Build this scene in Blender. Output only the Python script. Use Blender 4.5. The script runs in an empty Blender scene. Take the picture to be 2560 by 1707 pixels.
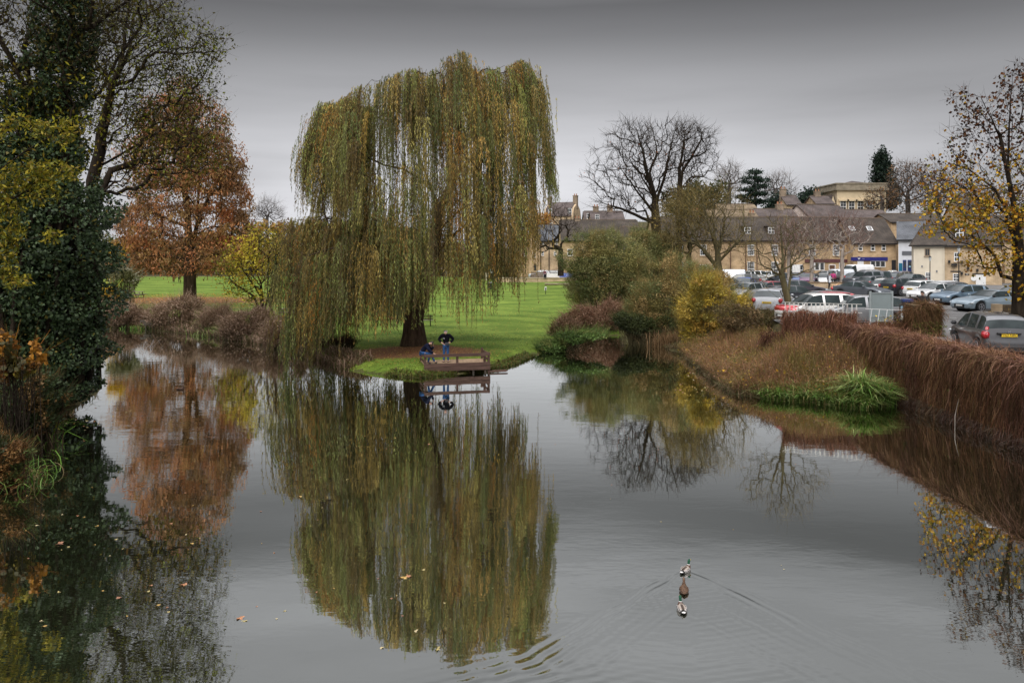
import bpy, bmesh, math, random
import numpy as np
from mathutils import Vector, Matrix
R = math.radians
scene = bpy.context.scene
COL = scene.collection
# ---------------------------------------------------------------- camera
F, HC, Y0, X0 = 1900.0, 6.3, 635.0, 1280.0      # focal length (px of a 2560 px wide frame), eye height, horizon row
cam = bpy.data.objects.new("camera", bpy.data.cameras.new("camera"))
COL.objects.link(cam)
cam.location = (0, 0, HC); cam.rotation_euler = (R(90), 0, 0)
cam.data.sensor_width = 36; cam.data.lens = F * 36 / 2560
cam.data.shift_y = -(853.5 - Y0) / 2560
cam.data.clip_start = 0.1; cam.data.clip_end = 6000
scene.camera = cam
# ---------------------------------------------------------------- sky
world = bpy.data.worlds.new("World"); scene.world = world; world.use_nodes = True
def build_world():
    nt = world.node_tree; nt.nodes.clear()
    N = nt.nodes.new; L = nt.links.new
    out = N('ShaderNodeOutputWorld'); bg = N('ShaderNodeBackground'); L(bg.outputs[0], out.inputs[0])
    tc = N('ShaderNodeTexCoord'); sep = N('ShaderNodeSeparateXYZ'); L(tc.outputs['Generated'], sep.inputs[0])
    mp = N('ShaderNodeMapping'); mp.inputs['Scale'].default_value = (1.1, 1.1, 9.0); L(tc.outputs['Generated'], mp.inputs[0])
    nz = N('ShaderNodeTexNoise'); nz.inputs['Scale'].default_value = 1.9; nz.inputs['Detail'].default_value = 7; nz.inputs['Roughness'].default_value = .5
    L(mp.outputs[0], nz.inputs['Vector'])
    # elevation profile of the overcast: bright low sky, a darkened band, then unseen brightness added higher up to light scene and water
    wob = N('ShaderNodeMath'); wob.operation = 'MULTIPLY_ADD'; L(nz.outputs[0], wob.inputs[0]); wob.inputs[1].default_value = .07
    L(sep.outputs[2], wob.inputs[2])
    wob2 = N('ShaderNodeMath'); wob2.operation = 'SUBTRACT'; L(wob.outputs[0], wob2.inputs[0]); wob2.inputs[1].default_value = .035
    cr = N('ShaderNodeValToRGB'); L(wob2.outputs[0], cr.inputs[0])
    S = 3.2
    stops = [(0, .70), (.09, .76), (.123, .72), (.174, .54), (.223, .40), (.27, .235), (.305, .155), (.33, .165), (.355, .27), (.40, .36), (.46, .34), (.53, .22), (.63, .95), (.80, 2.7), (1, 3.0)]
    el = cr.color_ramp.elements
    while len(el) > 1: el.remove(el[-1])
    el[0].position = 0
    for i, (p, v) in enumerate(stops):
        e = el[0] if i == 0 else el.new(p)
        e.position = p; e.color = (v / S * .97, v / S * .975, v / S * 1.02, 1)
    # thin streaks
    st = N('ShaderNodeMapRange'); L(nz.outputs[0], st.inputs[0])
    st.inputs[1].default_value = .3; st.inputs[2].default_value = .7; st.inputs[3].default_value = S * .80; st.inputs[4].default_value = S * 1.18
    # darker to the right, with brightness added behind the viewer to light facing surfaces
    rt = N('ShaderNodeMapRange'); rt.interpolation_type = 'SMOOTHSTEP'; L(sep.outputs[0], rt.inputs[0])
    rt.inputs[1].default_value = .05; rt.inputs[2].default_value = .6; rt.inputs[3].default_value = 1.0; rt.inputs[4].default_value = .70
    lt = N('ShaderNodeMapRange'); lt.interpolation_type = 'SMOOTHSTEP'; L(sep.outputs[0], lt.inputs[0])
    lt.inputs[1].default_value = -.10; lt.inputs[2].default_value = -.55; lt.inputs[3].default_value = 1.0; lt.inputs[4].default_value = .80
    m0 = N('ShaderNodeMath'); m0.operation = 'MULTIPLY'; L(rt.outputs[0], m0.inputs[0]); L(lt.outputs[0], m0.inputs[1])
    m1 = N('ShaderNodeMath'); m1.operation = 'MULTIPLY'; L(st.outputs[0], m1.inputs[0]); L(m0.outputs[0], m1.inputs[1])
    bk = N('ShaderNodeMapRange'); bk.interpolation_type = 'SMOOTHSTEP'; L(sep.outputs[1], bk.inputs[0])
    bk.inputs[1].default_value = .2; bk.inputs[2].default_value = -.5; bk.inputs[3].default_value = 1.0; bk.inputs[4].default_value = 1.5
    m2 = N('ShaderNodeMath'); m2.operation = 'MULTIPLY'; L(m1.outputs[0], m2.inputs[0]); L(bk.outputs[0], m2.inputs[1])
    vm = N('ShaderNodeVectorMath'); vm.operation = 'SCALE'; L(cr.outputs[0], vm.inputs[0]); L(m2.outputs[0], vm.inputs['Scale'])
    sky = N('ShaderNodeTexSky'); sky.sky_type = 'NISHITA'; sky.sun_disc = False
    sky.sun_elevation = R(38); sky.sun_rotation = R(200); sky.air_density = 1; sky.dust_density = 6
    hs = N('ShaderNodeHueSaturation'); hs.inputs['Saturation'].default_value = .25; hs.inputs['Value'].default_value = .004; L(sky.outputs[0], hs.inputs['Color'])
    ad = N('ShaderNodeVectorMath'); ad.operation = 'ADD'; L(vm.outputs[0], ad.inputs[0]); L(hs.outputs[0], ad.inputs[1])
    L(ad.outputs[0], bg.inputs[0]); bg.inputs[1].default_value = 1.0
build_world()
sun = bpy.data.objects.new("sun", bpy.data.lights.new("sun", 'SUN')); COL.objects.link(sun)
sun.data.energy = 1.5; sun.data.angle = R(25); sun.data.color = (1, .96, .9)
_az = R(200); _el = R(38)
sdir = Vector((math.sin(_az) * math.cos(_el), math.cos(_az) * math.cos(_el), math.sin(_el)))
sun.rotation_euler = sdir.to_track_quat('Z', 'Y').to_euler()
scene.view_settings.view_transform = 'Standard'; scene.view_settings.look = 'None'
scene.view_settings.exposure = 0.0; scene.view_settings.gamma = 1.0
scene.render.engine = 'CYCLES'
scene.cycles.max_bounces = 8; scene.cycles.transparent_max_bounces = 8
scene.cycles.caustics_reflective = False; scene.cycles.caustics_refractive = False

# ---------------------------------------------------------------- helpers
def P(px, py, d): return Vector(((px - X0) * d / F, d, HC - (py - Y0) * d / F))
def PX(px, d): return (px - X0) * d / F
def PZ(py, d): return HC - (py - Y0) * d / F
def lin(c): return tuple(((v / 255) / 12.92 if v / 255 <= .04045 else ((v / 255 + .055) / 1.055) ** 2.4) for v in c[:3])

def tag(o, label=None, cat=None, group=None, kind=None):
    if label: o['label'] = label
    if cat: o['category'] = cat
    if group: o['group'] = group
    if kind: o['kind'] = kind
    return o
def link(o, parent=None):
    COL.objects.link(o)
    if parent is not None: o.parent = parent
    return o
def thing(name, label, cat, loc=(0, 0, 0), rz=0, group=None):
    o = bpy.data.objects.new(name, None); o.empty_display_size = .2
    o.location = loc; o.rotation_euler = (0, 0, rz); COL.objects.link(o)
    return tag(o, label, cat, group)
def copy_tree(o, parent=None):
    c = o.copy(); COL.objects.link(c); c.parent = parent
    for ch in o.children: copy_tree(ch, c)
    return c
def mesh_np(name, V, Q, mat=None, parent=None, cols=None, smooth=False, loc=None):
    """V (n,3), Q (m,k) faces; cols (m,3) per-face colour"""
    V = np.asarray(V, dtype=np.float32); Q = np.asarray(Q, dtype=np.int32)
    me = bpy.data.meshes.new(name); m, k = Q.shape
    me.vertices.add(len(V)); me.vertices.foreach_set('co', V.ravel())
    me.loops.add(m * k); me.loops.foreach_set('vertex_index', Q.ravel())
    me.polygons.add(m); me.polygons.foreach_set('loop_start', np.arange(m, dtype=np.int32) * k)
    me.polygons.foreach_set('loop_total', np.full(m, k, dtype=np.int32))
    if smooth: me.polygons.foreach_set('use_smooth', np.ones(m, dtype=bool))
    me.update(calc_edges=True)
    if cols is not None:
        a = me.attributes.new('Col', 'FLOAT_COLOR', 'FACE')
        c4 = np.ones((m, 4), dtype=np.float32); c4[:, :3] = cols; a.data.foreach_set('color', c4.ravel())
    if mat: me.materials.append(mat)
    o = bpy.data.objects.new(name, me)
    if loc is not None: o.location = loc
    return link(o, parent)
def obj_bm(name, bm, mat=None, parent=None, smooth=False, loc=None, rot=None):
    me = bpy.data.meshes.new(name); bm.normal_update(); bm.to_mesh(me); bm.free()
    if smooth:
        me.polygons.foreach_set('use_smooth', np.ones(len(me.polygons), dtype=bool)); me.update()
    if mat: me.materials.append(mat)
    o = bpy.data.objects.new(name, me)
    if loc is not None: o.location = loc
    if rot is not None: o.rotation_euler = rot
    return link(o, parent)
def B(bm, x0, x1, y0, y1, z0, z1, M=None):
    vs = [bm.verts.new((x, y, z)) for z in (z0, z1) for x, y in ((x0, y0), (x1, y0), (x1, y1), (x0, y1))]
    if M is not None:
        for v in vs: v.co = M @ v.co
    for f in ((0, 3, 2, 1), (4, 5, 6, 7), (0, 1, 5, 4), (1, 2, 6, 5), (2, 3, 7, 6), (3, 0, 4, 7)): bm.faces.new([vs[i] for i in f])
    return vs
def box(name, x0, x1, y0, y1, z0, z1, mat, parent=None, bev=0, rot=None):
    """box whose origin is its own centre"""
    bm = bmesh.new(); cx, cy, cz = (x0 + x1) / 2, (y0 + y1) / 2, (z0 + z1) / 2
    B(bm, x0 - cx, x1 - cx, y0 - cy, y1 - cy, z0 - cz, z1 - cz)
    if bev: bmesh.ops.bevel(bm, geom=bm.edges[:], offset=bev, segments=2, affect='EDGES', profile=.6)
    return obj_bm(name, bm, mat, parent, loc=(cx, cy, cz), rot=rot)
def bar(bm, a, b, w, h=None):
    """rectangular bar between two points"""
    a = Vector(a); b = Vector(b); h = h or w; t = (b - a); L = t.length
    q = t.to_track_quat('Z', 'Y').to_matrix().to_4x4(); M = Matrix.Translation(a) @ q
    B(bm, -w / 2, w / 2, -h / 2, h / 2, 0, L, M)
def lathe(bm, prof, seg=20, M=None):
    rings = []
    for r, z in prof:
        rings.append([bm.verts.new((r * math.cos(2 * math.pi * i / seg), r * math.sin(2 * math.pi * i / seg), z)) for i in range(seg)])
    for a, b in zip(rings, rings[1:]):
        for i in range(seg): bm.faces.new((a[i], a[(i + 1) % seg], b[(i + 1) % seg], b[i]))
    bm.faces.new(rings[0][::-1]); bm.faces.new(rings[-1])
    if M is not None:
        for rg in rings:
            for v in rg: v.co = M @ v.co

# ---- materials
MATS = {}
def new_mat(name):
    m = bpy.data.materials.new(name); m.use_nodes = True
    return m, m.node_tree, m.node_tree.nodes['Principled BSDF']
def pmat(name, col, rough=.7, var=.25, scale=3.0, bump=0.0, metal=0.0, spec=.5, coat=0.0, col2=None, bscale=None, stretch=(1, 1, 1), coords='Object'):
    """procedural material: noise between two tones, plus noise bump"""
    if name in MATS: return MATS[name]
    m, nt, b = new_mat(name); N = nt.nodes.new; L = nt.links.new
    tc = N('ShaderNodeTexCoord'); mp = N('ShaderNodeMapping'); mp.inputs['Scale'].default_value = stretch
    L(tc.outputs[coords], mp.inputs[0])
    nz = N('ShaderNodeTexNoise'); nz.inputs['Scale'].default_value = scale; nz.inputs['Detail'].default_value = 6; L(mp.outputs[0], nz.inputs['Vector'])
    cr = N('ShaderNodeValToRGB'); L(nz.outputs[0], cr.inputs[0])
    c2 = col2 or tuple(min(1, v * (1 + var)) for v in col); c1 = col if col2 else tuple(v * (1 - var) for v in col)
    cr.color_ramp.elements[0].position = .32; cr.color_ramp.elements[1].position = .68
    cr.color_ramp.elements[0].color = (*c1, 1); cr.color_ramp.elements[1].color = (*c2, 1)
    L(cr.outputs[0], b.inputs['Base Color'])
    b.inputs['Roughness'].default_value = rough; b.inputs['Metallic'].default_value = metal
    b.inputs['Specular IOR Level'].default_value = spec; b.inputs['Coat Weight'].default_value = coat
    if bump:
        n2 = N('ShaderNodeTexNoise'); n2.inputs['Scale'].default_value = bscale or scale * 6; n2.inputs['Detail'].default_value = 4; L(mp.outputs[0], n2.inputs['Vector'])
        bp = N('ShaderNodeBump'); bp.inputs['Strength'].default_value = bump; bp.inputs['Distance'].default_value = .05
        L(n2.outputs[0], bp.inputs['Height']); L(bp.outputs[0], b.inputs['Normal'])
    MATS[name] = m; return m
def leaf_mat(name, trans=.3, rough=.55, spec=.3, gain=1.0):
    """foliage: each leaf keeps its own colour in a face attribute"""
    if name in MATS: return MATS[name]
    m, nt, b = new_mat(name); N = nt.nodes.new; L = nt.links.new
    at = N('ShaderNodeAttribute'); at.attribute_name = 'Col'
    L(at.outputs['Color'], b.inputs['Base Color'])
    b.inputs['Roughness'].default_value = rough; b.inputs['Specular IOR Level'].default_value = spec
    if trans:
        tr = N('ShaderNodeBsdfTranslucent'); L(at.outputs['Color'], tr.inputs[0])
        mx = N('ShaderNodeMixShader'); mx.inputs[0].default_value = trans
        L(b.outputs[0], mx.inputs[1]); L(tr.outputs[0], mx.inputs[2])
        L(mx.outputs[0], nt.nodes['Material Output'].inputs[0])
    MATS[name] = m; return m
def stone_mat(name, c1, c2, mortar, bw=.45, bh=.2, rough=.85, rot=None):
    """coursed stone / slates by a brick texture on generated object coordinates (x+y along the wall, z up)"""
    if name in MATS: return MATS[name]
    m, nt, b = new_mat(name); N = nt.nodes.new; L = nt.links.new
    tc = N('ShaderNodeTexCoord'); sp = N('ShaderNodeSeparateXYZ'); L(tc.outputs['Object'], sp.inputs[0])
    ad = N('ShaderNodeMath'); ad.operation = 'ADD'; L(sp.outputs[0], ad.inputs[0]); L(sp.outputs[1], ad.inputs[1])
    cb = N('ShaderNodeCombineXYZ'); L(ad.outputs[0], cb.inputs[0]); L(sp.outputs[2], cb.inputs[1])
    br = N('ShaderNodeTexBrick'); L(cb.outputs[0], br.inputs['Vector'])
    br.inputs['Color1'].default_value = (*c1, 1); br.inputs['Color2'].default_value = (*c2, 1); br.inputs['Mortar'].default_value = (*mortar, 1)
    br.inputs['Scale'].default_value = 1; br.inputs['Brick Width'].default_value = bw; br.inputs['Row Height'].default_value = bh
    br.inputs['Mortar Size'].default_value = .012; br.inputs['Bias'].default_value = -.1
    nz = N('ShaderNodeTexNoise'); nz.inputs['Scale'].default_value = .7; nz.inputs['Detail'].default_value = 7; L(tc.outputs['Object'], nz.inputs['Vector'])
    mr = N('ShaderNodeMapRange'); mr.inputs[1].default_value = .3; mr.inputs[2].default_value = .7; mr.inputs[3].default_value = .66; mr.inputs[4].default_value = 1.3; L(nz.outputs[0], mr.inputs[0])
    vm = N('ShaderNodeVectorMath'); vm.operation = 'SCALE'; L(br.outputs[0], vm.inputs[0]); L(mr.outputs[0], vm.inputs['Scale'])
    L(vm.outputs[0], b.inputs['Base Color']); b.inputs['Roughness'].default_value = rough; b.inputs['Specular IOR Level'].default_value = .2
    bp = N('ShaderNodeBump'); bp.inputs['Strength'].default_value = .5; bp.inputs['Distance'].default_value = .03
    L(br.outputs['Fac'], bp.inputs['Height']); bp.invert = True; L(bp.outputs[0], b.inputs['Normal'])
    MATS[name] = m; return m
def plain(name, col, rough=.5, metal=0, spec=.5, coat=0): return pmat(name, col, rough, .06, 4, 0, metal, spec, coat)
GLASS = None
def glass_mat():
    if 'window_glass' in MATS: return MATS['window_glass']
    m, nt, b = new_mat('window_glass'); N = nt.nodes.new; L = nt.links.new
    tc = N('ShaderNodeTexCoord'); nz = N('ShaderNodeTexNoise'); nz.inputs['Scale'].default_value = 1.3; L(tc.outputs['Object'], nz.inputs['Vector'])
    cr = N('ShaderNodeValToRGB'); cr.color_ramp.elements[0].color = (.012, .014, .016, 1); cr.color_ramp.elements[1].color = (.07, .075, .08, 1); L(nz.outputs[0], cr.inputs[0])
    L(cr.outputs[0], b.inputs['Base Color']); b.inputs['Roughness'].default_value = .06; b.inputs['IOR'].default_value = 1.5
    MATS['window_glass'] = m; return m

def tubes(chains, sides=5):
    """list of (pts, radii) -> V, Q arrays"""
    Vs, Qs, n0 = [], [], 0
    ang = np.arange(sides) * 2 * math.pi / sides; ca, sa = np.cos(ang), np.sin(ang)
    for pts, rad in chains:
        p = np.asarray(pts, float); r = np.asarray(rad, float); n = len(p)
        if n < 2: continue
        t = np.gradient(p, axis=0); t /= np.linalg.norm(t, axis=1, keepdims=True) + 1e-9
        mean = t.mean(0); ref = np.array([1., 0, 0]) if abs(mean[0]) < .8 * np.linalg.norm(mean) + 1e-6 else np.array([0, 1., 0])
        u = np.cross(t, ref); ln = np.linalg.norm(u, axis=1, keepdims=True); u = np.where(ln > 1e-4, u / (ln + 1e-9), [[0, 0, 1]]); v = np.cross(t, u)
        ring = p[:, None, :] + r[:, None, None] * (u[:, None, :] * ca[None, :, None] + v[:, None, :] * sa[None, :, None])
        Vs.append(ring.reshape(-1, 3))
        i = np.arange(n - 1)[:, None] * sides; j = np.arange(sides)[None, :]; j2 = (j + 1) % sides
        q = np.stack([i + j, i + j2, i + sides + j2, i + sides + j], -1).reshape(-1, 4) + n0
        Qs.append(q); n0 += n * sides
    return np.concatenate(Vs), np.concatenate(Qs)

def grow(trunks, attract, rng, step=.5, alpha=.25, tip_r=.01, base_r=.3, noise=.12, low=0, bow=.35, lift=0.0):
    """tree skeleton: trunk polylines, then every attractor (crown point) is joined to the best existing node by a bowed limb.
    returns chains, tip positions, tip dirs, node radii"""
    na = len(attract); cap = 2000 + na * 14 + sum(len(t) for t in trunks)
    pos = np.zeros((cap, 3)); par = np.full(cap, -1, int); pl = np.zeros(cap); ok = np.zeros(cap, bool); dr = np.zeros((cap, 3)); n = 0
    for ti, tk in enumerate(trunks):
        tk = [np.array(q, float) for q in tk]
        if ti == 0: prev = -1
        else: prev = int(np.argmin(np.linalg.norm(pos[:n] - tk[0], axis=1))); tk = tk[1:]
        for a in range(len(tk)):
            p = tk[a]
            if prev < 0: pos[n] = p; dr[n] = (0, 0, 1); n += 1; prev = n - 1; continue
            q0 = pos[prev].copy(); dv = p - q0; L = np.linalg.norm(dv); k = max(1, int(L / step))
            for s in range(1, k + 1):
                pos[n] = q0 + dv * s / k + (rng.normal(0, noise * .25 * step, 3) if s < k else 0)
                par[n] = prev; pl[n] = pl[prev] + L / k; dr[n] = dv / (L + 1e-9)
                ok[n] = pos[n][2] > low; prev = n; n += 1
    c = pos[0]
    order = np.argsort(np.linalg.norm(attract - pos[min(n - 1, 3)], axis=1))
    for ai in order:
        a = attract[ai]; d = np.linalg.norm(pos[:n] - a, axis=1)
        cost = d + alpha * pl[:n] + np.where(ok[:n], 0, 1e6) + np.maximum(0, pos[:n, 2] - a[2]) * .25
        j = int(np.argmin(cost)); L = d[j]
        if L < step * .35: continue
        k = min(12, max(1, int(math.ceil(L / step)))); dv = a - pos[j]; p0 = pos[j].copy()
        c1 = p0 + (dr[j] * .6 + dv / L * .4) * L * bow; c1[2] += lift * L
        prev = j; last = p0
        for s in range(1, k + 1):
            t = s / k; q = (1 - t) ** 2 * p0 + 2 * t * (1 - t) * c1 + t * t * a + rng.normal(0, noise * step, 3) * (1 if s < k else .3)
            pos[n] = q; par[n] = prev; sl = np.linalg.norm(q - last); pl[n] = pl[prev] + sl; dr[n] = (q - last) / (sl + 1e-9); ok[n] = True
            last = q; prev = n; n += 1
        if n > cap - 40: break
    nch = np.zeros(n, int)
    for i in range(1, n): nch[par[i]] += 1
    ntip = int((nch == 0).sum()); e = max(1.6, math.log(max(ntip, 3)) / math.log(base_r / tip_r))
    acc = np.zeros(n); r = np.zeros(n); best = np.full(n, -1, int); bestr = np.zeros(n)
    for i in range(n - 1, -1, -1):
        r[i] = tip_r if nch[i] == 0 else acc[i] ** (1 / e)
        if par[i] >= 0:
            acc[par[i]] += r[i] ** e
            if r[i] > bestr[par[i]]: bestr[par[i]] = r[i]; best[par[i]] = i
    chains = []
    starts = [0] + [i for i in range(1, n) if best[par[i]] != i]
    for s in starts:
        pts, rad = [], []
        if par[s] >= 0: pts.append(pos[par[s]]); rad.append(min(r[par[s]], r[s] * 1.25))
        i = s
        while i >= 0: pts.append(pos[i]); rad.append(r[i]); i = best[i]
        if len(pts) >= 2: chains.append((np.array(pts), np.array(rad)))
    thin = np.where(r < tip_r * 2.6)[0]
    return chains, pos[thin], dr[thin], r[thin]

def ell_points(ells, n, rng, d0, depth=1.0, shell=.5):
    """points in ellipses given in picture px (cx,cy,rx,ry[,weight]) at distance d0, filled out in depth to ellipsoids"""
    w = np.array([(e[2] * e[3] * (e[4] if len(e) > 4 else 1)) for e in ells], float); w /= w.sum()
    idx = rng.choice(len(ells), n, p=w); E = np.array([e[:4] for e in ells], float)[idx]
    u = rng.normal(size=(n, 3)); u /= np.linalg.norm(u, axis=1, keepdims=True)
    rr = rng.random(n) ** (1 / 3); rr = np.where(rng.random(n) < shell, .75 + .25 * rr, rr); u *= rr[:, None]
    lump = .72 + .52 * vnoise(np.arctan2(u[:, 2], u[:, 0]) * 2.2 + idx * 3.1, np.arcsin(np.clip(u[:, 1], -1, 1)) * 2.2 + idx * 7.7, .8); u *= lump[:, None]
    s = d0 / F
    X = (E[:, 0] + u[:, 0] * E[:, 2] - X0) * s; Z = HC - (E[:, 1] + u[:, 2] * E[:, 3] - Y0) * s; Y = d0 + u[:, 1] * E[:, 2] * s * depth
    return np.stack([X, Y, Z], 1)

def leaves(pts, rng, size, pal, aspect=.55, droop=0.0, svar=.4, jit=0.0, cvar=.18, up=0.0):
    """one small pointed blade per point -> V, Q, cols"""
    n = len(pts); p = pts + (rng.normal(0, jit, (n, 3)) if jit else 0)
    a = rng.normal(size=(n, 3)); a[:, 2] -= droop; a /= np.linalg.norm(a, axis=1, keepdims=True)
    b = rng.normal(size=(n, 3)); 
    if up: b[:, 2] *= (1 - up); 
    b -= (b * a).sum(1, keepdims=True) * a; b /= np.linalg.norm(b, axis=1, keepdims=True) + 1e-9
    s = size * (1 + svar * (rng.random(n) * 2 - 1)); L = (a * s[:, None]); W = b * (s * aspect * .5)[:, None]
    V = np.stack([p, p + L * .45 + W, p + L, p + L * .45 - W], 1).reshape(-1, 3)
    Q = np.arange(n * 4).reshape(n, 4)
    pal = np.array(pal, float); c = pal[rng.integers(0, len(pal), n)] * (1 + cvar * rng.normal(size=(n, 1)))
    return V, Q, np.clip(c, .001, 1)
def merge(parts):
    Vs, Qs, Cs, n = [], [], [], 0
    for V, Q, C in parts:
        Vs.append(V); Qs.append(Q + n); Cs.append(C); n += len(V)
    return np.concatenate(Vs), np.concatenate(Qs), np.concatenate(Cs)
def clumps(pts, rng, n_c, keep, radius):
    """thin a point cloud so that it gathers round n_c centres (gaps between)"""
    cen = pts[rng.choice(len(pts), n_c, replace=False)]
    out = []
    for i in range(0, len(pts), 4000):
        q = pts[i:i + 4000]; d = np.sqrt(((q[:, None, :] - cen[None]) ** 2).sum(-1)).min(1)
        out.append(q[(d < radius * (.5 + rng.random(len(q)))) | (rng.random(len(q)) > keep)])
    return np.concatenate(out)
def clump_colors(pts, rng, pal, size):
    """choose palette entry by a blocky 3D noise so that whole twigs share a tone"""
    pal = np.array(pal, float); k = np.floor(pts / size + rng.random(3) * 9).astype(int)
    h = (k[:, 0] * 73856093 ^ k[:, 1] * 19349663 ^ k[:, 2] * 83492791) & 0xffff
    return pal[(h // 7) % len(pal)]
def base_of(pts_chain, tk0): return tk0

def make_tree(name, label, cat, trunks, att, seed, bark, tip_r, base_r, step=.6, alpha=.25, low=0, leaf=None, group=None, noise=.12, bow=.35, sides=5, lift=0.0, flare=1.0, twig=None):
    """thing with parts trunk and crown; leaf = dict(size, pal, per_tip, jit, mat, ...)"""
    rng = np.random.default_rng(seed)
    ch, tips, tdir, tr = grow(trunks, att, rng, step, alpha, tip_r, base_r, noise, low, bow, lift)
    base = Vector(trunks[0][0]); root = thing(name, label, cat, base, group=group); b = np.array(base)
    if flare > 1:
        p, r = ch[0]; k = np.exp(-np.linalg.norm(p - p[0], axis=1) / (base_r * 2.2)); ch[0] = (p, r * (1 + (flare - 1) * k))
    big = [c for c in ch if c[1].max() > base_r * .16]; small = [c for c in ch if c[1].max() <= base_r * .16]
    V, Q = tubes([(c[0] - b, c[1]) for c in big], 9); mesh_np('trunk', V, Q, bark, root, smooth=True)
    if small:
        V, Q = tubes([(c[0] - b, c[1]) for c in small], sides if sides < 5 else 4); mesh_np('branches', V, Q, bark, root, smooth=True)
    if twig:
        k = twig.get('per', 4); q = np.repeat(tips, k, 0); dd = np.repeat(tdir, k, 0) + rng.normal(0, twig.get('fan', .55), q.shape); dd[:, 2] += twig.get('up', .15); dd /= np.linalg.norm(dd, axis=1, keepdims=True)
        pal = twig['pal']; Vt, Qt, Ct = strands(len(q), rng, lambda n: (q, dd), twig['len'] / 4, 4, twig['w'], pal, .28, twig.get('stiff', 1.0)); mesh_np('twigs', Vt - b, Qt, leaf_mat('dry_stems', 0.0, .85, .12), root, cols=Ct)
    if leaf:
        ps = np.repeat(tips, leaf.get('per', 3), 0)
        if 'filt' in leaf: ps = ps[leaf['filt'](ps, rng)]
        jit = leaf.get('jit', .25); ps = ps + rng.normal(0, jit, ps.shape)
        V, Q, C = leaves(ps, rng, leaf['size'], leaf['pal'], leaf.get('aspect', .6), leaf.get('droop', .3))
        cc = leaf.get('cells')
        if cc: C = clump_colors(ps, rng, leaf['pal'], cc) * (1 + .2 * rng.normal(size=(len(ps), 1)))
        if 'shade' in leaf: C = leaf['shade'](ps, C, rng)
        mesh_np('crown', V - b, Q, leaf['mat'], root, cols=np.clip(C, .001, 1))
    return root, tips
# ================================================================ THE SETTING
def W(px, py, z=0.0):
    d = F * (HC - z) / (py - Y0); return (PX(px, d), d)
WALLX = 16.45
SHORE = [(-14, -14), (-14, 12), (-14.8, 18), W(0, 1172), W(61, 1148), W(102, 1119), W(143, 1050), W(204, 1012), (-18.9, 35), (-24, 42), (-31, 49), (-48, 54), (-90, 55),
         (-90, 68), (-50, 67.5), W(262, 815), W(330, 819), W(450, 833), W(560, 847), W(650, 862), W(760, 890), W(870, 926), W(960, 939), W(1050, 946), (-3.3, 39.6), W(1230, 926),
         W(1290, 912), W(1340, 890), W(1390, 868), W(1430, 852), W(1500, 840), W(1560, 838), W(1600, 848), W(1650, 865), W(1700, 885), W(1720, 905),
         W(1760, 938), W(1790, 962), W(1830, 985), W(1900, 995), W(2000, 1003), W(2100, 1014), W(2170, 1022), W(2238, 1012), (WALLX, 32.3), (WALLX + .3, 31.5), (WALLX + .3, -14)]
PARK = [(WALLX + .55, -14), (WALLX + .55, 37.6), (14.0, 39.3), (14.6, 43.5), (16.5, 50), (17.5, 60), (22.3, 85), (26, 100), (26, 118), (140, 118), (140, -14)]
def poly_sd(x, y, poly):
    """signed distance to polygon, positive inside"""
    p = np.array(poly, float); q = np.roll(p, -1, 0); d2 = np.full(x.shape, 1e18); ins = np.zeros(x.shape, bool)
    for a, b in zip(p, q):
        e = b - a; wx, wy = x - a[0], y - a[1]
        t = np.clip((wx * e[0] + wy * e[1]) / (e @ e + 1e-12), 0, 1)
        d2 = np.minimum(d2, (wx - e[0] * t) ** 2 + (wy - e[1] * t) ** 2)
        c = ((a[1] <= y) != (b[1] <= y))
        if abs(b[1] - a[1]) > 1e-9: ins ^= c & (x < a[0] + (y - a[1]) / (b[1] - a[1]) * e[0])
    return np.where(ins, 1, -1) * np.sqrt(d2)
def sm(t): t = np.clip(t, 0, 1); return t * t * (3 - 2 * t)
def vnoise(x, y, s, seed=0):
    """cheap smooth value noise"""
    x = x / s + 37.1 * seed; y = y / s + 11.7 * seed
    xi, yi = np.floor(x), np.floor(y); fx, fy = sm(x - xi), sm(y - yi)
    h = lambda a, b: np.modf(np.abs(np.sin(a * 127.1 + b * 311.7 + seed) * 43758.5453))[0]
    return (h(xi, yi) * (1 - fx) + h(xi + 1, yi) * fx) * (1 - fy) + (h(xi, yi + 1) * (1 - fx) + h(xi + 1, yi + 1) * fx) * fy
def ground_z(x, y):
    x = np.asarray(x, float); y = np.asarray(y, float)
    w = poly_sd(x, y, SHORE); o = np.maximum(0, -w)
    mead = .04 + .36 * sm(o / 1.3) + .33 * sm(o / 12) + .35 * sm((y - 50) / 60) + .10 * (vnoise(x, y, 13) - .5) * sm(o / 4) + .03 * (vnoise(x + .4 * y, y, 3.1, 3) - .5) * sm(o / 1)
    # right-hand bank between the river and the car park
    rb = sm((x - 7) / 3) * sm((y - 29) / 3) * (1 - sm((y - 120) / 20))
    bank = .03 + .28 * sm(o / 1.8) + 1.05 * sm((o - 1.4) / 4)
    z = mead * (1 - rb) + np.maximum(bank, mead) * rb
    # steep wooded bank on the left
    lb = sm((-13 - x) / 2) * (1 - sm((y - 40) / 8)); z = z + lb * (.5 * sm(o / 2) + .9 * sm(o / 7))
    # rising ground behind the houses
    z = z + 13 * sm((y - 128) / 90) * sm((x - 2) / 22) + 6 * sm((y - 190) / 150) * sm((x + 10) / 40)
    z = z + 10 * sm((y - 330) / 500)
    hp = poly_sd(x, y, PARK); pk = sm((hp + .0) / .4)
    z = z * (1 - pk) + (2.47 - .02) * pk
    z = np.where(w > 0, -.04 - np.minimum(1.4, w * .7), z)
    return z
def gz(x, y): return float(ground_z(np.array([x]), np.array([y]))[0])

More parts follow.
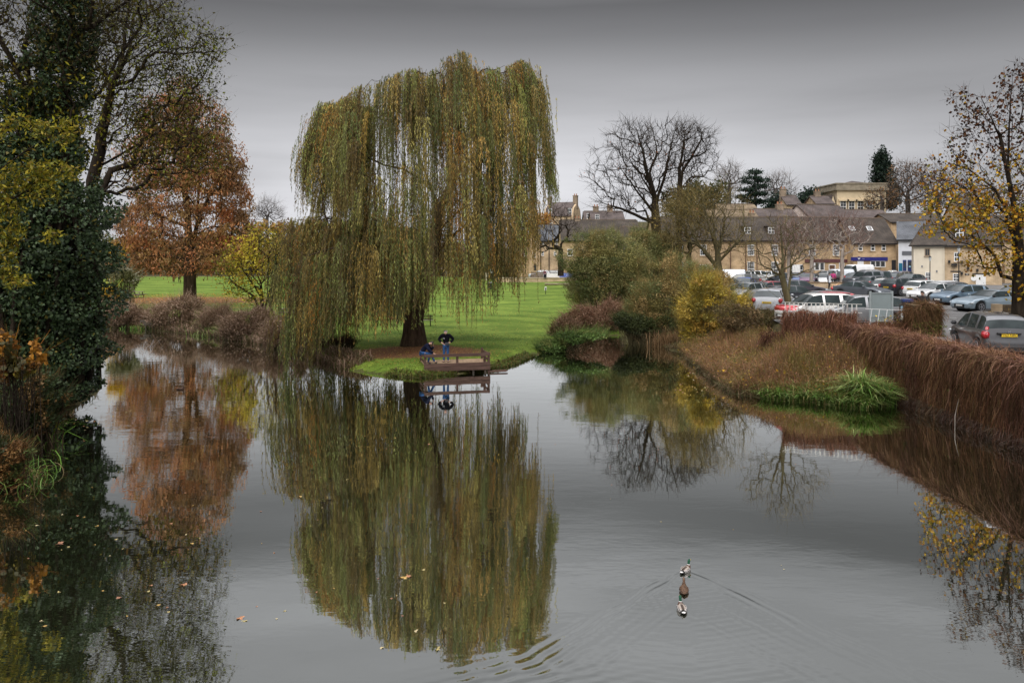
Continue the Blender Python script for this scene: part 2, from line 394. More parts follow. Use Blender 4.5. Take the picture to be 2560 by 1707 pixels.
def axis(*seg):
    out = []
    for a, b, s in seg: out.append(np.arange(a, b, s))
    out.append([seg[-1][1]]); return np.concatenate(out)
def grid_mesh(name, xs, ys, zf, mat, smooth=True):
    X, Y = np.meshgrid(xs, ys); Z = zf(X.ravel(), Y.ravel()); V = np.stack([X.ravel(), Y.ravel(), Z], 1)
    nx, ny = len(xs), len(ys); i = np.arange(nx - 1)[None, :] + nx * np.arange(ny - 1)[:, None]
    Q = np.stack([i, i + 1, i + nx + 1, i + nx], -1).reshape(-1, 4)
    return mesh_np(name, V, Q, mat, smooth=smooth)

def grass_ground_mat():
    m, nt, b = new_mat('meadow_grass'); N = nt.nodes.new; L = nt.links.new
    tc = N('ShaderNodeTexCoord')
    def noise(sc, det=4, st=(1, 1, 1)):
        mp = N('ShaderNodeMapping'); mp.inputs['Scale'].default_value = st; L(tc.outputs['Object'], mp.inputs[0])
        n = N('ShaderNodeTexNoise'); n.inputs['Scale'].default_value = sc; n.inputs['Detail'].default_value = det; L(mp.outputs[0], n.inputs['Vector']); return n
    def ramp(src, a, ca, bb, cb2):
        r = N('ShaderNodeValToRGB'); r.color_ramp.elements[0].position = a; r.color_ramp.elements[0].color = (*ca, 1); r.color_ramp.elements[1].position = bb; r.color_ramp.elements[1].color = (*cb2, 1); L(src, r.inputs[0]); return r
    g1 = ramp(noise(.22, 8, (1, 1.7, 1)).outputs[0], .34, (.070, .122, .012), .68, (.178, .245, .036))
    g2 = ramp(noise(2.5, 6, (1, 2, 1)).outputs[0], .3, (.62, .62, .62), .7, (1.15, 1.15, 1.15))
    mul = N('ShaderNodeMix'); mul.data_type = 'RGBA'; mul.blend_type = 'MULTIPLY'; mul.inputs[0].default_value = 1; L(g1.outputs[0], mul.inputs[6]); L(g2.outputs[0], mul.inputs[7])
    # soil / leaf litter round the willow, under the rust tree, and along the banks: driven by face colour attribute R
    at = N('ShaderNodeAttribute'); at.attribute_name = 'Col'; sp = N('ShaderNodeSeparateColor'); L(at.outputs['Color'], sp.inputs[0])
    n3 = noise(5, 8); ad = N('ShaderNodeMath'); ad.operation = 'MULTIPLY_ADD'; L(n3.outputs[0], ad.inputs[0]); ad.inputs[1].default_value = .9; L(sp.outputs[0], ad.inputs[2])
    sb = N('ShaderNodeMapRange'); L(ad.outputs[0], sb.inputs[0]); sb.inputs[1].default_value = .86; sb.inputs[2].default_value = 1.06
    soil = ramp(noise(9, 8).outputs[0], .3, (.085, .040, .018), .7, (.21, .105, .05))
    mx = N('ShaderNodeMix'); mx.data_type = 'RGBA'; L(sb.outputs[0], mx.inputs[0]); L(mul.outputs[2], mx.inputs[6]); L(soil.outputs[0], mx.inputs[7])
    # rough banks / hillside: olive-brown
    ad2 = N('ShaderNodeMath'); ad2.operation = 'MULTIPLY_ADD'; L(noise(1.5, 6).outputs[0], ad2.inputs[0]); ad2.inputs[1].default_value = .8; L(sp.outputs[1], ad2.inputs[2])
    s2 = N('ShaderNodeMapRange'); L(ad2.outputs[0], s2.inputs[0]); s2.inputs[1].default_value = .75; s2.inputs[2].default_value = 1.1
    rough = ramp(noise(3, 8).outputs[0], .3, (.035, .028, .012), .7, (.085, .075, .03))
    mx2 = N('ShaderNodeMix'); mx2.data_type = 'RGBA'; L(s2.outputs[0], mx2.inputs[0]); L(mx.outputs[2], mx2.inputs[6]); L(rough.outputs[0], mx2.inputs[7])
    L(mx2.outputs[2], b.inputs['Base Color']); b.inputs['Roughness'].default_value = .9; b.inputs['Specular IOR Level'].default_value = .15
    bp = N('ShaderNodeBump'); bp.inputs['Strength'].default_value = .3; bp.inputs['Distance'].default_value = .05; L(noise(14, 5).outputs[0], bp.inputs['Height']); L(bp.outputs[0], b.inputs['Normal'])
    return m
gxs = axis((-3000, -300, 150), (-300, -70, 8), (-70, 30, .4), (30, 120, 3), (120, 300, 10), (300, 3000, 150))
gys = axis((-60, -16, 6), (-16, 20, .8), (20, 72, .35), (72, 130, 1.2), (130, 400, 5), (400, 3500, 100))
ground = grid_mesh('ground', gxs, gys, ground_z, grass_ground_mat()); ground['kind'] = 'structure'
def paint_ground():
    me = ground.data; n = len(me.polygons); c = np.zeros(n * 3, dtype=np.float32); me.polygons.foreach_get('center', c); c = c.reshape(-1, 3); x, y = c[:, 0], c[:, 1]
    col = np.zeros((n, 4), dtype=np.float32); col[:, 3] = 1
    def blob(cx, cy, rx, ry): return sm(1.25 - np.sqrt(((x - cx) / rx) ** 2 + ((y - cy) / ry) ** 2))
    r = .85 * blob(-5.5, 45.6, 5.6, 3.6) + .62 * blob(-38, 88, 22, 11.0) + .35 * blob(-9.5, 44, 5, 3)
    col[:, 0] = np.clip(r, 0, 1)
    w = -poly_sd(x, y, SHORE)
    g = sm(1 - w / .8) * .7; g = np.maximum(g, sm(1 - w / 2.6) * sm((-10.5 - x) / 2) * 1.0)
    g = np.maximum(g, sm((x - 7) / 2.5) * sm((y - 29) / 3) * (1 - sm((y - 123) / 20)) * 1.0)      # right bank
    g = np.maximum(g, sm((-12.5 - x) / 1) * (1 - sm((y - 44) / 6)))               # left bank
    g = np.maximum(g, sm((y - 168) / 12) * .9); g = np.maximum(g, sm((y - 140) / 6) * sm((x - 3) / 4))
    col[:, 1] = g
    a = me.attributes.new('Col', 'FLOAT_COLOR', 'FACE'); a.data.foreach_set('color', col.ravel())
paint_ground()

# ---------------------------------------------------------------- water
DUCKS = [(PX(1713, 15.1), 15.1), (PX(1710, 14.2), 14.2), (PX(1705, 13.45), 13.45)]
def water_z(x, y):
    z = np.zeros_like(x)
    for k, (dx, dy) in enumerate(DUCKS):
        u = dy + .12 - y; v = x - dx - u * (-.12); a = .80
        s = np.abs(v) - a * u * .95
        wd = .09 + .11 * np.maximum(u, 0)
        env = np.exp(-(s / wd) ** 2) * sm(u / .35) / (1 + .35 * np.maximum(u, 0)) * (1 - sm((u - 3.4) / 1.6))
        z += (.0036 if k == 0 else .0011) * env * np.cos(2 * math.pi / (.20 + .03 * u) * s + k * 2 + 5.0 * vnoise(x, y, .7, k)) * (.05 + 1.2 * vnoise(x, y, .40, k + 4))
        inner = sm((a * u - np.abs(v)) / .3) * sm(u / .5) * (1 - sm((u - 2.2) / 1.5))
        z += .0002 * inner * np.cos(2 * math.pi / .17 * (u + .25 * np.abs(v)) + 2 * vnoise(x, y, .4, 5))
    # older swell running off the lower left
    e = np.exp(-(((x - .4) / 1.3) ** 2 + ((y - 11.1) / .75) ** 2)); z += .0008 * e * np.cos(2 * math.pi / .22 * ((y - 11) * .93 - (x) * .36) + 1.5 * vnoise(x, y, .6, 9))
    return z
def water_mat():
    m, nt, b = new_mat('river_water'); N = nt.nodes.new; L = nt.links.new
    b.inputs['Base Color'].default_value = (.030, .034, .016, 1); b.inputs['Roughness'].default_value = .02; b.inputs['IOR'].default_value = 1.33
    b.inputs['Specular IOR Level'].default_value = .5
    geo = N('ShaderNodeNewGeometry')
    tc = N('ShaderNodeTexCoord')
    def rip(sc, st, det=2):
        mp = N('ShaderNodeMapping'); mp.inputs['Scale'].default_value = st; L(tc.outputs['Object'], mp.inputs[0])
        n = N('ShaderNodeTexNoise'); n.inputs['Scale'].default_value = sc; n.inputs['Detail'].default_value = det; n.inputs['Roughness'].default_value = .5; L(mp.outputs[0], n.inputs['Vector']); return n
    a = rip(1.1, (.7, 1.6, 1), 3); c = rip(5.0, (.8, 1.7, 1), 2)
    patch = rip(.09, (1, 1, 1), 2); pr = N('ShaderNodeMapRange'); L(patch.outputs[0], pr.inputs[0]); pr.inputs[1].default_value = .38; pr.inputs[2].default_value = .62; pr.inputs[3].default_value = .12; pr.inputs[4].default_value = 1.0
    s1 = N('ShaderNodeMath'); s1.operation = 'MULTIPLY_ADD'; L(c.outputs[0], s1.inputs[0]); s1.inputs[1].default_value = .16; L(a.outputs[0], s1.inputs[2])
    bp = N('ShaderNodeBump'); bp.inputs['Distance'].default_value = .0045; L(pr.outputs[0], bp.inputs['Strength']); L(s1.outputs[0], bp.inputs['Height'])
    L(bp.outputs[0], b.inputs['Normal'])
    # mirror layer: a calm silty river reflects strongly at these low angles
    gl = N('ShaderNodeBsdfGlossy'); gl.inputs['Roughness'].default_value = .015; gl.inputs['Color'].default_value = (.93, .95, .93, 1); L(bp.outputs[0], gl.inputs['Normal'])
    fr = N('ShaderNodeFresnel'); fr.inputs['IOR'].default_value = 1.45; L(bp.outputs[0], fr.inputs['Normal'])
    mr = N('ShaderNodeMapRange'); L(fr.outputs[0], mr.inputs[0]); mr.inputs[1].default_value = .03; mr.inputs[2].default_value = .32; mr.inputs[3].default_value = .80; mr.inputs[4].default_value = .95
    mx = N('ShaderNodeMixShader'); L(mr.outputs[0], mx.inputs[0]); L(b.outputs[0], mx.inputs[1]); L(gl.outputs[0], mx.inputs[2])
    L(mx.outputs[0], nt.nodes['Material Output'].inputs[0])
    return m
wxs = axis((-95, -20, 3), (-20, -2.4, .6), (-2.4, 6.6, .03), (6.6, 17.2, .6)); wys = axis((-16, 10, .8), (10, 15.2, .03), (15.2, 20, .4), (20, 72, 2))
water = grid_mesh('water', wxs, wys, water_z, water_mat()); water['kind'] = 'structure'

# ---------------------------------------------------------------- car park
M_ASPH = pmat('asphalt', (.14, .135, .13), .9, .2, .8, .5, spec=.3, bscale=40)
def sheet(name, poly, z, mat, kind='structure'):
    bm = bmesh.new(); vs = [bm.verts.new((p[0], p[1], z)) for p in poly]; f = bm.faces.new(vs)
    if f.normal.z < 0: bmesh.ops.reverse_faces(bm, faces=[f])
    bmesh.ops.triangulate(bm, faces=bm.faces[:])
    o = obj_bm(name, bm, mat); o['kind'] = kind; return o
sheet('car_park', [(16.9, -14), (16.9, 37.7), (14.35, 39.4), (15.0, 43.5), (16.9, 50), (17.9, 60), (22.7, 85), (26.4, 100), (26.4, 117), (139, 117), (139, -14)], 2.5, M_ASPH)
M_LINE = plain('road_paint', (.6, .6, .58), .7)
def lines():
    bm = bmesh.new()
    def ln(x0, y0, x1, y1, w=.1):
        d = Vector((x1 - x0, y1 - y0, 0)).normalized(); n = Vector((-d.y, d.x, 0)) * w / 2
        vs = [bm.verts.new(Vector((x0, y0, 2.504)) + n), bm.verts.new(Vector((x1, y1, 2.504)) + n), bm.verts.new(Vector((x1, y1, 2.504)) - n), bm.verts.new(Vector((x0, y0, 2.504)) - n)]
        f = bm.faces.new(vs)
        if f.normal.z < 0: f.normal_flip()
    ln(21.5, 46.5, 26.5, 45.2); ln(22.5, 49.5, 27.5, 48.3)
    for i in range(7): ln(27.5 + i * 2.4, 62.6 - i * .9, 29.6 + i * 2.4, 67.0 - i * .9)
    for i in range(8): ln(24 + i * 2.5, 78, 25 + i * 2.5, 83)
    for i in range(5): ln(19.2 + i * .3, 45.0 + i * 2.6, 23.6 + i * .3, 44.2 + i * 2.6)
    o = obj_bm('road_markings', bm, M_LINE); o['kind'] = 'structure'
lines()
# low stone planter wall across the car park, with kerb top
M_STONE = stone_mat('honey_stone', (.54, .385, .23), (.46, .32, .185), (.40, .29, .18), .42, .17)
M_STONE2 = stone_mat('pale_stone', (.57, .43, .28), (.48, .355, .225), (.42, .32, .21), .45, .18)
M_OLDSTONE = stone_mat('old_wall_stone', (.20, .14, .08), (.13, .095, .06), (.06, .045, .03), .4, .16)
def planter():
    root = thing('planter_wall', 'low stone planter wall crossing the car park behind the dog walker', 'wall', (PX(1985, 84), 84, 2.5))
    L_ = PX(2118, 84) - PX(1985, 84)
    box('wall', 0, L_, 0, .35, 0, .62, M_STONE2, root); box('coping', -.05, L_ + .05, -.06, .42, .622, .70, pmat('coping', (.22, .14, .08), .8, .3, 3), root)
    box('planting_bed', 0, L_, .43, 3.4, 0, .5, pmat('bed_soil', (.09, .055, .03), .9, .4, 4, .5), root)
planter()

# ---------------------------------------------------------------- the vine-covered river wall and its creeper
def wall_long():
    root = thing('river_wall', 'long old stone wall rising from the river along the car park edge', 'wall', (WALLX, 12, 0))
    bm = bmesh.new(); B(bm, 0, .62, -26, 24.8, -1.2, 2.62); obj_bm('masonry', bm, M_OLDSTONE, root)
    bm = bmesh.new(); B(bm, -.05, .68, -26, 24.85, 2.622, 2.72); obj_bm('coping', bm, M_OLDSTONE, root)
wall_long()
def wall_end():
    a = Vector((16.95, 37.3)); b = Vector((13.9, 38.9)); L_ = (b - a).length; rz = math.atan2(b.y - a.y, b.x - a.x)
    root = thing('boundary_wall', 'short old stone wall turning away from the river wall below the railings', 'wall', (a.x, a.y, 0), rz)
    bm = bmesh.new(); B(bm, 0, L_, -.5, 0, .2, 2.7); obj_bm('masonry', bm, M_OLDSTONE, root)
    bm = bmesh.new(); B(bm, -.04, L_ + .04, -.55, .05, 2.702, 2.8); obj_bm('coping', bm, M_OLDSTONE, root)
    # white iron railing on top
    M = plain('white_railing_paint', (.62, .60, .56), .6)
    r = thing('railing', 'rusty white iron hooped railing half buried in creeper behind the river wall', 'railing', (a.x, a.y, 2.8), rz)
    bm = bmesh.new(); bar(bm, (-.2, -.25, 1.02), (L_ + .1, -.25, 1.02), .022); obj_bm('top_rail', bm, M, r)
    bm = bmesh.new(); bar(bm, (-.2, -.25, .60), (L_ + .1, -.25, .60), .022); obj_bm('middle_rail', bm, M, r)
    n = 17
    for i in range(n):
        x = .05 + i * L_ / (n - .5); bm = bmesh.new()
        bar(bm, (x - .05, -.25, -.05), (x - .012, -.25, 1.0), .022); bar(bm, (x + .05, -.25, -.05), (x + .012, -.25, 1.0), .022); obj_bm('hoop', bm, M, r)
wall_end()
PIER = (PX(2306, 35.4), 35.4)
def pier():
    x, y = PIER; root = thing('gate_pier', 'square stone gate pier smothered in brown creeper by the car park entrance', 'pillar', (x, y, 2.2))
    box('masonry', -.60, .60, -.35, .35, 0, 1.66, M_OLDSTONE, root); box('cap_stone', -.63, .63, -.38, .38, 1.662, 1.76, M_OLDSTONE, root)
pier()
CREEP = [lin(c) for c in ((122, 84, 70), (98, 62, 50), (140, 100, 84), (82, 52, 38), (112, 72, 52), (92, 70, 46), (74, 44, 32), (128, 92, 66))]
def strands(n, rng, origin_f, seglen, nseg, width, pal, spread=.15, stiff=.9):
    """thin drooping stems as narrow ribbons. origin_f -> (pos (n,3), dir (n,3))"""
    p, d = origin_f(n); pal = np.array(pal); w = width * (.6 + .8 * rng.random(n)); L = seglen * (.5 + rng.random(n))
    side = rng.normal(size=(n, 3)); side[:, 2] *= .2; side -= (side * d).sum(1, keepdims=True) * d; side /= np.linalg.norm(side, axis=1, keepdims=True) + 1e-9
    rows = []
    for s in range(nseg + 1):
        ww = (w * (1 - .75 * s / nseg))[:, None] * side * .5
        rows.append(p - ww); rows.append(p + ww)
        d = d * stiff + np.array([0, 0, -1]) * (1 - stiff) + rng.normal(0, spread, (n, 3)) * .5
        d /= np.linalg.norm(d, axis=1, keepdims=True); p = p + d * L[:, None]
    V = np.stack(rows, 1).reshape(-1, 3); k = 2 * (nseg + 1)
    Q = np.concatenate([np.stack([np.arange(n) * k + 2 * s, np.arange(n) * k + 2 * s + 1, np.arange(n) * k + 2 * s + 3, np.arange(n) * k + 2 * s + 2], 1) for s in range(nseg)])
    c = pal[rng.integers(0, len(pal), n)] * (1 + .22 * rng.normal(size=(n, 1))); C = np.clip(np.tile(c, (nseg, 1)), .002, 1)
    return V, Q, C
M_TWIG = leaf_mat('dry_stems', 0.0, .85, .12)
def creeper_river():
    rng = np.random.default_rng(5)
    def front(n):
        y = 12 + rng.random(n) * 24.6; bun = 2 * vnoise(y, y * 0, .7, 3) - 1 + 1.2 * vnoise(y, y * 0, 2.3, 5)
        z = 2.80 - np.abs(rng.normal(0, .10, n)); x = WALLX - .02 - rng.random(n) * .10 - .05 * bun
        d = np.stack([-.04 - .22 * rng.random(n), rng.normal(0, .6, n), rng.normal(-.45, .5, n)], 1); return np.stack([x, y, z], 1), d / np.linalg.norm(d, axis=1, keepdims=True)
    def face(n):
        y = 12 + rng.random(n) * 24.6; z = .1 + 2.68 * rng.random(n) ** .8
        x = WALLX - .05 - rng.random(n) * .12 - .05 * np.sin(y * 2.3) ** 2
        d = np.stack([rng.normal(-.02, .06, n), rng.normal(0, .16, n), -np.ones(n)], 1); return np.stack([x, y, z], 1), d / np.linalg.norm(d, axis=1, keepdims=True)
    def top(n):
        y = 12 + rng.random(n) * 25.0; x = WALLX - .1 + rng.random(n) * .95; z = 2.73 + .08 * rng.random(n) + .10 * vnoise(x, y, .8)
        d = np.stack([rng.normal(0, 1, n), rng.normal(0, 1, n), rng.normal(.05, .2, n)], 1); return np.stack([x, y, z], 1), d / np.linalg.norm(d, axis=1, keepdims=True)
    def foot(n):
        y = 12 + rng.random(n) * 21; x = WALLX - .10 - rng.random(n) * .15; z = .0 + rng.random(n) * .5
        d = np.stack([rng.normal(-.6, .4, n), rng.normal(0, .6, n), rng.normal(-.3, .3, n)], 1); return np.stack([x, y, z], 1), d / np.linalg.norm(d, axis=1, keepdims=True)
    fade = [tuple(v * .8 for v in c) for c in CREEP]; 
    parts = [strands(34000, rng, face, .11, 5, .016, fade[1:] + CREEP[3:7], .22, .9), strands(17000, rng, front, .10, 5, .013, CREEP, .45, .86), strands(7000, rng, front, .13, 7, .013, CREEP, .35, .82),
             strands(26000, rng, top, .09, 5, .014, [CREEP[0], CREEP[2], CREEP[1], CREEP[4], CREEP[7]], .25, .93), strands(3500, rng, foot, .06, 4, .014, [(.10, .06, .045), (.075, .045, .035), (.05, .035, .025)], .25, .9)]
    n = 900; y = 14 + rng.random(n) * 18; z = rng.random(n) * 2.7 + .3; k = (vnoise(y, z, 1.1, 4) > .72); pts = np.stack([np.full(n, WALLX - .22), y, z], 1)[k]
    parts.append(leaves(pts, rng, .09, [lin((60, 80, 40)), lin((90, 95, 50)), lin((110, 80, 40))]))
    n = 16000; y = 12 + rng.random(n) * 24.4; z = .15 + 2.6 * rng.random(n); parts.append(leaves(np.stack([WALLX - .08 - rng.random(n) * .16, y, z], 1), rng, .06, [tuple(v * .9 for v in c) for c in CREEP], .25))
    n = 9000; y = 12 + rng.random(n) * 24.8; x = WALLX - .2 + rng.random(n) * .95; parts.append(leaves(np.stack([x, y, 2.76 + rng.random(n) * .13], 1), rng, .08, CREEP, .22))
    V, Q, C = merge(parts); cy = V[Q[:, 0], 1]; cz = V[Q[:, 0], 2]; md = .62 + .5 * vnoise(cy, cz * .35, .55, 2) + .35 * vnoise(cy, cz, 1.9, 7); C = C * md[:, None]; tn = vnoise(cy, cz * .5, 1.3, 12) > .62; C[tn] = C[tn] * [1.1, 1.15, 1.0]; C = C * [.95, 1.06, 1.12]
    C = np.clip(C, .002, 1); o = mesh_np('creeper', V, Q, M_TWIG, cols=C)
    tag(o, 'leafless purple brown creeper hanging in curtains over the long river wall', 'climbing plant')
    # creeper on railings + pier + mound between
    a = np.array([16.95, 37.3]); b = np.array([13.9, 38.9]); nrm = np.array([-(b - a)[1], (b - a)[0]]); nrm /= np.linalg.norm(nrm); nrm = nrm if nrm[1] < 0 else -nrm
    def rail(n):
        t = rng.random(n); z = 2.2 + rng.random(n) * (1.42 - .2 * np.abs(np.sin(t * 9))); q = a + t[:, None] * (b - a)
        q = q + nrm * (rng.random(n)[:, None] * .35 - .1 + .25)
        d = np.stack([rng.normal(0, .25, n), rng.normal(-.1, .2, n), rng.normal(-.8, .5, n)], 1); return np.concatenate([q, z[:, None]], 1), d / np.linalg.norm(d, axis=1, keepdims=True)
    def low(n):
        t = rng.random(n) * 1.5 - .2; z = .9 + rng.random(n) * 1.5; q = a + t[:, None] * (b - a) + nrm * (.5 + rng.random(n)[:, None] * .3)
        d = np.stack([rng.normal(0, .3, n), rng.normal(-.2, .2, n), rng.normal(-.6, .5, n)], 1); return np.concatenate([q, z[:, None]], 1), d / np.linalg.norm(d, axis=1, keepdims=True)
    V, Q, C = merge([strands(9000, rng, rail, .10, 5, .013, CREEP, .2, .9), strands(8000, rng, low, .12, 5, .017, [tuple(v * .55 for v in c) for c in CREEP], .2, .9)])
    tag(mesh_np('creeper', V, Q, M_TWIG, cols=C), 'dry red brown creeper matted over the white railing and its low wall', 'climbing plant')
    x0, y0 = PIER
    def pr(n):
        t = rng.random(n) * 4; k = t.astype(int); f = t - k; hw, hd = .65, .42
        x = np.where(k == 0, -hw + 2 * hw * f, np.where(k == 1, hw, np.where(k == 2, hw - 2 * hw * f, -hw))); y = np.where(k == 0, -hd, np.where(k == 1, -hd + 2 * hd * f, np.where(k == 2, hd, hd - 2 * hd * f)))
        z = 2.35 + rng.random(n) * 1.65; z = z - .25 * np.maximum(0, -x) * (rng.random(n) < .8)
        d = np.stack([rng.normal(0, .25, n) + x * .05, rng.normal(-.05, .25, n) + y * .05, rng.normal(-.5, .5, n)], 1); return np.stack([x + x0, y + y0, z], 1), d / np.linalg.norm(d, axis=1, keepdims=True)
    def crown(n):
        x = rng.normal(-.05, .38, n); y = rng.normal(0, .25, n); z = 4.0 - .5 * np.abs(x) + rng.random(n) * .08
        d = np.stack([rng.normal(0, 1, n), rng.normal(0, 1, n), rng.normal(0, .3, n)], 1); return np.stack([x + x0, y + y0, z], 1), d / np.linalg.norm(d, axis=1, keepdims=True)
    def mound(n):
        t = rng.random(n); x = 17.3 + t * (x0 - .6 - 17.3); y = 36.6 - t * .9 + rng.normal(0, .3, n); z = 2.5 + (.25 + .30 * t) * rng.random(n) 
        d = np.stack([rng.normal(0, 1, n), rng.normal(0, 1, n), rng.normal(.2, .5, n)], 1); return np.stack([x, y, z], 1), d / np.linalg.norm(d, axis=1, keepdims=True)
    ivp = [lin(c) for c in ((104, 78, 52), (84, 62, 40), (122, 90, 66), (72, 66, 34), (96, 66, 46))]
    nl = 700; t = rng.random(nl); lf = np.stack([x0 + rng.uniform(-.75, .75, nl), y0 - .5 - rng.random(nl) * .15, 2.3 + .9 * rng.random(nl) ** 1.6], 1)
    V, Q, C = merge([strands(8000, rng, pr, .09, 5, .012, ivp, .2, .88), strands(3000, rng, crown, .10, 5, .012, ivp, .3, .9), leaves(lf, rng, .07, [lin((70, 82, 34)), lin((96, 100, 44))])])
    tag(mesh_np('creeper', V, Q, M_TWIG, cols=C), 'tangled brown creeper wrapped round the square gate pier', 'climbing plant')
    V, Q, C = merge([strands(6500, rng, mound, .10, 5, .013, CREEP + ivp, .25, .9), leaves(np.stack([rng.uniform(17.6, 19.6, 160), rng.uniform(36, 36.8, 160), rng.uniform(2.7, 3.3, 160)], 1), rng, .08, [lin((200, 170, 40)), lin((90, 110, 40))])])
    tag(mesh_np('bramble', V, Q, M_TWIG, cols=C), 'brown bramble mound with a few yellow leaves left of the gate pier', 'shrub')
creeper_river()
# ================================================================ TREES AND SHRUBS
BARK_DARK = pmat('bark_dark', (.028, .021, .015), .95, .5, 6, .9, spec=.1, stretch=(1, 1, .25))
BARK_BROWN = pmat('bark_brown', (.060, .040, .026), .95, .5, 5, .9, spec=.1, stretch=(1, 1, .2))
BARK_GREY = pmat('bark_grey', (.085, .070, .055), .95, .4, 5, .6, spec=.1, stretch=(1, 1, .3))
BARK_OLIVE = pmat('bark_olive', (.10, .085, .045), .95, .4, 5, .5, spec=.1, stretch=(1, 1, .3))
BARK_PALE = pmat('bark_pale', (.34, .29, .25), .9, .3, 5, .4, spec=.15, stretch=(1, 1, .3))
M_LEAF = leaf_mat('leaf_blades', .3, .55, .25); M_LEAFG = leaf_mat('glossy_leaf_blades', .12, .5, .25)

# ---- the weeping willow
def willow():
    rng = np.random.default_rng(11); D = 48.0; s = D / F
    def w(px, py, dy=0): return np.array([PX(px, D), D + dy, PZ(py, D)])
    base = w(1034, 862)
    T = [[base, w(1034, 800), w(1044, 740), w(1060, 690), w(1082, 640, -.2), w(1092, 580), w(1096, 520), w(1080, 478)],
         [w(1080, 478), w(1050, 448, -.5), w(1015, 428, -1), w(970, 420, -1.5), w(930, 400, -1)],
         [w(1080, 478), w(1066, 440), w(1050, 400, .5), w(1035, 375, .5), w(1020, 300, 1), w(1010, 240, 1)],
         [w(1096, 520), w(1120, 450, .8), w(1150, 420, 1), w(1185, 380, 1.6), w(1240, 345, 2), w(1290, 300, 2)],
         [w(1094, 560), w(1130, 470, -1), w(1150, 380, -2), w(1160, 300, -2.5), w(1175, 220, -2)],
         [w(1070, 665), w(1010, 620, -2), w(950, 600, -3.5), w(880, 620, -4.5), w(820, 640, -5), w(770, 610, -5)],
         [w(1060, 690), w(1000, 600, 1), w(920, 570, 2), w(840, 560, 2.5), w(760, 560, 2)],
         [w(1082, 640), w(1130, 600, -2), w(1180, 560, -3.5), w(1225, 540, -4)],
         [w(1092, 580), w(1140, 520, 3), w(1200, 480, 4.5), w(1260, 470, 5)]]
    # upper edge of the crown (px) for the high tier, and the lower-left tier
    top = np.array([[775, 430], [790, 330], [815, 262], [860, 268], [905, 250], [930, 222], [985, 225], [1010, 205], [1065, 190], [1100, 200], [1130, 172], [1165, 152], [1195, 182], [1235, 190], [1270, 178], [1300, 160], [1320, 168], [1335, 205], [1355, 215], [1362, 300], [1378, 400]], float)
    bot = np.array([[775, 540], [800, 560], [860, 565], [950, 640], [1010, 700], [1080, 745], [1150, 775], [1200, 770], [1240, 740], [1275, 760], [1300, 700], [1330, 640], [1350, 520], [1378, 500]], float)
    t2 = np.array([[700, 600], [735, 580], [760, 540], [820, 538], [880, 560], [940, 545], [1000, 560], [1060, 580], [1120, 600]], float)
    b2 = np.array([[700, 640], [745, 720], [768, 850], [790, 905], [840, 880], [880, 820], [940, 800], [1000, 800], [1060, 770], [1120, 770]], float)
    roots, lens, cid = [], [], []
    att = []
    holes = [(1043, 403, 20, 30), (982, 445, 24, 14), (972, 384, 26, 12), (1108, 384, 16, 16), (1147, 526, 16, 20), (1199, 384, 16, 12), (860, 480, 16, 22), (1030, 450, 14, 12), (1168, 480, 12, 20), (1255, 470, 14, 24), (905, 505, 16, 14), (1290, 420, 10, 22), (830, 400, 8, 14)]
    nc = 0
    def tier(topc, botc, n, x0, x1, cx, hw, depth, dmin, front=0.0):
        nonlocal nc
        k = 0
        while k < n:
            px = rng.uniform(x0, x1); ty = np.interp(px, topc[:, 0], topc[:, 1]); by = np.interp(px, botc[:, 0], botc[:, 1])
            py = ty + (by - ty) * rng.random() ** 1.15 * .80
            ty += 22 * (vnoise(np.array([px]), np.array([0.]), 34, 5)[0] - .35); py = max(py, ty)
            if rng.random() < .30: py = ty + rng.random() * 14
            if vnoise(np.array([px]), np.array([py * .7]), 42, 7)[0] < .30 and rng.random() < .75: continue
            if any(((px - h[0]) / (h[2] * 1.5)) ** 2 + ((py - h[1] + 14) / (h[3] * 2.2)) ** 2 < 1 for h in holes) and rng.random() < .93: continue
            rel = min(1, abs((px - cx) / hw)); vert = max(0, 1 - (py - ty) / 60.0)
            prof = math.sqrt(max(.02, 1 - rel ** 2)) * (1 - .55 * vert)
            sgn = -1 if rng.random() < .6 else 1
            dy = sgn * depth * prof * (rng.random() ** .45) + front
            k += 1; nc += 1
            c = np.array([PX(px, D), D + dy, PZ(py, D)]); att.append(c)
            Lmax = (by - py) * s; length = min(Lmax * rng.uniform(.7, 1.05) if rng.random() < .22 else rng.uniform(1.4, 3.8), max(.6, Lmax * 1.06))
            m = rng.integers(9, 17) if length > 1.5 else 7
            # a spray: strands fan from the twig, mostly sideways in a narrow curtain
            ang = rng.uniform(0, math.pi); sp = rng.uniform(.25, .6)
            off = rng.normal(0, 1, m)
            q = c + np.stack([off * sp * math.cos(ang), off * sp * math.sin(ang), -np.abs(off) * .18 + rng.normal(0, .08, m)], 1)
            roots.append(q); lens.append(length * rng.uniform(.45, 1.1, m)); cid.append(np.full(m, nc))
    tier(top, bot, 620, 776, 1378, 1080, 320, 6.6, 0)
    tier(t2, b2, 300, 752, 1060, 900, 230, 5.4, 0, -1.0)
    RT = np.concatenate(roots); LN = np.concatenate(lens); CI = np.concatenate(cid)
    att = np.array(att) + np.array([0, 0, .05])
    ch, tips, td, tr = grow(T, att, rng, .7, .22, .012, .62, .10, low=5.0, bow=.45, lift=.28)
    root = thing('weeping_willow', 'tall weeping willow with olive and golden curtains above the wooden fishing platform', 'tree', base)
    b = base.copy()
    p, r = ch[0]; k = np.exp(-np.linalg.norm(p - p[0], axis=1) / .55); r = np.where(p[:, 2] < base[2] + 9, np.maximum(r * .7, np.interp(p[:, 2], [base[2], base[2] + 3, base[2] + 6, base[2] + 9], [.66, .56, .40, .2])), r * .6); ch[0] = (p, r * (1 + .45 * k))
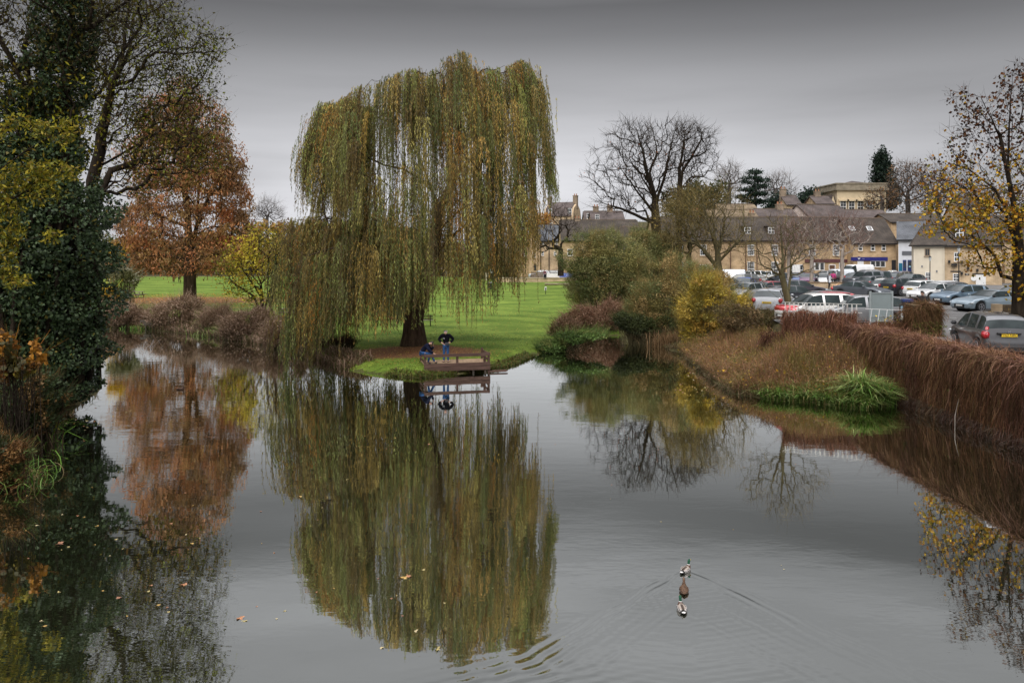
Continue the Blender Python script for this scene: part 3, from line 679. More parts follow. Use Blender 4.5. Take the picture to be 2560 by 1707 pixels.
    ch = [ch[0]] + [(q, np.minimum(r_ * .8, .30)) for q, r_ in ch[1:]]
    big = [c for c in ch if c[1].max() > .07]; sml = [c for c in ch if c[1].max() <= .07]
    V, Q = tubes([(c[0] - b, c[1]) for c in big], 14)
    # fluted bark
    a = np.arctan2(V[:, 1], V[:, 0]); low = V[:, 2] < 2.6; f = 1 + .05 * np.sin(a * 9 + V[:, 2] * .6) + .03 * np.sin(a * 17); V[low, 0] *= f[low]; V[low, 1] *= f[low]; V[low, 2] -= .3 * (V[low, 2] < .05)
    mesh_np('trunk', V, Q, BARK_BROWN, root, smooth=True)
    V, Q = tubes([(c[0] - b, c[1]) for c in sml], 4); mesh_np('branches', V, Q, BARK_BROWN, root, smooth=True)
    # leaves along strands
    pal = [lin(c) for c in ((112, 116, 58), (88, 98, 50), (130, 122, 66), (106, 90, 48), (144, 126, 68), (84, 88, 46), (118, 102, 52), (104, 108, 58), (142, 114, 58), (112, 116, 62), (92, 74, 42), (128, 106, 50))]
    pal = np.array(pal) * 1.55
    ccol = pal[rng.integers(0, len(pal), nc + 1)]; ccol = ccol * (1 + .22 * rng.normal(size=(nc + 1, 1)))
    hue = rng.random(nc + 1); gold = hue < .04; ccol[gold] = np.array(lin((170, 122, 52))) * .9
    step = .088; cnt = np.maximum(5, (LN / step).astype(int)); tot = cnt.sum(); idx = np.repeat(np.arange(len(RT)), cnt); st = np.concatenate([np.arange(c) for c in cnt]) * step
    sway = rng.normal(0, .10, (len(RT), 2)); cur = rng.normal(0, .035, (len(RT), 2)); out = RT[:, :2] - b[:2]; out = out / (np.linalg.norm(out, axis=1, keepdims=True) + 1e-6)
    st2 = st[:, None]; xy = RT[idx, :2] + (sway[idx] * np.minimum(st2, 1.0)) + cur[idx] * np.sin(st2 * 1.3) + out[idx] * .28 * (1 - np.exp(-st2 * 1.5)); 
    arch = .16 * np.exp(-((st - .2) / .2) ** 2)
    z = RT[idx, 2] + arch - st
    pts = np.stack([xy[:, 0], xy[:, 1], z], 1); pts += rng.normal(0, .022, pts.shape)
    n = len(pts); dr = rng.normal(0, .35, (n, 3)); dr[:, 2] = -1; dr /= np.linalg.norm(dr, axis=1, keepdims=True)
    wv = rng.normal(size=(n, 3)); wv[:, 2] *= .2; wv -= (wv * dr).sum(1, keepdims=True) * dr; wv /= np.linalg.norm(wv, axis=1, keepdims=True)
    sz = rng.uniform(.13, .24, n)[:, None]; wd = sz * .11
    V = np.stack([pts, pts + dr * sz * .4 + wv * wd, pts + dr * sz, pts + dr * sz * .4 - wv * wd], 1).reshape(-1, 3) - np.array(b)
    C = ccol[CI[idx]] * (1 + .16 * rng.normal(size=(n, 1)))
    mesh_np('crown', V, np.arange(n * 4).reshape(n, 4), M_LEAF, root, cols=np.clip(C, .002, 1))
    # the thin withies the leaves hang on
    wi = np.arange(len(RT)); k = 5; rows = []
    for j in range(k):
        t = LN * j / (k - 1) * .95; q = RT[:, :2] + sway * np.minimum(t, 1)[:, None] + cur * np.sin(t * 1.3)[:, None] + out * (.28 * (1 - np.exp(-t * 1.5)))[:, None]
        zz = RT[:, 2] + .16 * np.exp(-((t - .2) / .2) ** 2) - t; q = np.stack([q[:, 0], q[:, 1], zz], 1); rows += [q - [.007, 0, 0], q + [.007, 0, 0]]
    V = np.stack(rows, 1).reshape(-1, 3) - np.array(b); m = len(RT); kk = 2 * k
    Q = np.concatenate([np.stack([wi * kk + 2 * j, wi * kk + 2 * j + 1, wi * kk + 2 * j + 3, wi * kk + 2 * j + 2], 1) for j in range(k - 1)])
    mesh_np('withies', V, Q, BARK_OLIVE, root)
willow()

TW_DARK = [lin(c) for c in ((44, 36, 28), (60, 48, 36), (36, 30, 24))]; TW_GREY = [lin(c) for c in ((92, 80, 70), (110, 96, 84), (76, 66, 58))]; TW_OLV = [lin(c) for c in ((116, 102, 62), (96, 86, 52), (134, 116, 74))]; TW_BIRCH = [lin(c) for c in ((112, 84, 76), (92, 68, 60), (132, 104, 92))]
def px_poly(pts, d, dy=None): return [np.array([PX(p[0], d), d + (p[2] if len(p) > 2 else 0), PZ(p[1], d)]) for p in pts]

# ---- great ivy-clad ash on the left bank, its crown and the ivy
def left_ash():
    rng = np.random.default_rng(21); D = 30.0
    gb = gz(PX(150, D), D) 
    T = [px_poly([(118, 1010), (120, 860), (132, 700), (150, 520), (165, 380), (160, 250), (172, 130), (185, 20), (190, -100), (200, -220)], D),
         px_poly([(150, 520), (110, 380), (80, 260), (60, 120), (52, 0, 1), (40, -120, 1)], D),
         px_poly([(80, 260), (30, 90, -1), (-20, 85, -1.5), (-90, 70, -2)], D),
         px_poly([(170, 300), (200, 210, 1.5), (225, 120, 2), (260, 40, 2.5), (290, -40, 3)], D),
         px_poly([(172, 100), (240, 60, 0), (310, 10, 0), (380, -40, 0), (420, -110, 0)], D),
         px_poly([(185, 20), (160, -60, 2), (120, -160, 2)], D)]
    E = [(215, 190, 80, 100), (80, 130, 150, 160), (30, 300, 110, 140), (180, -80, 280, 150), (120, 330, 120, 90), (230, 50, 110, 80)]
    att = ell_points(E, 1700, rng, D, .85, .45)
    D2 = 46.0
    T2 = [px_poly([(130, 880), (170, 740), (200, 620), (225, 520), (240, 420), (262, 300), (300, 225, -1), (322, 180, -1), (332, 120, -1), (345, 0, -1)], D2),
          px_poly([(200, 620), (258, 545, -1), (284, 492, -1.5), (330, 462, -2), (420, 470, -3), (520, 440, -3.5)], D2), px_poly([(284, 492, -1.5), (300, 430, -1), (360, 400, 0), (440, 405, 1)], D2),
          px_poly([(322, 178, -1), (365, 145, -2), (420, 130, -3), (480, 125, -3.5), (530, 130, -3.5)], D2), px_poly([(240, 420), (330, 335, 2), (400, 360, 3.5), (460, 385, 4)], D2), px_poly([(262, 300), (258, 200, 1), (290, 100, 2), (330, 20, 3), (380, -60, 3)], D2),
          px_poly([(322, 178, -1), (350, 110, 1), (400, 60, 2), (450, 40, 3)], D2)]
    T2[0][0][2] = gz(T2[0][0][0], D2) - .1
    E2 = [(345, 110, 130, 110), (470, 120, 85, 70), (270, 250, 100, 100), (400, 230, 120, 85), (500, 210, 50, 55), (370, 330, 130, 75), (525, 115, 42, 42), (310, 20, 150, 80), (430, 390, 125, 68), (500, 330, 65, 70), (350, 440, 100, 50)]
    att2 = ell_points(E2, 2100, rng, D2, .85, .45)
    yel = [lin(c) for c in ((150, 148, 30), (120, 124, 26), (170, 160, 40), (98, 104, 24), (136, 118, 28))]
    drk = [lin(c) for c in ((70, 66, 24), (52, 52, 20), (88, 78, 26), (60, 48, 20))]
    def shade(ps, C, rng):
        # leaves turn yellow low on the crown, bronze-dark and sparse at the top
        t = np.clip((14.5 - ps[:, 2]) / 4.5, 0, 1) * .85 * (rng.random(len(ps)) < .9); pick = rng.random(len(ps)) < t
        C2 = C.copy(); C2[pick] = np.array(yel)[rng.integers(0, len(yel), pick.sum())] * (1 + .2 * rng.normal(size=(pick.sum(), 1))); return C2
    def shade2(ps, C, rng):
        t = np.clip((16.5 - ps[:, 2]) / 6, 0, 1) * .8; pick = rng.random(len(ps)) < t; C2 = C.copy(); C2[pick] = np.array([lin((126, 116, 40)), lin((100, 98, 36)), lin((138, 110, 44)), lin((110, 82, 40))])[rng.integers(0, 4, pick.sum())] * (1 + .2 * rng.normal(size=(pick.sum(), 1))); return C2
    def filt2(ps, rng): return rng.random(len(ps)) < np.interp(ps[:, 2], [6, 14, 22], [1, .85, .8])
    def filt(ps, rng):
        return (rng.random(len(ps)) < np.clip(1.0 - (ps[:, 2] - 12) / 14, .45, 1))
    make_tree('ash_tree', 'huge dark ash tree with sparse yellowing leaves leaning over the river at the left', 'tree', T, att, 22, BARK_DARK, .0085, .42, .55, .20, low=5.5,
              leaf=dict(size=.17, pal=drk, per=9, jit=.24, mat=M_LEAF, aspect=.42, droop=.5, shade=shade, filt=filt), noise=.19, bow=.4, twig=dict(per=3, len=.7, w=.014, pal=TW_DARK, fan=.7))
    make_tree('leaning_tree', 'dark wide spreading tree with sparse olive leaves leaning out behind the ivy', 'tree', T2, att2, 24, BARK_DARK, .011, .46, .75, .20, low=7.0,
              leaf=dict(size=.22, pal=drk + [yel[1], yel[3]], per=9, jit=.34, mat=M_LEAF, aspect=.42, droop=.5, shade=shade2, filt=filt2), noise=.19, bow=.4, twig=dict(per=3, len=1.1, w=.018, pal=TW_DARK, fan=.7))
    # the low leafy sprays in front (yellow-green ash leaves hanging over the ivy)
    sp = ell_points([(60, 420, 80, 60), (25, 560, 60, 60), (130, 430, 60, 40), (110, 480, 50, 30), (15, 640, 40, 60), (190, 430, 25, 20), (150, 330, 60, 40), (60, 330, 60, 50), (125, 590, 25, 25), (10, 480, 50, 60), (40, 700, 40, 22)], 6200, rng, 26.0, .5, .3)
    sp = clumps(sp, rng, 60, .93, .30)
    tk = [px_poly([(-40, 690), (-30, 560), (-10, 430), (30, 350)], 26.0), px_poly([(-30, 560), (30, 500), (90, 455), (150, 430)], 26.0), px_poly([(-10, 430), (60, 380), (130, 340)], 26.0), px_poly([(-30, 640), (20, 610), (60, 600), (120, 590)], 26.0)]
    tk[0][0][2] = gz(tk[0][0][0], 26.0)
    ch, tips, _, _ = grow(tk, sp[::22], rng, .35, .3, .006, .07, .12, low=3)
    root = thing('ash_sapling', 'young ash with bright yellow green sprays in front of the dark ivy', 'tree', tk[0][0]); b = np.array(tk[0][0])
    V, Q = tubes([(c[0] - b, c[1]) for c in ch], 5); mesh_np('trunk', V, Q, BARK_DARK, root, smooth=True)
    V, Q, C = leaves(sp, rng, .17, [lin(c) for c in ((142, 132, 34), (116, 116, 32), (164, 148, 46), (92, 96, 28), (74, 78, 26), (128, 108, 36))], .38, .5)
    mesh_np('crown', V - b, Q, M_LEAF, root, cols=C)
left_ash()
def ivy():
    rng = np.random.default_rng(31); D = 30.2
    E = [(110, 420, 120, 90), (140, 530, 140, 90), (150, 640, 138, 90), (150, 760, 135, 90), (140, 860, 130, 85), (120, 950, 115, 65), (60, 700, 150, 200), (90, 880, 130, 100), (130, 330, 60, 90), (150, 200, 80, 130), (75, 250, 60, 120), (165, 60, 75, 120), (175, -60, 60, 90), (60, 340, 80, 90), (20, 990, 110, 50), (128, 560, 50, 180, 3), (122, 820, 45, 160, 3), (100, 700, 60, 150, 2), (150, 330, 40, 100, 2)]
    pts = ell_points(E, 170000, rng, D, 1.0, .75)
    g = vnoise(pts[:, 0] * 1.0 + pts[:, 1] * .7, pts[:, 2], .75, 3) + .5 * vnoise(pts[:, 0] + pts[:, 1], pts[:, 2], .3, 8)
    pts = pts[(g > .40)]; pts = pts[pts[:, 2] > .05]
    hi = pts[:, 2] > PZ(340, D); keep = ~hi | (rng.random(len(pts)) < .8); pts = pts[keep]
    pal = [lin(c) for c in ((62, 80, 50), (46, 64, 38), (78, 96, 60), (36, 48, 28), (92, 108, 76), (54, 70, 36))]
    pal = [tuple(v * .85 for v in c) for c in pal]
    V, Q, C = leaves(pts, rng, .125, pal, .85, .2)
    k = rng.random(len(C)) < .03; C[k] = np.array(lin((110, 100, 40)))
    root = thing('ivy', 'thick dark green ivy wrapping the ash trunk down to the water', 'climbing plant', (PX(120, D), D, 0)); b = np.array(root.location)
    mesh_np('ivy_leaves', V - b, Q, M_LEAFG, root, cols=C)
    # woody mass of old stems inside
    ch = []
    for i in range(70):
        x = rng.normal(130, 48); y = rng.normal(0, .9); x = min(max(x, 20), 215); a = px_poly([(x, 985, y), (x + rng.normal(0, 14), 850, y), (x + rng.normal(0, 20), 700, y * .8), (x * .8 + 30, 560, y * .6), (140 + rng.normal(0, 20), 400, y * .3)], D); ch.append((np.array(a) - b, [.10, .10, .09, .07, .03]))
    V, Q = tubes(ch, 5); mesh_np('stems', V, Q, BARK_DARK, root, smooth=True)
ivy()

# ---- rust-coloured swamp cypress
def cypress():
    rng = np.random.default_rng(41); D = 76.0
    b0 = P(474, 745, D); b0.z = gz(b0.x, D)
    tops = [(474, 745), (474, 650), (470, 540), (458, 420), (445, 310), (432, 230)]
    T = [px_poly(tops, D)]; T[0][0] = np.array(b0)
    T.append(px_poly([(474, 650), (486, 560, .6), (490, 440, .8), (486, 330, .6)], D))
    for k, (y0, x1, y1, dz) in enumerate([(640, 330, 652, -2), (655, 590, 640, 2), (600, 310, 600, 3), (590, 610, 570, -2), (560, 320, 520, -3), (520, 600, 470, 2), (470, 340, 430, 2), (430, 560, 370, -2), (400, 370, 340, -1), (620, 400, 660, -5), (610, 540, 650, -5)]):
        x0 = np.interp(y0, [230, 745], [432, 474]); T.append(px_poly([(x0, y0), ((x0 + x1) / 2, (y0 + y1) / 2 - 12, dz * .5), (x1, y1, dz)], D))
    E = [(475, 640, 150, 50), (330, 640, 60, 50), (590, 590, 48, 75), (450, 560, 160, 60), (590, 500, 45, 60), (470, 480, 145, 60), (350, 560, 60, 60), (530, 400, 75, 80), (420, 400, 110, 80), (490, 310, 85, 70), (420, 300, 70, 70), (460, 240, 45, 50), (570, 430, 45, 50)]
    att = ell_points(E, 1300, rng, D, .9, .6)
    ch, tips, _, _ = grow(T, att, rng, 1.0, .3, .02, .62, .12, low=5.5, bow=.2)
    root = thing('swamp_cypress', 'conical rust orange swamp cypress with a bare brown trunk on the meadow', 'tree', T[0][0]); b = np.array(T[0][0])
    p, r = ch[0]; k = np.exp(-np.linalg.norm(p - p[0], axis=1) / 1.0); ch[0] = (p, r * (1 + .35 * k))
    V, Q = tubes([(c[0] - b, c[1]) for c in ch], 8); mesh_np('trunk', V, Q, BARK_BROWN, root, smooth=True)
    pal = [lin(c) for c in ((146, 102, 64), (126, 88, 56), (162, 112, 72), (110, 82, 54), (134, 104, 62), (98, 72, 48), (146, 94, 60), (118, 94, 58))]
    q = np.repeat(tips, 12, 0) + rng.normal(0, .40, (len(tips) * 12, 3)); q2 = ell_points(E, 60000, rng, D, .9, .7)
    q2 = clumps(q2, rng, 560, .95, .95)
    q = np.concatenate([q, q2]); pal = [tuple(v * 1.55 for v in c) for c in pal]; V, Q, C = leaves(q, rng, .30, pal, .32, 1.6)
    C = clump_colors(q, rng, pal, 1.3) * (1 + .2 * rng.normal(size=(len(q), 1)))
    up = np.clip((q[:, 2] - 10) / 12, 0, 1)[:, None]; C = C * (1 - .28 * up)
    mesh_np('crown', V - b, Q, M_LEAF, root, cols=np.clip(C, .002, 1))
cypress()

# ---- generic leafy / bare trees
def simple_tree(name, label, cat, D, base_px, base_y, fork, E, n, seed, bark, tip, br, leaf=None, twig=None, group=None, step=.6, alpha=.25, extra=None, shell=.5, depth=.9, noise=.13, bow=.35, on_ground=True, lowz=None, lift=0):
    rng = np.random.default_rng(seed); T = [px_poly([(base_px, base_y)] + list(fork), D)]
    if on_ground: T[0][0][2] = gz(T[0][0][0], D) - .05
    for e in (extra or []): T.append(px_poly(e, D))
    att = ell_points(E, n, rng, D, depth, shell)
    return make_tree(name, label, cat, T, att, seed + 1, bark, tip, br, step, alpha, low=(T[0][1][2] if lowz is None else lowz), leaf=leaf, group=group, noise=noise, bow=bow, sides=4, flare=1.3, lift=lift, twig=twig)
YEL = [lin(c) for c in ((186, 168, 50), (150, 140, 44), (204, 184, 66), (118, 116, 40), (166, 140, 42))]
simple_tree('field_maple', 'small bushy yellow leaved tree between the rust cypress and the willow', 'tree', 63, 655, 790, [(655, 745), (650, 700)],
            [(600, 680, 55, 60), (660, 640, 60, 70), (590, 640, 45, 50), (640, 720, 70, 40), (700, 660, 35, 60), (650, 590, 40, 32), (560, 690, 30, 30)], 620, 51, BARK_DARK, .011, .20,
            extra=[[(655, 745), (630, 690, -1), (600, 640, -2)], [(655, 788), (668, 720, 1), (690, 640, 1)], [(655, 788), (640, 740, -.5), (600, 710, -1)]],
            leaf=dict(size=.20, pal=YEL, per=6, jit=.28, mat=M_LEAF, aspect=.6, cells=1.1), step=.5)
simple_tree('dark_stemmed_tree', 'slim ivy darkened twin trunk beside the small yellow tree', 'tree', 60, 664 + 8, 800, [(676, 760), (690, 700), (690, 620)],
            [(690, 600, 45, 50), (720, 640, 30, 50)], 160, 53, BARK_DARK, .012, .26, extra=[[(676, 775), (662, 720, .5), (664, 650, .8)]],
            leaf=dict(size=.18, pal=[lin((96, 92, 40)), lin((120, 108, 44)), lin((74, 78, 36))], per=4, jit=.3, mat=M_LEAF))
# big bare horse chestnut behind the green shrubs
RUST = [lin(c) for c in ((140, 72, 36), (110, 60, 36), (160, 92, 44))]
simple_tree('horse_chestnut', 'big bare spreading chestnut standing in front of the stone house', 'tree', 96, 1640, 720, [(1641, 640), (1640, 560), (1638, 500)],
            [(1600, 400, 115, 70), (1640, 350, 110, 48), (1560, 450, 95, 60), (1650, 430, 100, 60), (1530, 510, 60, 30), (1580, 340, 60, 40), (1690, 340, 40, 40), (1600, 500, 90, 30)], 900, 61, BARK_DARK, .022, .62,
            extra=[[(1638, 500), (1615, 440, -1), (1600, 380, -2), (1585, 330, -2)], [(1638, 510), (1628, 430, 1), (1650, 380, 2), (1640, 320, 2)], [(1640, 520), (1655, 440, -2), (1665, 390, -2), (1680, 330, -2)],
                   [(1640, 540), (1580, 480, -3), (1540, 430, -4), (1530, 380, -4)], [(1640, 560), (1560, 520, 2), (1500, 500, 3), (1480, 490, 3)], [(1638, 505), (1612, 430, 3), (1560, 370, 4)]],
            step=.9, noise=.17, twig=dict(per=4, len=1.3, w=.04, pal=TW_DARK), leaf=dict(size=.22, pal=RUST, per=1, jit=.3, mat=M_LEAF, filt=lambda p, r: (r.random(len(p)) < .22) & (p[:, 2] < 20) & (p[:, 2] > 11)), lowz=10)
simple_tree('lime_tree', 'upright bare tree right of the big chestnut', 'tree', 104, 1697, 720, [(1698, 560), (1700, 470), (1708, 410)],
            [(1740, 360, 45, 48), (1720, 330, 38, 28), (1765, 400, 32, 42), (1720, 420, 40, 50), (1770, 350, 22, 30)], 520, 63, BARK_DARK, .022, .42,
            extra=[[(1700, 470), (1702, 420, 1), (1712, 370, 1), (1716, 330, 1)], [(1705, 430), (1730, 385, -1), (1750, 350, -1)]], step=.9, noise=.17, lowz=12, twig=dict(per=4, len=1.3, w=.04, pal=TW_DARK))
# olive, lichen-green trees in the middle right
OLV = [lin(c) for c in ((136, 118, 60), (112, 98, 50), (150, 126, 56), (96, 88, 46), (126, 98, 52))]
simple_tree('alder_tree', 'olive twiggy tree with a stout dark trunk before the stone terrace', 'tree', 66, 1796, 740, [(1797, 690), (1795, 640), (1790, 600)],
            [(1760, 520, 60, 60), (1820, 540, 55, 60), (1790, 600, 70, 45), (1740, 570, 60, 55), (1860, 590, 35, 45), (1700, 560, 50, 60), (1790, 490, 50, 35)], 1050, 71, BARK_OLIVE, .012, .36,
            extra=[[(1795, 640), (1770, 580, -1), (1750, 520, -1.5)], [(1795, 640), (1815, 580, 1), (1830, 520, 1.5)], [(1796, 665), (1740, 610, -1), (1710, 560, -1.5)], [(1796, 650), (1840, 600, -1), (1870, 560, -1)]],
            leaf=dict(size=.13, pal=OLV, per=1, jit=.3, mat=M_LEAF, cells=1.4), step=.55, lowz=5.0, twig=dict(per=3, len=1.2, w=.015, pal=TW_OLV, up=.35))
simple_tree('willow_scrub_tree', 'pale olive twiggy tree left of the stout dark trunk', 'tree', 68, 1722, 760, [(1722, 690), (1722, 640)],
            [(1710, 570, 55, 60), (1670, 560, 40, 50), (1740, 540, 40, 60), (1700, 510, 40, 35)], 620, 73, BARK_OLIVE, .012, .22, leaf=dict(size=.13, pal=OLV, per=2, jit=.3, mat=M_LEAF, cells=1.4), step=.55, lowz=4.5, twig=dict(per=4, len=1.3, w=.016, pal=TW_OLV, up=.5))
simple_tree('bare_riverside_tree', 'bare leaning tree on the bank in front of the red and white van', 'tree', 43, 1985, 862, [(1980, 800), (1968, 742), (1955, 690)],
            [(1930, 620, 60, 60), (1985, 600, 60, 50), (1900, 660, 50, 40), (2030, 640, 45, 40), (1960, 560, 60, 30), (1880, 610, 30, 40)], 480, 81, BARK_OLIVE, .0075, .20,
            extra=[[(1968, 742), (1985, 690, .5), (1990, 650, .8), (2010, 590, 1)], [(1975, 790), (1935, 745, -.8), (1900, 720, -1.2), (1880, 690, -1.4)], [(1955, 690), (1930, 650, -.5), (1915, 600, -.5)], [(1955, 690), (1960, 640, .2), (1958, 570, .4)]],
            step=.35, noise=.16, lowz=3.9, twig=dict(per=2, len=.7, w=.011, pal=TW_OLV + TW_GREY, fan=.6))
# two pale birches in the car park
for k, (bx, by, E, lab) in enumerate([(2105, 706, [(2105, 560, 38, 28), (2075, 590, 32, 40), (2140, 590, 34, 40), (2105, 600, 40, 40)], 'white stemmed birch standing by the navy shop front'),
                                      (2029, 706, [(2020, 590, 40, 45), (1990, 610, 32, 40), (2045, 610, 30, 40), (2015, 560, 34, 25)], 'white stemmed birch at the planter, left of the dog walker'),
                                      (1972, 700, [(1970, 600, 32, 45), (1950, 620, 25, 35), (1990, 620, 25, 35)], 'pale birch furthest left in the car park, behind the bare leaning tree')]):
    simple_tree('birch_tree', lab, 'tree', 86 + k, bx, by, [(bx, 660), (bx + 1, 640), (bx + 1, 625)], E, 330, 85 + 2 * k, BARK_PALE, .016, .21, step=.7, lowz=6.0, alpha=.12,
                leaf=None, group='birches in the car park', lift=-.15, twig=dict(per=4, len=1.4, w=.020, pal=TW_BIRCH, up=.5, fan=.35))
# right-hand maple with yellow leaves
def right_maple():
    gold = [lin(c) for c in ((192, 148, 30), (170, 124, 26), (208, 168, 46), (130, 116, 34), (154, 100, 28), (104, 100, 34))]
    def shade(ps, C, rng):
        t = np.clip((ps[:, 2] - 9.6) / 3.0, 0, 1) * .92; pick = rng.random(len(ps)) < t; C = C.copy()
        C[pick] = np.array([lin((80, 50, 32)), lin((58, 38, 28)), lin((104, 64, 34)), lin((44, 32, 26))])[rng.integers(0, 4, pick.sum())]; return C
    def filt(p, r):
        k = vnoise(p[:, 0] + p[:, 1], p[:, 2], .9, 6); return (r.random(len(p)) < np.interp(p[:, 2], [5, 8, 10.5, 20], [1.0, .85, .38, .42])) & (k > .20)
    D = 43.0
    simple_tree('norway_maple', 'thinning maple with clusters of golden leaves at the right edge of the car park', 'tree', D, 2550, 800, [(2548, 700), (2545, 620), (2540, 540)],
                [(2480, 420, 110, 70), (2380, 440, 60, 40), (2540, 300, 80, 100), (2420, 340, 60, 55), (2390, 500, 85, 50), (2440, 560, 100, 50), (2500, 640, 85, 55), (2330, 410, 25, 25), (2560, 200, 50, 60), (2400, 245, 30, 25), (2440, 280, 50, 50), (2520, 500, 90, 70), (2620, 450, 90, 150), (2620, 250, 70, 100), (2620, 620, 60, 80), (2560, 720, 45, 40), (2330, 575, 40, 22)],
                1150, 91, BARK_DARK, .0085, .36,
                extra=[[(2545, 620), (2490, 560, -1), (2440, 540, -1.5), (2400, 520, -2)], [(2540, 560), (2500, 470, .5), (2450, 420, 1), (2390, 400, 1)], [(2540, 540), (2520, 440, 0), (2500, 340, 0), (2460, 260, 0)], [(2540, 540), (2550, 420, 1), (2552, 300, 1), (2560, 180, 1)], [(2548, 700), (2515, 690, .4), (2505, 640, .6), (2470, 600, 1)], [(2545, 600), (2600, 480, 1), (2630, 360, 1)]],
                leaf=dict(size=.17, pal=gold, per=11, jit=.20, mat=M_LEAF, aspect=.85, shade=shade, filt=filt), step=.5, noise=.15, lowz=5.2, twig=dict(per=3, len=.6, w=.018, pal=TW_DARK, fan=.6, up=.25))
right_maple()
# hill trees
HB = pmat('bark_hill', (.09, .08, .075), .95, .3, 3, 0, spec=.1)
def hill_tree(name, label, D, bx, by, fork, E, n, seed, tip, br, leaf=None, twig=None, step=1.6, group=None, shell=.5):
    return simple_tree(name, label, 'tree', D, bx, by, fork, E, n, seed, HB, tip, br, leaf, twig, group, step, .2, None, shell, .8, .14, .3, False, None, 0)
EVG = [lin(c) for c in ((40, 58, 46), (30, 46, 36), (50, 68, 50), (26, 38, 32))]
BRN = [lin(c) for c in ((112, 84, 58), (90, 70, 52), (128, 90, 52), (78, 64, 50), (140, 100, 52))]
hill_tree('bare_tree', 'round topped bare tree on the skyline left of the dark pine', 185, 1823, 560, [(1823, 500), (1824, 460)], [(1822, 430, 32, 24), (1815, 460, 30, 30), (1835, 455, 28, 30)], 420, 101, .035, .5, twig=dict(per=4, len=2.0, w=.05, pal=TW_GREY, up=.4))
hill_tree('bare_tree', 'wide pale bare tree on the skyline right of the dark pine', 190, 1942, 560, [(1942, 500), (1940, 475)], [(1925, 465, 32, 28), (1950, 450, 30, 18), (1970, 475, 22, 24), (1945, 490, 45, 24)], 480, 103, .035, .5, twig=dict(per=4, len=2.0, w=.05, pal=TW_GREY, up=.4))
hill_tree('scots_pine', 'dark layered pine standing tallest between two bare skyline trees', 180, 1888, 540, [(1888, 500), (1887, 465), (1886, 430)], [(1887, 430, 15, 5), (1880, 443, 22, 4), (1902, 450, 16, 3), (1868, 456, 16, 3), (1900, 465, 22, 4), (1870, 474, 20, 4), (1895, 484, 26, 4), (1862, 492, 20, 4), (1885, 503, 26, 6)], 300, 105, .04, .4,
          leaf=dict(size=.4, pal=EVG, per=40, jit=np.array([.5, .6, .16]), mat=M_LEAF, aspect=.5), step=1.2)
hill_tree('yew_tree', 'dark green conifer clump behind the terrace chimneys', 165, 1948, 540, [(1948, 520), (1948, 505)], [(1945, 515, 24, 30), (1955, 500, 14, 18), (1935, 520, 20, 20)], 160, 107, .04, .4, leaf=dict(size=.5, pal=EVG, per=40, jit=.6, mat=M_LEAF, aspect=.6))
hill_tree('holm_oak', 'rounded dark evergreen left of the cream villa', 170, 2028, 540, [(2028, 510), (2030, 495)], [(2018, 495, 18, 16), (2032, 488, 14, 15), (2040, 502, 20, 14), (2012, 505, 14, 12)], 180, 109, .04, .4, leaf=dict(size=.5, pal=EVG, per=40, jit=.6, mat=M_LEAF, aspect=.6))
hill_tree('wellingtonia', 'tall dark columnar conifer rising behind the cream villa', 190, 2208, 560, [(2208, 500), (2206, 430), (2203, 385)], [(2203, 386, 7, 12), (2204, 402, 13, 14), (2206, 420, 20, 16), (2208, 445, 27, 20), (2210, 470, 32, 20), (2212, 495, 33, 25)], 300, 111, .04, .5, leaf=dict(size=.6, pal=[tuple(v * .8 for v in c) for c in EVG], per=60, jit=.6, mat=M_LEAF, aspect=.5), shell=.7)
hill_tree('copper_tree', 'russet twiggy tree in front of the conifer and villa corner', 160, 2205, 560, [(2205, 525), (2206, 500)], [(2190, 500, 28, 30), (2215, 490, 26, 30), (2175, 520, 20, 20)], 420, 113, .03, .4, twig=dict(per=4, len=1.6, w=.05, pal=TW_GREY, up=.3), leaf=dict(size=.4, pal=BRN, per=3, jit=.5, mat=M_LEAF))
hill_tree('brown_oak', 'brown leaved tree on the hill right of the columnar conifer', 165, 2270, 570, [(2270, 520), (2270, 480)], [(2265, 430, 36, 30), (2290, 440, 40, 35), (2245, 465, 25, 40), (2290, 480, 40, 40), (2255, 500, 30, 30)], 620, 115, .035, .5, twig=dict(per=4, len=1.6, w=.05, pal=TW_GREY, up=.3), leaf=dict(size=.4, pal=BRN, per=3, jit=.5, mat=M_LEAF))
hill_tree('brown_oak', 'second brown leaved hill tree, partly behind the golden maple', 160, 2345, 570, [(2345, 520), (2345, 490)], [(2340, 460, 45, 40), (2370, 480, 45, 40), (2320, 500, 40, 35), (2400, 500, 45, 35)], 560, 117, .035, .5, twig=dict(per=4, len=1.6, w=.05, pal=TW_GREY, up=.3), leaf=dict(size=.4, pal=BRN, per=4, jit=.5, mat=M_LEAF))
hill_tree('brown_oak', 'furthest right of the brown hill trees behind the maple branches', 170, 2470, 570, [(2470, 520), (2470, 500)], [(2450, 500, 50, 35), (2500, 500, 60, 40), (2560, 505, 60, 40)], 420, 119, .035, .5, leaf=dict(size=.45, pal=BRN, per=6, jit=.6, mat=M_LEAF))
hill_tree('cedar', 'broad dark green evergreen dome behind the olive trees', 140, 1740, 620, [(1740, 560), (1740, 520)], [(1700, 500, 45, 28), (1745, 480, 40, 26), (1785, 478, 28, 22), (1720, 530, 60, 35), (1780, 520, 45, 40)], 320, 121, .035, .5, leaf=dict(size=.5, pal=[lin((64, 70, 40)), lin((50, 60, 38)), lin((76, 78, 44))], per=30, jit=.6, mat=M_LEAF, aspect=.6))
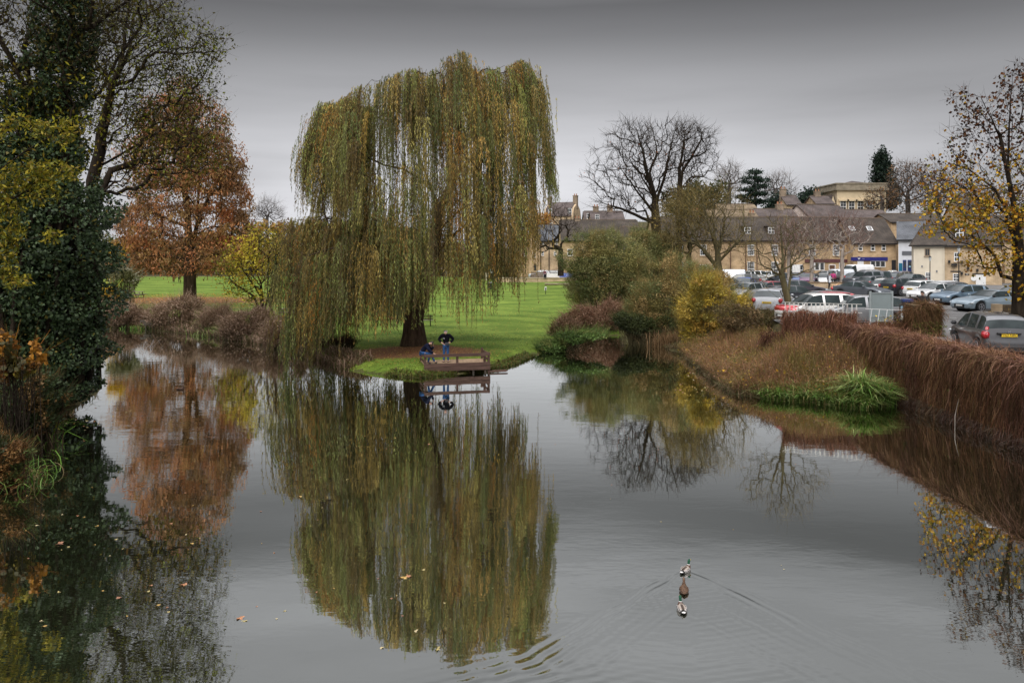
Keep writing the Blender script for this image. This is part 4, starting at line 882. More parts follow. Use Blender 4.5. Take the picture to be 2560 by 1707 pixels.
simple_tree('bare_walnut', 'dark bare tree with sweeping boughs in front of the gabled stone house', 'tree', 128, 1402, 690, [(1402, 640), (1403, 610)], [(1390, 560, 34, 28), (1360, 590, 35, 30), (1400, 530, 25, 22), (1345, 620, 25, 16), (1430, 570, 20, 30)], 260, 123, BARK_DARK, .028, .5, step=1.0, on_ground=False, noise=.18, twig=dict(per=3, len=1.3, w=.045, pal=TW_DARK))
simple_tree('apricot_tree', 'round orange leaved tree in front of the mansard house', 'tree', 165, 1352, 620, [(1352, 580)], [(1350, 555, 22, 20), (1365, 550, 14, 14), (1338, 570, 14, 16)], 200, 125, HB, .03, .3, leaf=dict(size=.45, pal=[lin((186, 130, 60)), lin((160, 110, 54)), lin((200, 150, 80))], per=8, jit=.5, mat=M_LEAF), on_ground=False)

# ---- shrubs
def shrub(name, label, D, E, seed, n, size, pal, cat='shrub', stems=160, stem_col=None, gap=.3, aspect=.5, droop=0, cells=.9, depth=.9, group=None, foot=None, upright=False, stemw=.02, floor=.0, shoots=.20):
    rng = np.random.default_rng(seed); pts = ell_points(E, n, rng, D, depth, .45)
    g = vnoise(pts[:, 0] + .6 * pts[:, 1], pts[:, 2], cells, seed) + .4 * vnoise(pts[:, 0] - pts[:, 1], pts[:, 2], cells * .35, seed + 3); pts = pts[g > gap]
    gzv = ground_z(pts[:, 0], pts[:, 1]); pts = pts[pts[:, 2] > np.maximum(gzv, floor) + .05]
    cx = sum(e[0] * e[2] for e in E) / sum(e[2] for e in E); x0 = PX(cx, D); z0 = max(gz(x0, D), 0)
    root = thing(name, label, cat, (x0, D, z0), group=group); b = np.array([x0, D, z0])
    V, Q, C = leaves(pts, rng, size, pal, aspect, droop)
    if not upright: C = clump_colors(pts, rng, pal, cells) * (1 + .22 * rng.normal(size=(len(pts), 1)))
    mesh_np('foliage', V - b, Q, M_LEAF, root, cols=np.clip(C, .002, 1))
    # stems fan from the ground to points in the foliage
    k = rng.choice(len(pts), min(stems, len(pts)), replace=False); ch = []
    for p in pts[k]:
        if upright: f = np.array([p[0] + rng.normal(0, .12), p[1] + rng.normal(0, .12), 0])
        else: f = np.array([x0 + (p[0] - x0) * .45 + rng.normal(0, .3), D + (p[1] - D) * .45, 0])
        f[2] = max(gz(f[0], f[1]), 0) - .05; m = (f + p) / 2 + rng.normal(0, .12, 3); m[2] += .15 * (p[2] - f[2])
        ch.append((np.array([f, m, p + (p - m) * .15]) - b, [stemw, stemw * .65, stemw * .2]))
    V, Q = tubes(ch, 4); mesh_np('stems', V, Q, stem_col or BARK_OLIVE, root, smooth=True)
    # long thin shoots that break the outline
    m = min(len(pts), int(n * shoots)); k = rng.choice(len(pts), m, replace=False); c3 = pts.mean(0); q = pts[k]; dd = (q - c3) / (np.linalg.norm(q - c3, axis=1, keepdims=True) + 1e-6) + rng.normal(0, .35, q.shape); dd[:, 2] = np.abs(dd[:, 2]) + .5; dd /= np.linalg.norm(dd, axis=1, keepdims=True)
    sp = [tuple(v * .85 for v in c) for c in pal]; Vt, Qt, Ct = strands(m, rng, lambda n_: (q, dd), size * 1.1, 4, size * .09, sp, .2, 1.0); mesh_np('shoots', Vt - b, Qt, leaf_mat('dry_stems', 0.0, .85, .12), root, cols=Ct)
    return root
TAN = [lin(c) for c in ((160, 138, 88), (138, 122, 74), (128, 118, 68), (174, 148, 98), (112, 106, 60), (148, 116, 76))]
GRN = [lin(c) for c in ((128, 130, 82), (106, 114, 70), (140, 138, 88), (90, 100, 60), (148, 140, 84), (112, 112, 66))]
shrub('sallow_bush', 'broad rounded grey green willow bush on the right edge of the lawn', 66, [(1500, 695, 90, 85), (1455, 700, 48, 70), (1545, 650, 75, 70), (1470, 625, 55, 48), (1560, 700, 60, 70), (1425, 640, 34, 48), (1510, 610, 50, 38)], 201, 60000, .16, GRN + GRN + TAN[:3], gap=.50, cells=1.3, aspect=.32, stems=260)
shrub('sallow_bush', 'second grey green willow bush, right of and behind the broad one', 70, [(1615, 640, 65, 66), (1640, 690, 50, 60), (1590, 700, 50, 60), (1668, 630, 36, 52), (1600, 600, 40, 30)], 203, 38000, .16, GRN + TAN[:2], gap=.50, cells=1.3, aspect=.32)
shrub('hazel_bush', 'tan and olive twiggy bush above the narrow inlet', 55, [(1660, 740, 84, 84), (1690, 690, 56, 60), (1620, 785, 60, 50), (1690, 780, 60, 50), (1640, 700, 40, 40)], 205, 36000, .14, TAN + GRN[:2], gap=.50, cells=1.1, aspect=.35)
shrub('hazel_bush', 'olive bush in the middle of the far right bank thicket', 60, [(1740, 700, 50, 45), (1790, 710, 45, 35), (1830, 730, 50, 30)], 207, 20000, .14, TAN + GRN[:2], gap=.50, cells=1.1, aspect=.35)
shrub('dark_elder', 'low dark green bush dipping to the inlet under the tan bush', 53.5, [(1590, 810, 40, 25), (1650, 815, 35, 28), (1560, 800, 25, 20)], 209, 9000, .15, [lin((70, 78, 44)), lin((88, 92, 52)), lin((56, 62, 36))], gap=.45)
shrub('yellow_willow', 'bright yellow leaved bush hanging over the river bend', 49.5, [(1735, 835, 36, 36), (1775, 775, 58, 50), (1735, 780, 40, 45), (1765, 715, 40, 32), (1830, 760, 50, 34), (1800, 830, 40, 30), (1760, 850, 30, 22)], 211, 21000, .16, [lin(c) for c in ((190, 164, 62), (168, 148, 58), (150, 136, 62), (196, 170, 84), (130, 120, 58), (170, 136, 62), (142, 128, 66))], gap=.50, cells=.8, aspect=.45)
shrub('buddleia', 'grey brown twiggy scrub round the foot of the leaning bare tree', 45, [(1880, 800, 70, 35), (1940, 810, 60, 30), (1830, 790, 40, 35), (1990, 810, 45, 28)], 213, 9000, .13, [lin((110, 92, 64)), lin((92, 84, 50)), lin((132, 108, 76)), lin((80, 64, 44))], gap=.5, cells=.7)
RED = [lin(c) for c in ((140, 104, 82), (120, 84, 66), (156, 122, 98), (100, 74, 54), (172, 142, 118))]
shrub('russet_shrub', 'russet seed headed shrub at the tip of the lawn by the inlet', 60, [(1500, 800, 55, 35), (1450, 800, 40, 35), (1530, 780, 30, 30)], 215, 15000, .16, RED, gap=.4, upright=True, aspect=.3, droop=-.8, cells=.8)
shrub('russet_shrub', 'small russet shrub beside the lawn corner nearest the river', 55, [(1415, 820, 34, 28), (1390, 835, 22, 18)], 217, 6000, .14, RED + [lin((90, 84, 50))], gap=.42, upright=True, aspect=.3, droop=-.8, cells=.6)
shrub('green_bank_plant', 'low leafy green plants trailing along the lawn tip into the river', 49, [(1380, 868, 40, 18), (1340, 888, 35, 16), (1430, 845, 40, 14), (1480, 838, 40, 10), (1290, 905, 30, 10)], 219, 12000, .14, [lin((84, 108, 52)), lin((104, 128, 66)), lin((66, 84, 42)), lin((120, 124, 70))], 'plant', gap=.45, cells=.5, stems=40, depth=1.2)
MAU = [lin(c) for c in ((146, 120, 100), (124, 98, 80), (168, 142, 120), (104, 82, 62), (184, 158, 136), (112, 96, 66))]
for k, (lab, D, E) in enumerate([('mauve brown seed headed shrub furthest left under the cypress', 66, [(308, 788, 50, 30), (268, 782, 28, 36), (350, 797, 30, 20)]),
                                 ('largest mauve brown seed headed shrub in front of the cypress trunk', 63.5, [(450, 785, 60, 38), (410, 790, 45, 32), (500, 795, 45, 32), (470, 760, 35, 20)]),
                                 ('mauve brown shrub below the dark twin trunk', 56, [(610, 815, 50, 38), (650, 805, 45, 35), (580, 825, 30, 28)]),
                                 ('mauve brown scrub half hidden behind the willow curtain', 51, [(720, 830, 45, 38), (690, 845, 35, 30), (760, 850, 40, 35)]),
                                 ('low mauve scrub between the two larger left bank shrubs', 60, [(540, 800, 35, 25), (560, 790, 25, 22)])]):
    shrub('seed_head_shrub', lab, D, E, 231 + k, 13000, .18, MAU, gap=.42, upright=True, aspect=.3, droop=-.9, cells=.8, group='dead seed headed shrubs on the left bank')
shrub('dark_bramble', 'small dark bramble mound at the water under the willow', 47.2, [(830, 875, 35, 25), (860, 860, 25, 18)], 241, 8000, .14, [lin((48, 50, 30)), lin((66, 60, 34)), lin((80, 52, 40))], gap=.42)
shrub('holly_bush', 'pale variegated bush peeping past the ivy under the cypress', 71, [(300, 690, 30, 25), (325, 700, 20, 22)], 243, 2600, .22, [lin((190, 186, 160)), lin((150, 148, 110)), lin((110, 112, 66))], gap=.5)
shrub('golden_sapling', 'tiny golden leaved sapling beside the ivy', 70, [(278, 745, 20, 22), (262, 735, 14, 18), (290, 640, 20, 14)], 245, 1500, .26, [lin((214, 180, 60)), lin((190, 150, 50))], gap=.5, stems=30)
# nearer left bank undergrowth
shrub('maple_sprays', 'orange leaved maple sprays over the dark bank at the left edge', 22.5, [(30, 860, 40, 45), (60, 900, 40, 40), (15, 930, 30, 40), (75, 870, 20, 25)], 251, 1500, .15, [lin((158, 108, 38)), lin((130, 84, 34)), lin((118, 104, 40)), lin((92, 64, 32)), lin((70, 66, 36))], gap=.62, cells=.45, aspect=.9, stems=50, stem_col=BARK_DARK, shoots=.08)
shrub('bank_undergrowth', 'dark green and russet undergrowth spilling down the left bank', 25, [(60, 990, 90, 60), (100, 1040, 50, 40), (20, 1080, 70, 60), (130, 980, 40, 40)], 253, 20000, .10, [lin((62, 74, 44)), lin((82, 66, 44)), lin((50, 58, 34)), lin((110, 84, 48)), lin((70, 90, 50))], gap=.42, cells=.5, aspect=.6, stems=160, stem_col=BARK_BROWN)
shrub('bank_undergrowth', 'russet brambles and grass at the bottom left edge of the water', 20.5, [(10, 1180, 55, 50), (-40, 1150, 70, 80), (40, 1130, 40, 30)], 255, 12000, .085, [lin((70, 66, 40)), lin((112, 78, 46)), lin((56, 60, 34)), lin((140, 104, 60)), lin((86, 96, 50))], gap=.42, cells=.4, aspect=.45, stems=120, stem_col=BARK_BROWN)
shrub('yellow_green_sprig', 'small bright yellow green sprig overhanging the water on the left bank', 25.5, [(118, 1040, 18, 22), (130, 1065, 12, 14), (105, 1030, 12, 10)], 257, 500, .11, [lin((196, 190, 80)), lin((160, 160, 60))], gap=.4, cells=.3, aspect=.6, stems=20)

# ---- long grasses
def blades(n, rng, xy, h, w, pal, lean=.5, base_z=None, zmin=0.0):
    """curved grass blades: 3-segment ribbons"""
    x, y = xy; z = np.maximum(ground_z(x, y), zmin) - .03 if base_z is None else base_z; p = np.stack([x, y, z], 1)
    a = rng.random(n) * 2 * math.pi; out = np.stack([np.cos(a), np.sin(a), np.zeros(n)], 1); H = h * (.5 + .9 * rng.random(n)); ln = lean * (.4 + rng.random(n))
    side = np.stack([-np.sin(a), np.cos(a), np.zeros(n)], 1) * (w * (.6 + .8 * rng.random(n)))[:, None] * .5
    rows = []
    for t, ww in ((0, 1), (.35, .95), (.7, .7), (1.0, .1)):
        q = p + out * (H * ln * t * t * 1.1)[:, None] + np.array([0, 0, 1]) * (H * (t - .38 * ln * t ** 3 * 1.4))[:, None]; rows += [q - side * ww, q + side * ww]
    V = np.stack(rows, 1).reshape(-1, 3); i = np.arange(n) * 8
    Q = np.concatenate([np.stack([i + 2 * s, i + 2 * s + 1, i + 2 * s + 3, i + 2 * s + 2], 1) for s in range(3)])
    pal = np.array(pal); c = pal[rng.integers(0, len(pal), n)] * (1 + .2 * rng.normal(size=(n, 1))); return V, Q, np.clip(np.tile(c, (3, 1)), .002, 1)
def shore_xy(px0, px1, n, rng, off0, off1):
    """random points along the bank between two picture columns, off0..off1 metres inland"""
    p = np.array(SHORE); c = p[:, 0] / np.maximum(p[:, 1], 1) * F + X0; seg = [(p[i], p[i + 1]) for i in range(10, len(p) - 1) if px0 <= c[i] <= px1 and px0 <= c[i + 1] <= px1]
    L_ = np.array([np.linalg.norm(b - a) for a, b in seg]); k = rng.choice(len(seg), n, p=L_ / L_.sum()); t = rng.random(n); A = np.array([s[0] for s in seg])[k]; Bv = np.array([s[1] for s in seg])[k]; q = A + (Bv - A) * t[:, None]
    nn = np.stack([-(Bv - A)[:, 1], (Bv - A)[:, 0]], 1); nn /= np.linalg.norm(nn, axis=1, keepdims=True); o = off0 + (off1 - off0) * rng.random(n); a = q + nn * o[:, None]; b = q - nn * o[:, None]
    s_ = poly_sd(a[:, 0], a[:, 1], SHORE) < 0; r = np.where(s_[:, None], a, b); return r[:, 0], r[:, 1]
def clump_xy(cs, n, rng):
    w = np.array([c[2] for c in cs]); k = rng.choice(len(cs), n, p=w / w.sum()); c = np.array(cs)[k]; return c[:, 0] + rng.normal(0, 1, n) * c[:, 2] * .5, c[:, 1] + rng.normal(0, 1, n) * c[:, 2] * .35
SED = [lin(c) for c in ((100, 136, 48), (80, 112, 42), (124, 150, 76), (62, 88, 34), (156, 166, 104), (148, 138, 84))]
def grasses():
    rng = np.random.default_rng(61)
    cs = [(*W(px, py - 6), r) for px, py, r in ((1880, 975, 1.0), (1905, 970, .9), (1940, 985, .8), (1980, 992, .8), (2020, 1000, .8), (2060, 1003, .7), (2100, 1005, .8), (1960, 985, .9), (2130, 1008, .6))]
    xy = shore_xy(1880, 2240, 4200, rng, -.1, .9); k = vnoise(xy[0], xy[1], 1.1, 2) > .25; xy = (xy[0][k], xy[1][k]); V, Q, C = blades(len(xy[0]), rng, xy, .55, .030, SED, .95, zmin=0)
    tag(mesh_np('sedge', V, Q, M_LEAF, cols=C), 'fringe of bright green sedge along the right bank waterline', 'sedge', kind='stuff')
    cx, cy = W(2165, 1008); V, Q, C = blades(1300, rng, (cx + rng.normal(0, .42, 1300), cy + rng.normal(0, .3, 1300)), 1.05, .04, SED, .95, zmin=0)
    tag(mesh_np('sedge_tussock', V, Q, M_LEAF, cols=C), 'big bright green sedge tussock drooping into the water beside the river wall', 'sedge')
    cx, cy = W(548, 842); V, Q, C = blades(900, rng, (cx + rng.normal(0, .9, 900), cy + .9 + rng.normal(0, .5, 900)), .6, .03, SED, .8, zmin=0)
    tag(mesh_np('sedge_tussock', V, Q, M_LEAF, cols=C), 'green sedge tussock between the mauve shrubs on the far left bank', 'sedge')
    V, Q, C = blades(140, rng, (PX(350, 62.5) + rng.normal(0, 1.0, 140), 63.6 + rng.normal(0, .4, 140)), .5, .05, SED, .8, zmin=0)
    tag(mesh_np('sedge_tussock', V, Q, M_LEAF, cols=C), 'small green water plants by the timber outfall on the left bank', 'sedge')
    # reeds on the near left
    x0, y0 = W(105, 1105); V, Q, C = blades(60, rng, (x0 + rng.normal(0, .25, 60), y0 + rng.normal(0, .3, 60)), .9, .035, SED[:3] + [lin((150, 150, 90))], 1.1, zmin=0)
    tag(mesh_np('reed_tuft', V, Q, M_LEAF, cols=C), 'few long arching green reeds over the water at the left', 'reeds')
    x0, y0 = W(30, 1205); V, Q, C = blades(420, rng, (x0 - .3 + rng.normal(0, .5, 420), y0 + rng.normal(0, .6, 420)), .55, .03, SED[:3] + [lin((150, 130, 90)), lin((120, 100, 60))], 1.0, zmin=0)
    tag(mesh_np('reed_tuft', V, Q, M_LEAF, cols=C), 'tangled green and straw coloured grass at the bottom left bank', 'reeds')
    n = 16000; x = rng.uniform(-34, -12, n); y = rng.uniform(8, 40, n); k = (poly_sd(x, y, SHORE) < -.1); x, y = x[k], y[k]; V, Q, C = blades(len(x), rng, (x, y), .6, .03, [lin((84, 92, 48)), lin((110, 88, 56)), lin((70, 76, 40)), lin((130, 104, 66)), lin((92, 66, 44))], 1.0)
    tag(mesh_np('bank_grass', V, Q, M_LEAF, cols=C), 'rough grass and weeds on the steep left bank under the ivy', 'grass', kind='stuff')
    # pale reeds by the inlet
    x0, y0 = W(1655, 870); V, Q, C = blades(420, rng, (x0 + .4 + rng.normal(0, .6, 420), y0 + .8 + rng.normal(0, .4, 420)), 1.15, .018, [lin((150, 120, 84)), lin((128, 100, 68)), lin((104, 80, 54))], .6, zmin=0)
    tag(mesh_np('reed_tuft', V, Q, M_LEAF, cols=C), 'straw coloured dead reeds left of the yellow bush', 'reeds')
    # brown willowherb bed on the right bank
    n = 90000; x = rng.uniform(8.4, 16.5, n); y = rng.uniform(31.8, 49, n); w = -poly_sd(x, y, SHORE); hp = poly_sd(x, y, PARK); px = X0 + F * x / y
    k = (w > .15) & (hp < -.1) & (px > 1690) & (px < 2240); x, y, px = x[k], y[k], px[k]; n = len(x)
    hh = .50 + .62 * sm((-poly_sd(x, y, SHORE) - .3) / 3) ; pal = [lin(c) for c in ((146, 108, 82), (122, 90, 68), (162, 122, 94), (104, 78, 56), (136, 112, 70), (150, 106, 66), (120, 110, 62))]
    V, Q, C = blades(n, rng, (x, y), 1.0, .014, pal, .42); 
    # taller away from the river
    Vr = V.reshape(n, 8, 3); z0 = Vr[:, 0:1, 2]; Vr[:, :, 2] = z0 + (Vr[:, :, 2] - z0) * hh[:, None] * (.75 + .6 * vnoise(x, y, 1.3, 2))[:, None]
    Cb = C.reshape(3, n, 3); ptc = vnoise(x, y, 1.5, 21); Cb *= (.7 + .6 * vnoise(x, y, .6, 22))[None, :, None]; olive = (ptc > .55) & (rng.random(n) < .7); Cb[:, olive] = np.array(lin((120, 108, 58))) * (.6 + .8 * rng.random((1, olive.sum(), 1))); Cb[0] = Cb[0] * np.array([.75, .85, .6]); C = np.clip(Cb.reshape(-1, 3), .002, 1)
    m = 26000; k = rng.integers(0, n, m); q = np.stack([x[k], y[k], ground_z(x[k], y[k]) + hh[k] * (.25 + .75 * rng.random(m))], 1) + rng.normal(0, .1, (m, 3))
    lv = leaves(q, rng, .10, pal + [lin((96, 98, 44)), lin((120, 104, 40)), lin((140, 112, 56)), lin((150, 120, 70))], .35, -.5)
    m = 420; k = rng.integers(0, n, m); q = np.stack([x[k], y[k], ground_z(x[k], y[k]) + hh[k] * rng.random(m)], 1); yl = leaves(q, rng, .12, [lin((206, 160, 50)), lin((180, 150, 60))], .7)
    V, Q, C = merge([(Vr.reshape(-1, 3), Q, C), lv, yl])
    tag(mesh_np('willowherb_bed', V, Q, M_LEAF, cols=C), 'dense bed of dead reddish brown willowherb on the right bank', 'dead weeds', kind='stuff')
    # dead stuff at waterline
    cs = [(*W(px, py - 4), r) for px, py, r in ((1735, 920, .7), (1760, 945, .7), (1790, 962, .7), (1820, 980, .6), (1850, 982, .6))]
    xy = shore_xy(1600, 1925, 9000, rng, -.5, 1.7); k = vnoise(xy[0], xy[1], .9, 3) + .4 * vnoise(xy[0], xy[1], .3, 6) > .62; xy = (xy[0][k], xy[1][k]); V, Q, C = blades(len(xy[0]), rng, xy, .42, .018, [lin((140, 118, 90)), lin((104, 84, 60)), lin((92, 90, 52)), lin((124, 98, 70)), lin((76, 84, 44)), lin((70, 52, 38))], 1.2, zmin=0)
    tag(mesh_np('dead_grass', V, Q, M_LEAF, cols=C), 'greyish matted dead grass at the river bend on the right bank', 'dead grass', kind='stuff')
    V, Q, C = blades(9000, rng, shore_xy(255, 880, 9000, rng, -.1, 1.6), .55, .035, MAU[:4] + [lin((92, 96, 52)), lin((104, 84, 56)), lin((70, 60, 40))], .8, zmin=0)
    tag(mesh_np('bank_weeds', V, Q, M_LEAF, cols=C), 'low tangle of brown weeds along the left bank waterline', 'dead weeds', kind='stuff')
    V, Q, C = blades(3200, rng, shore_xy(880, 1340, 3200, rng, -.05, .7), .22, .03, [lin((84, 96, 40)), lin((110, 104, 50)), lin((96, 72, 46)), lin((70, 90, 36))], .9, zmin=0)
    tag(mesh_np('bank_grass', V, Q, M_LEAF, cols=C), 'ragged grass at the water edge of the lawn beside the platform', 'grass', kind='stuff')
    # lawn grass near the river edge and fallen leaves
    n = 26000; x = rng.uniform(-16, 4, n); y = 39 + 16 * rng.random(n) ** 1.5; w = -poly_sd(x, y, SHORE); k = (w > .02) & (np.hypot((x + 5.5) / 5.2, (y - 45.6) / 3.2) > .9 + .4 * rng.random(n)); x, y = x[k], y[k]
    V, Q, C = blades(len(x), rng, (x, y), .10, .022, [lin((100, 124, 44)), lin((120, 140, 52)), lin((84, 106, 38)), lin((132, 138, 62))], .7)
    tag(mesh_np('lawn_grass', V, Q, M_LEAF, cols=C), 'short green grass tufts on the lawn by the river', 'grass', kind='stuff')
    def litter(n, cx, cy, rx, ry, pal, size, lab):
        t = rng.random(n) ** .6; a = rng.random(n) * 6.283; x = cx + rx * t * np.cos(a); y = cy + ry * t * np.sin(a); k = poly_sd(x, y, SHORE) < -.1; x, y = x[k], y[k]
        p = np.stack([x, y, ground_z(x, y) + .02], 1); V, Q, C = leaves(p, rng, size, pal, .8); V = V.reshape(-1, 4, 3); V[:, :, 2] = p[:, None, 2] + (V[:, :, 2] - p[:, None, 2]) * .18; 
        tag(mesh_np('fallen_leaves', V.reshape(-1, 3), Q, M_LEAF, cols=C), lab, 'leaf litter', kind='stuff')
    litter(9000, -38, 88, 22, 13, [lin((196, 120, 50)), lin((210, 160, 70)), lin((170, 92, 44))], .16, 'orange fallen needles and leaves under the cypress')
    litter(3500, -6, 44.8, 6.5, 4.0, [lin((150, 90, 50)), lin((176, 120, 70)), lin((190, 170, 80)), lin((110, 66, 40))], .08, 'brown fallen leaves on the bare earth round the willow trunk')
    litter(3000, -1, 58, 14, 20, [lin((190, 170, 70)), lin((170, 120, 60))], .09, 'few scattered fallen leaves on the open lawn')
grasses()

# ---- far field edge: individual hedgerow trees
def far_trees():
    rng = np.random.default_rng(71)
    pals = [[lin(c) for c in ((120, 104, 66), (100, 92, 58), (136, 116, 70))], [lin(c) for c in ((150, 118, 68), (170, 132, 70), (132, 104, 64))], [lin(c) for c in ((86, 92, 60), (100, 104, 66), (74, 80, 54))], [lin(c) for c in ((130, 108, 92), (112, 94, 82), (140, 120, 100))]]
    labs = ['olive brown', 'amber', 'dull green', 'mauve brown']
    spec = [(170, 200, 600, 60, 0), (255, 198, 575, 60, 2), (330, 190, 580, 62, 1), (400, 196, 600, 50, 2), (455, 188, 600, 50, 0), (520, 190, 575, 60, 1), (575, 195, 555, 64, 2), (630, 200, 548, 60, 3), (672, 190, 545, 60, 1), (715, 196, 548, 60, 3), (765, 190, 560, 62, 1), (820, 190, 570, 60, 2), (880, 192, 575, 60, 0), (940, 188, 590, 60, 3),
            (1000, 190, 590, 62, 2), (1065, 188, 600, 60, 0), (1130, 186, 600, 58, 3), (1190, 180, 606, 56, 2), (1240, 172, 612, 54, 0), (1290, 165, 620, 44, 2), (1200, 160, 640, 42, 0)]
    names = ['left of the cypress trunk', 'beyond the meadow', 'behind the cypress', 'beyond the willow']
    for i, (px, D, top, w, k) in enumerate(spec):
        by = 692; cy = (top + by) / 2; E = [(px, cy, w * .75, (by - top) / 2), (px - w * .35, cy + 14, w * .45, (by - top) * .34), (px + w * .35, cy + 10, w * .45, (by - top) * .38)]
        pts = ell_points(E, 3800, rng, D, .5, .55); pts = pts[(vnoise(pts[:, 0], pts[:, 2], 1.7, i) > .3) & (pts[:, 2] > gz(PX(px, D), D))]; x0 = PX(px, D); z0 = gz(x0, D); b = np.array([x0, D, z0])
        where = '%s' % ('behind the ivy' if px < 300 else 'low behind the cypress' if px < 540 else 'between cypress and willow' if px < 720 else 'through the willow' if px < 1180 else 'right of the willow')
        ordn = ['first', 'second', 'third', 'fourth', 'fifth', 'sixth', 'seventh', 'eighth', 'ninth'][sum(1 for s in spec[:i] if (s[0] < 300) == (px < 300) and (300 <= s[0] < 540) == (300 <= px < 540) and (540 <= s[0] < 720) == (540 <= px < 720) and (720 <= s[0] < 1180) == (720 <= px < 1180))]
        root = thing('hedgerow_tree', '%s hedgerow tree, %s from left of those %s' % (labs[k], ordn, where), 'tree', b, group='hedgerow trees beyond the meadow')
        V, Q, C = leaves(pts, rng, .75, pals[k], .6); C = clump_colors(pts, rng, pals[k], 2.6) * (1 + .15 * rng.normal(size=(len(pts), 1))); mesh_np('crown', V - b, Q, M_LEAF, root, cols=np.clip(C, .002, 1))
        V, Q = tubes([(np.array([[0, 0, -.3], [0.1, 0, 2.5], [-.1, 0, (PZ(top, D) - z0) * .6]]), [.3, .22, .08])], 6); mesh_np('trunk', V, Q, HB, root, smooth=True)
    hill_tree('bare_tree', 'pale leafless tree on the far skyline between cypress and willow', 260, 668, 600, [(668, 560), (668, 540)], [(668, 520, 32, 22), (650, 535, 20, 20), (690, 535, 22, 18)], 380, 301, .04, .5, step=1.8, twig=dict(per=5, len=2.6, w=.06, pal=[lin((150, 146, 146)), lin((128, 124, 122))], up=.4))
far_trees()
# ================================================================ BUILDINGS
SLATE = stone_mat('stone_slates', (.078, .062, .050), (.056, .046, .039), (.028, .024, .02), .35, .16, .8)
SLATE_BLUE = stone_mat('blue_slates', (.115, .12, .13), (.09, .095, .105), (.05, .052, .06), .3, .14, .6)
SLATE_TAN = stone_mat('tan_slates', (.22, .165, .105), (.17, .125, .08), (.09, .07, .05), .5, .18, .85)
SLATE_MAU = stone_mat('mauve_slates', (.115, .090, .082), (.088, .070, .064), (.05, .04, .036), .35, .16, .8)
CREAM = pmat('cream_render', (.70, .62, .49), .85, .05, 1.5, .1); WHITER = pmat('white_render', (.66, .68, .72), .8, .05, 1.5, .1); VILLA = pmat('villa_render', (.62, .50, .33), .85, .08, 1.0, .1)
WHITE = plain('white_joinery', (.78, .78, .77), .5); DARKP = plain('dark_paint', (.02, .02, .022), .6); NAVY = plain('navy_fascia', (.018, .02, .16), .45); TEAL = plain('teal_paint', (.0, .13, .23), .5); DBLUE = plain('deep_blue_paint', (.012, .03, .13), .5); GREYP = plain('grey_paint', (.17, .18, .20), .6)
LEAD = pmat('lead', (.20, .21, .23), .6, .2, 2); IRON = plain('black_iron', (.015, .015, .016), .5, .2)

def window(parent, x, z, w, h, y=0.0, cols=2, rows=2, frame=None, sill=True, name='window', M=None, label=None, arch=False):
    """sash window on a wall whose face is local y=0, looking to -y"""
    fr = frame or WHITE; bm = bmesh.new(); t = .09
    B(bm, x - w / 2, x - w / 2 + t, y - .05, y + .02, z, z + h); B(bm, x + w / 2 - t, x + w / 2, y - .05, y + .02, z, z + h)
    B(bm, x - w / 2 + t, x + w / 2 - t, y - .05, y + .02, z, z + t); B(bm, x - w / 2 + t, x + w / 2 - t, y - .05, y + .02, z + h - t, z + h)
    for i in range(1, cols): xx = x - w / 2 + w * i / cols; B(bm, xx - .02, xx + .02, y - .042, y - .02, z + t, z + h - t)
    for j in range(1, rows): zz = z + h * j / rows; tt = .05 if j * 2 == rows else .02; B(bm, x - w / 2 + t, x + w / 2 - t, y - .045 if j * 2 == rows else y - .039, y - .02, zz - tt, zz + tt)
    o = obj_bm(name, bm, fr, parent)
    if M is not None: o.matrix_local = M
    bm = bmesh.new(); B(bm, x - w / 2 + .03, x + w / 2 - .03, y - .022, y - .004, z + .03, z + h - .03); obj_bm('pane', bm, glass_mat(), o)
    if sill: bm = bmesh.new(); B(bm, x - w / 2 - .08, x + w / 2 + .08, y - .12, y - .002, z - .12, z - .003); obj_bm('sill', bm, M_STONE2 if fr is WHITE else fr, o)
    if label: o['label'] = label
    return o
def door(parent, x, z, w, h, mat, y=0, label=None, frame=None):
    bm = bmesh.new(); t = .1; B(bm, x - w / 2 - t, x - w / 2, y - .06, y - .003, z, z + h + t); B(bm, x + w / 2, x + w / 2 + t, y - .06, y - .003, z, z + h + t); B(bm, x - w / 2, x + w / 2, y - .06, y - .003, z + h, z + h + t)
    f = obj_bm('door_frame', bm, frame or WHITE, parent)
    bm = bmesh.new(); B(bm, x - w / 2 + .002, x + w / 2 - .002, y - .045, y - .004, z + .01, z + h - .003)
    for k in range(2):
        for j in range(2): B(bm, x - w * .4 + k * w * .43, x - w * .4 + k * w * .43 + w * .36, y - .06, y - .047, z + .15 + j * h * .48, z + .15 + j * h * .48 + h * .36)
    d = obj_bm('door', bm, mat, f); 
    if label: d['label'] = label
    bm = bmesh.new(); B(bm, x + w * .3, x + w * .36, y - .1, y - .062, z + h * .45, z + h * .48); obj_bm('door_handle', bm, IRON, d)
def chimney(parent, x, y, z0, z1, w=.9, dd=.6, mat=None, pots=2):
    bm = bmesh.new(); B(bm, x - w / 2, x + w / 2, y - dd / 2, y + dd / 2, z0, z1); B(bm, x - w / 2 - .08, x + w / 2 + .08, y - dd / 2 - .08, y + dd / 2 + .08, z1 + .002, z1 + .16)
    c = obj_bm('chimney', bm, mat or stone_mat('chimney_stone', (.34, .26, .19), (.27, .21, .15), (.2, .16, .12)), parent)
    for i in range(pots):
        bm = bmesh.new(); lathe(bm, [(.14, 0), (.12, .4), (.15, .45)], 10, Matrix.Translation((x - w * .25 + i * w * .5 if pots > 1 else x, y, z1 + .163))); obj_bm('chimney_pot', bm, pmat('terracotta', (.35, .16, .09), .8, .2, 4), c)
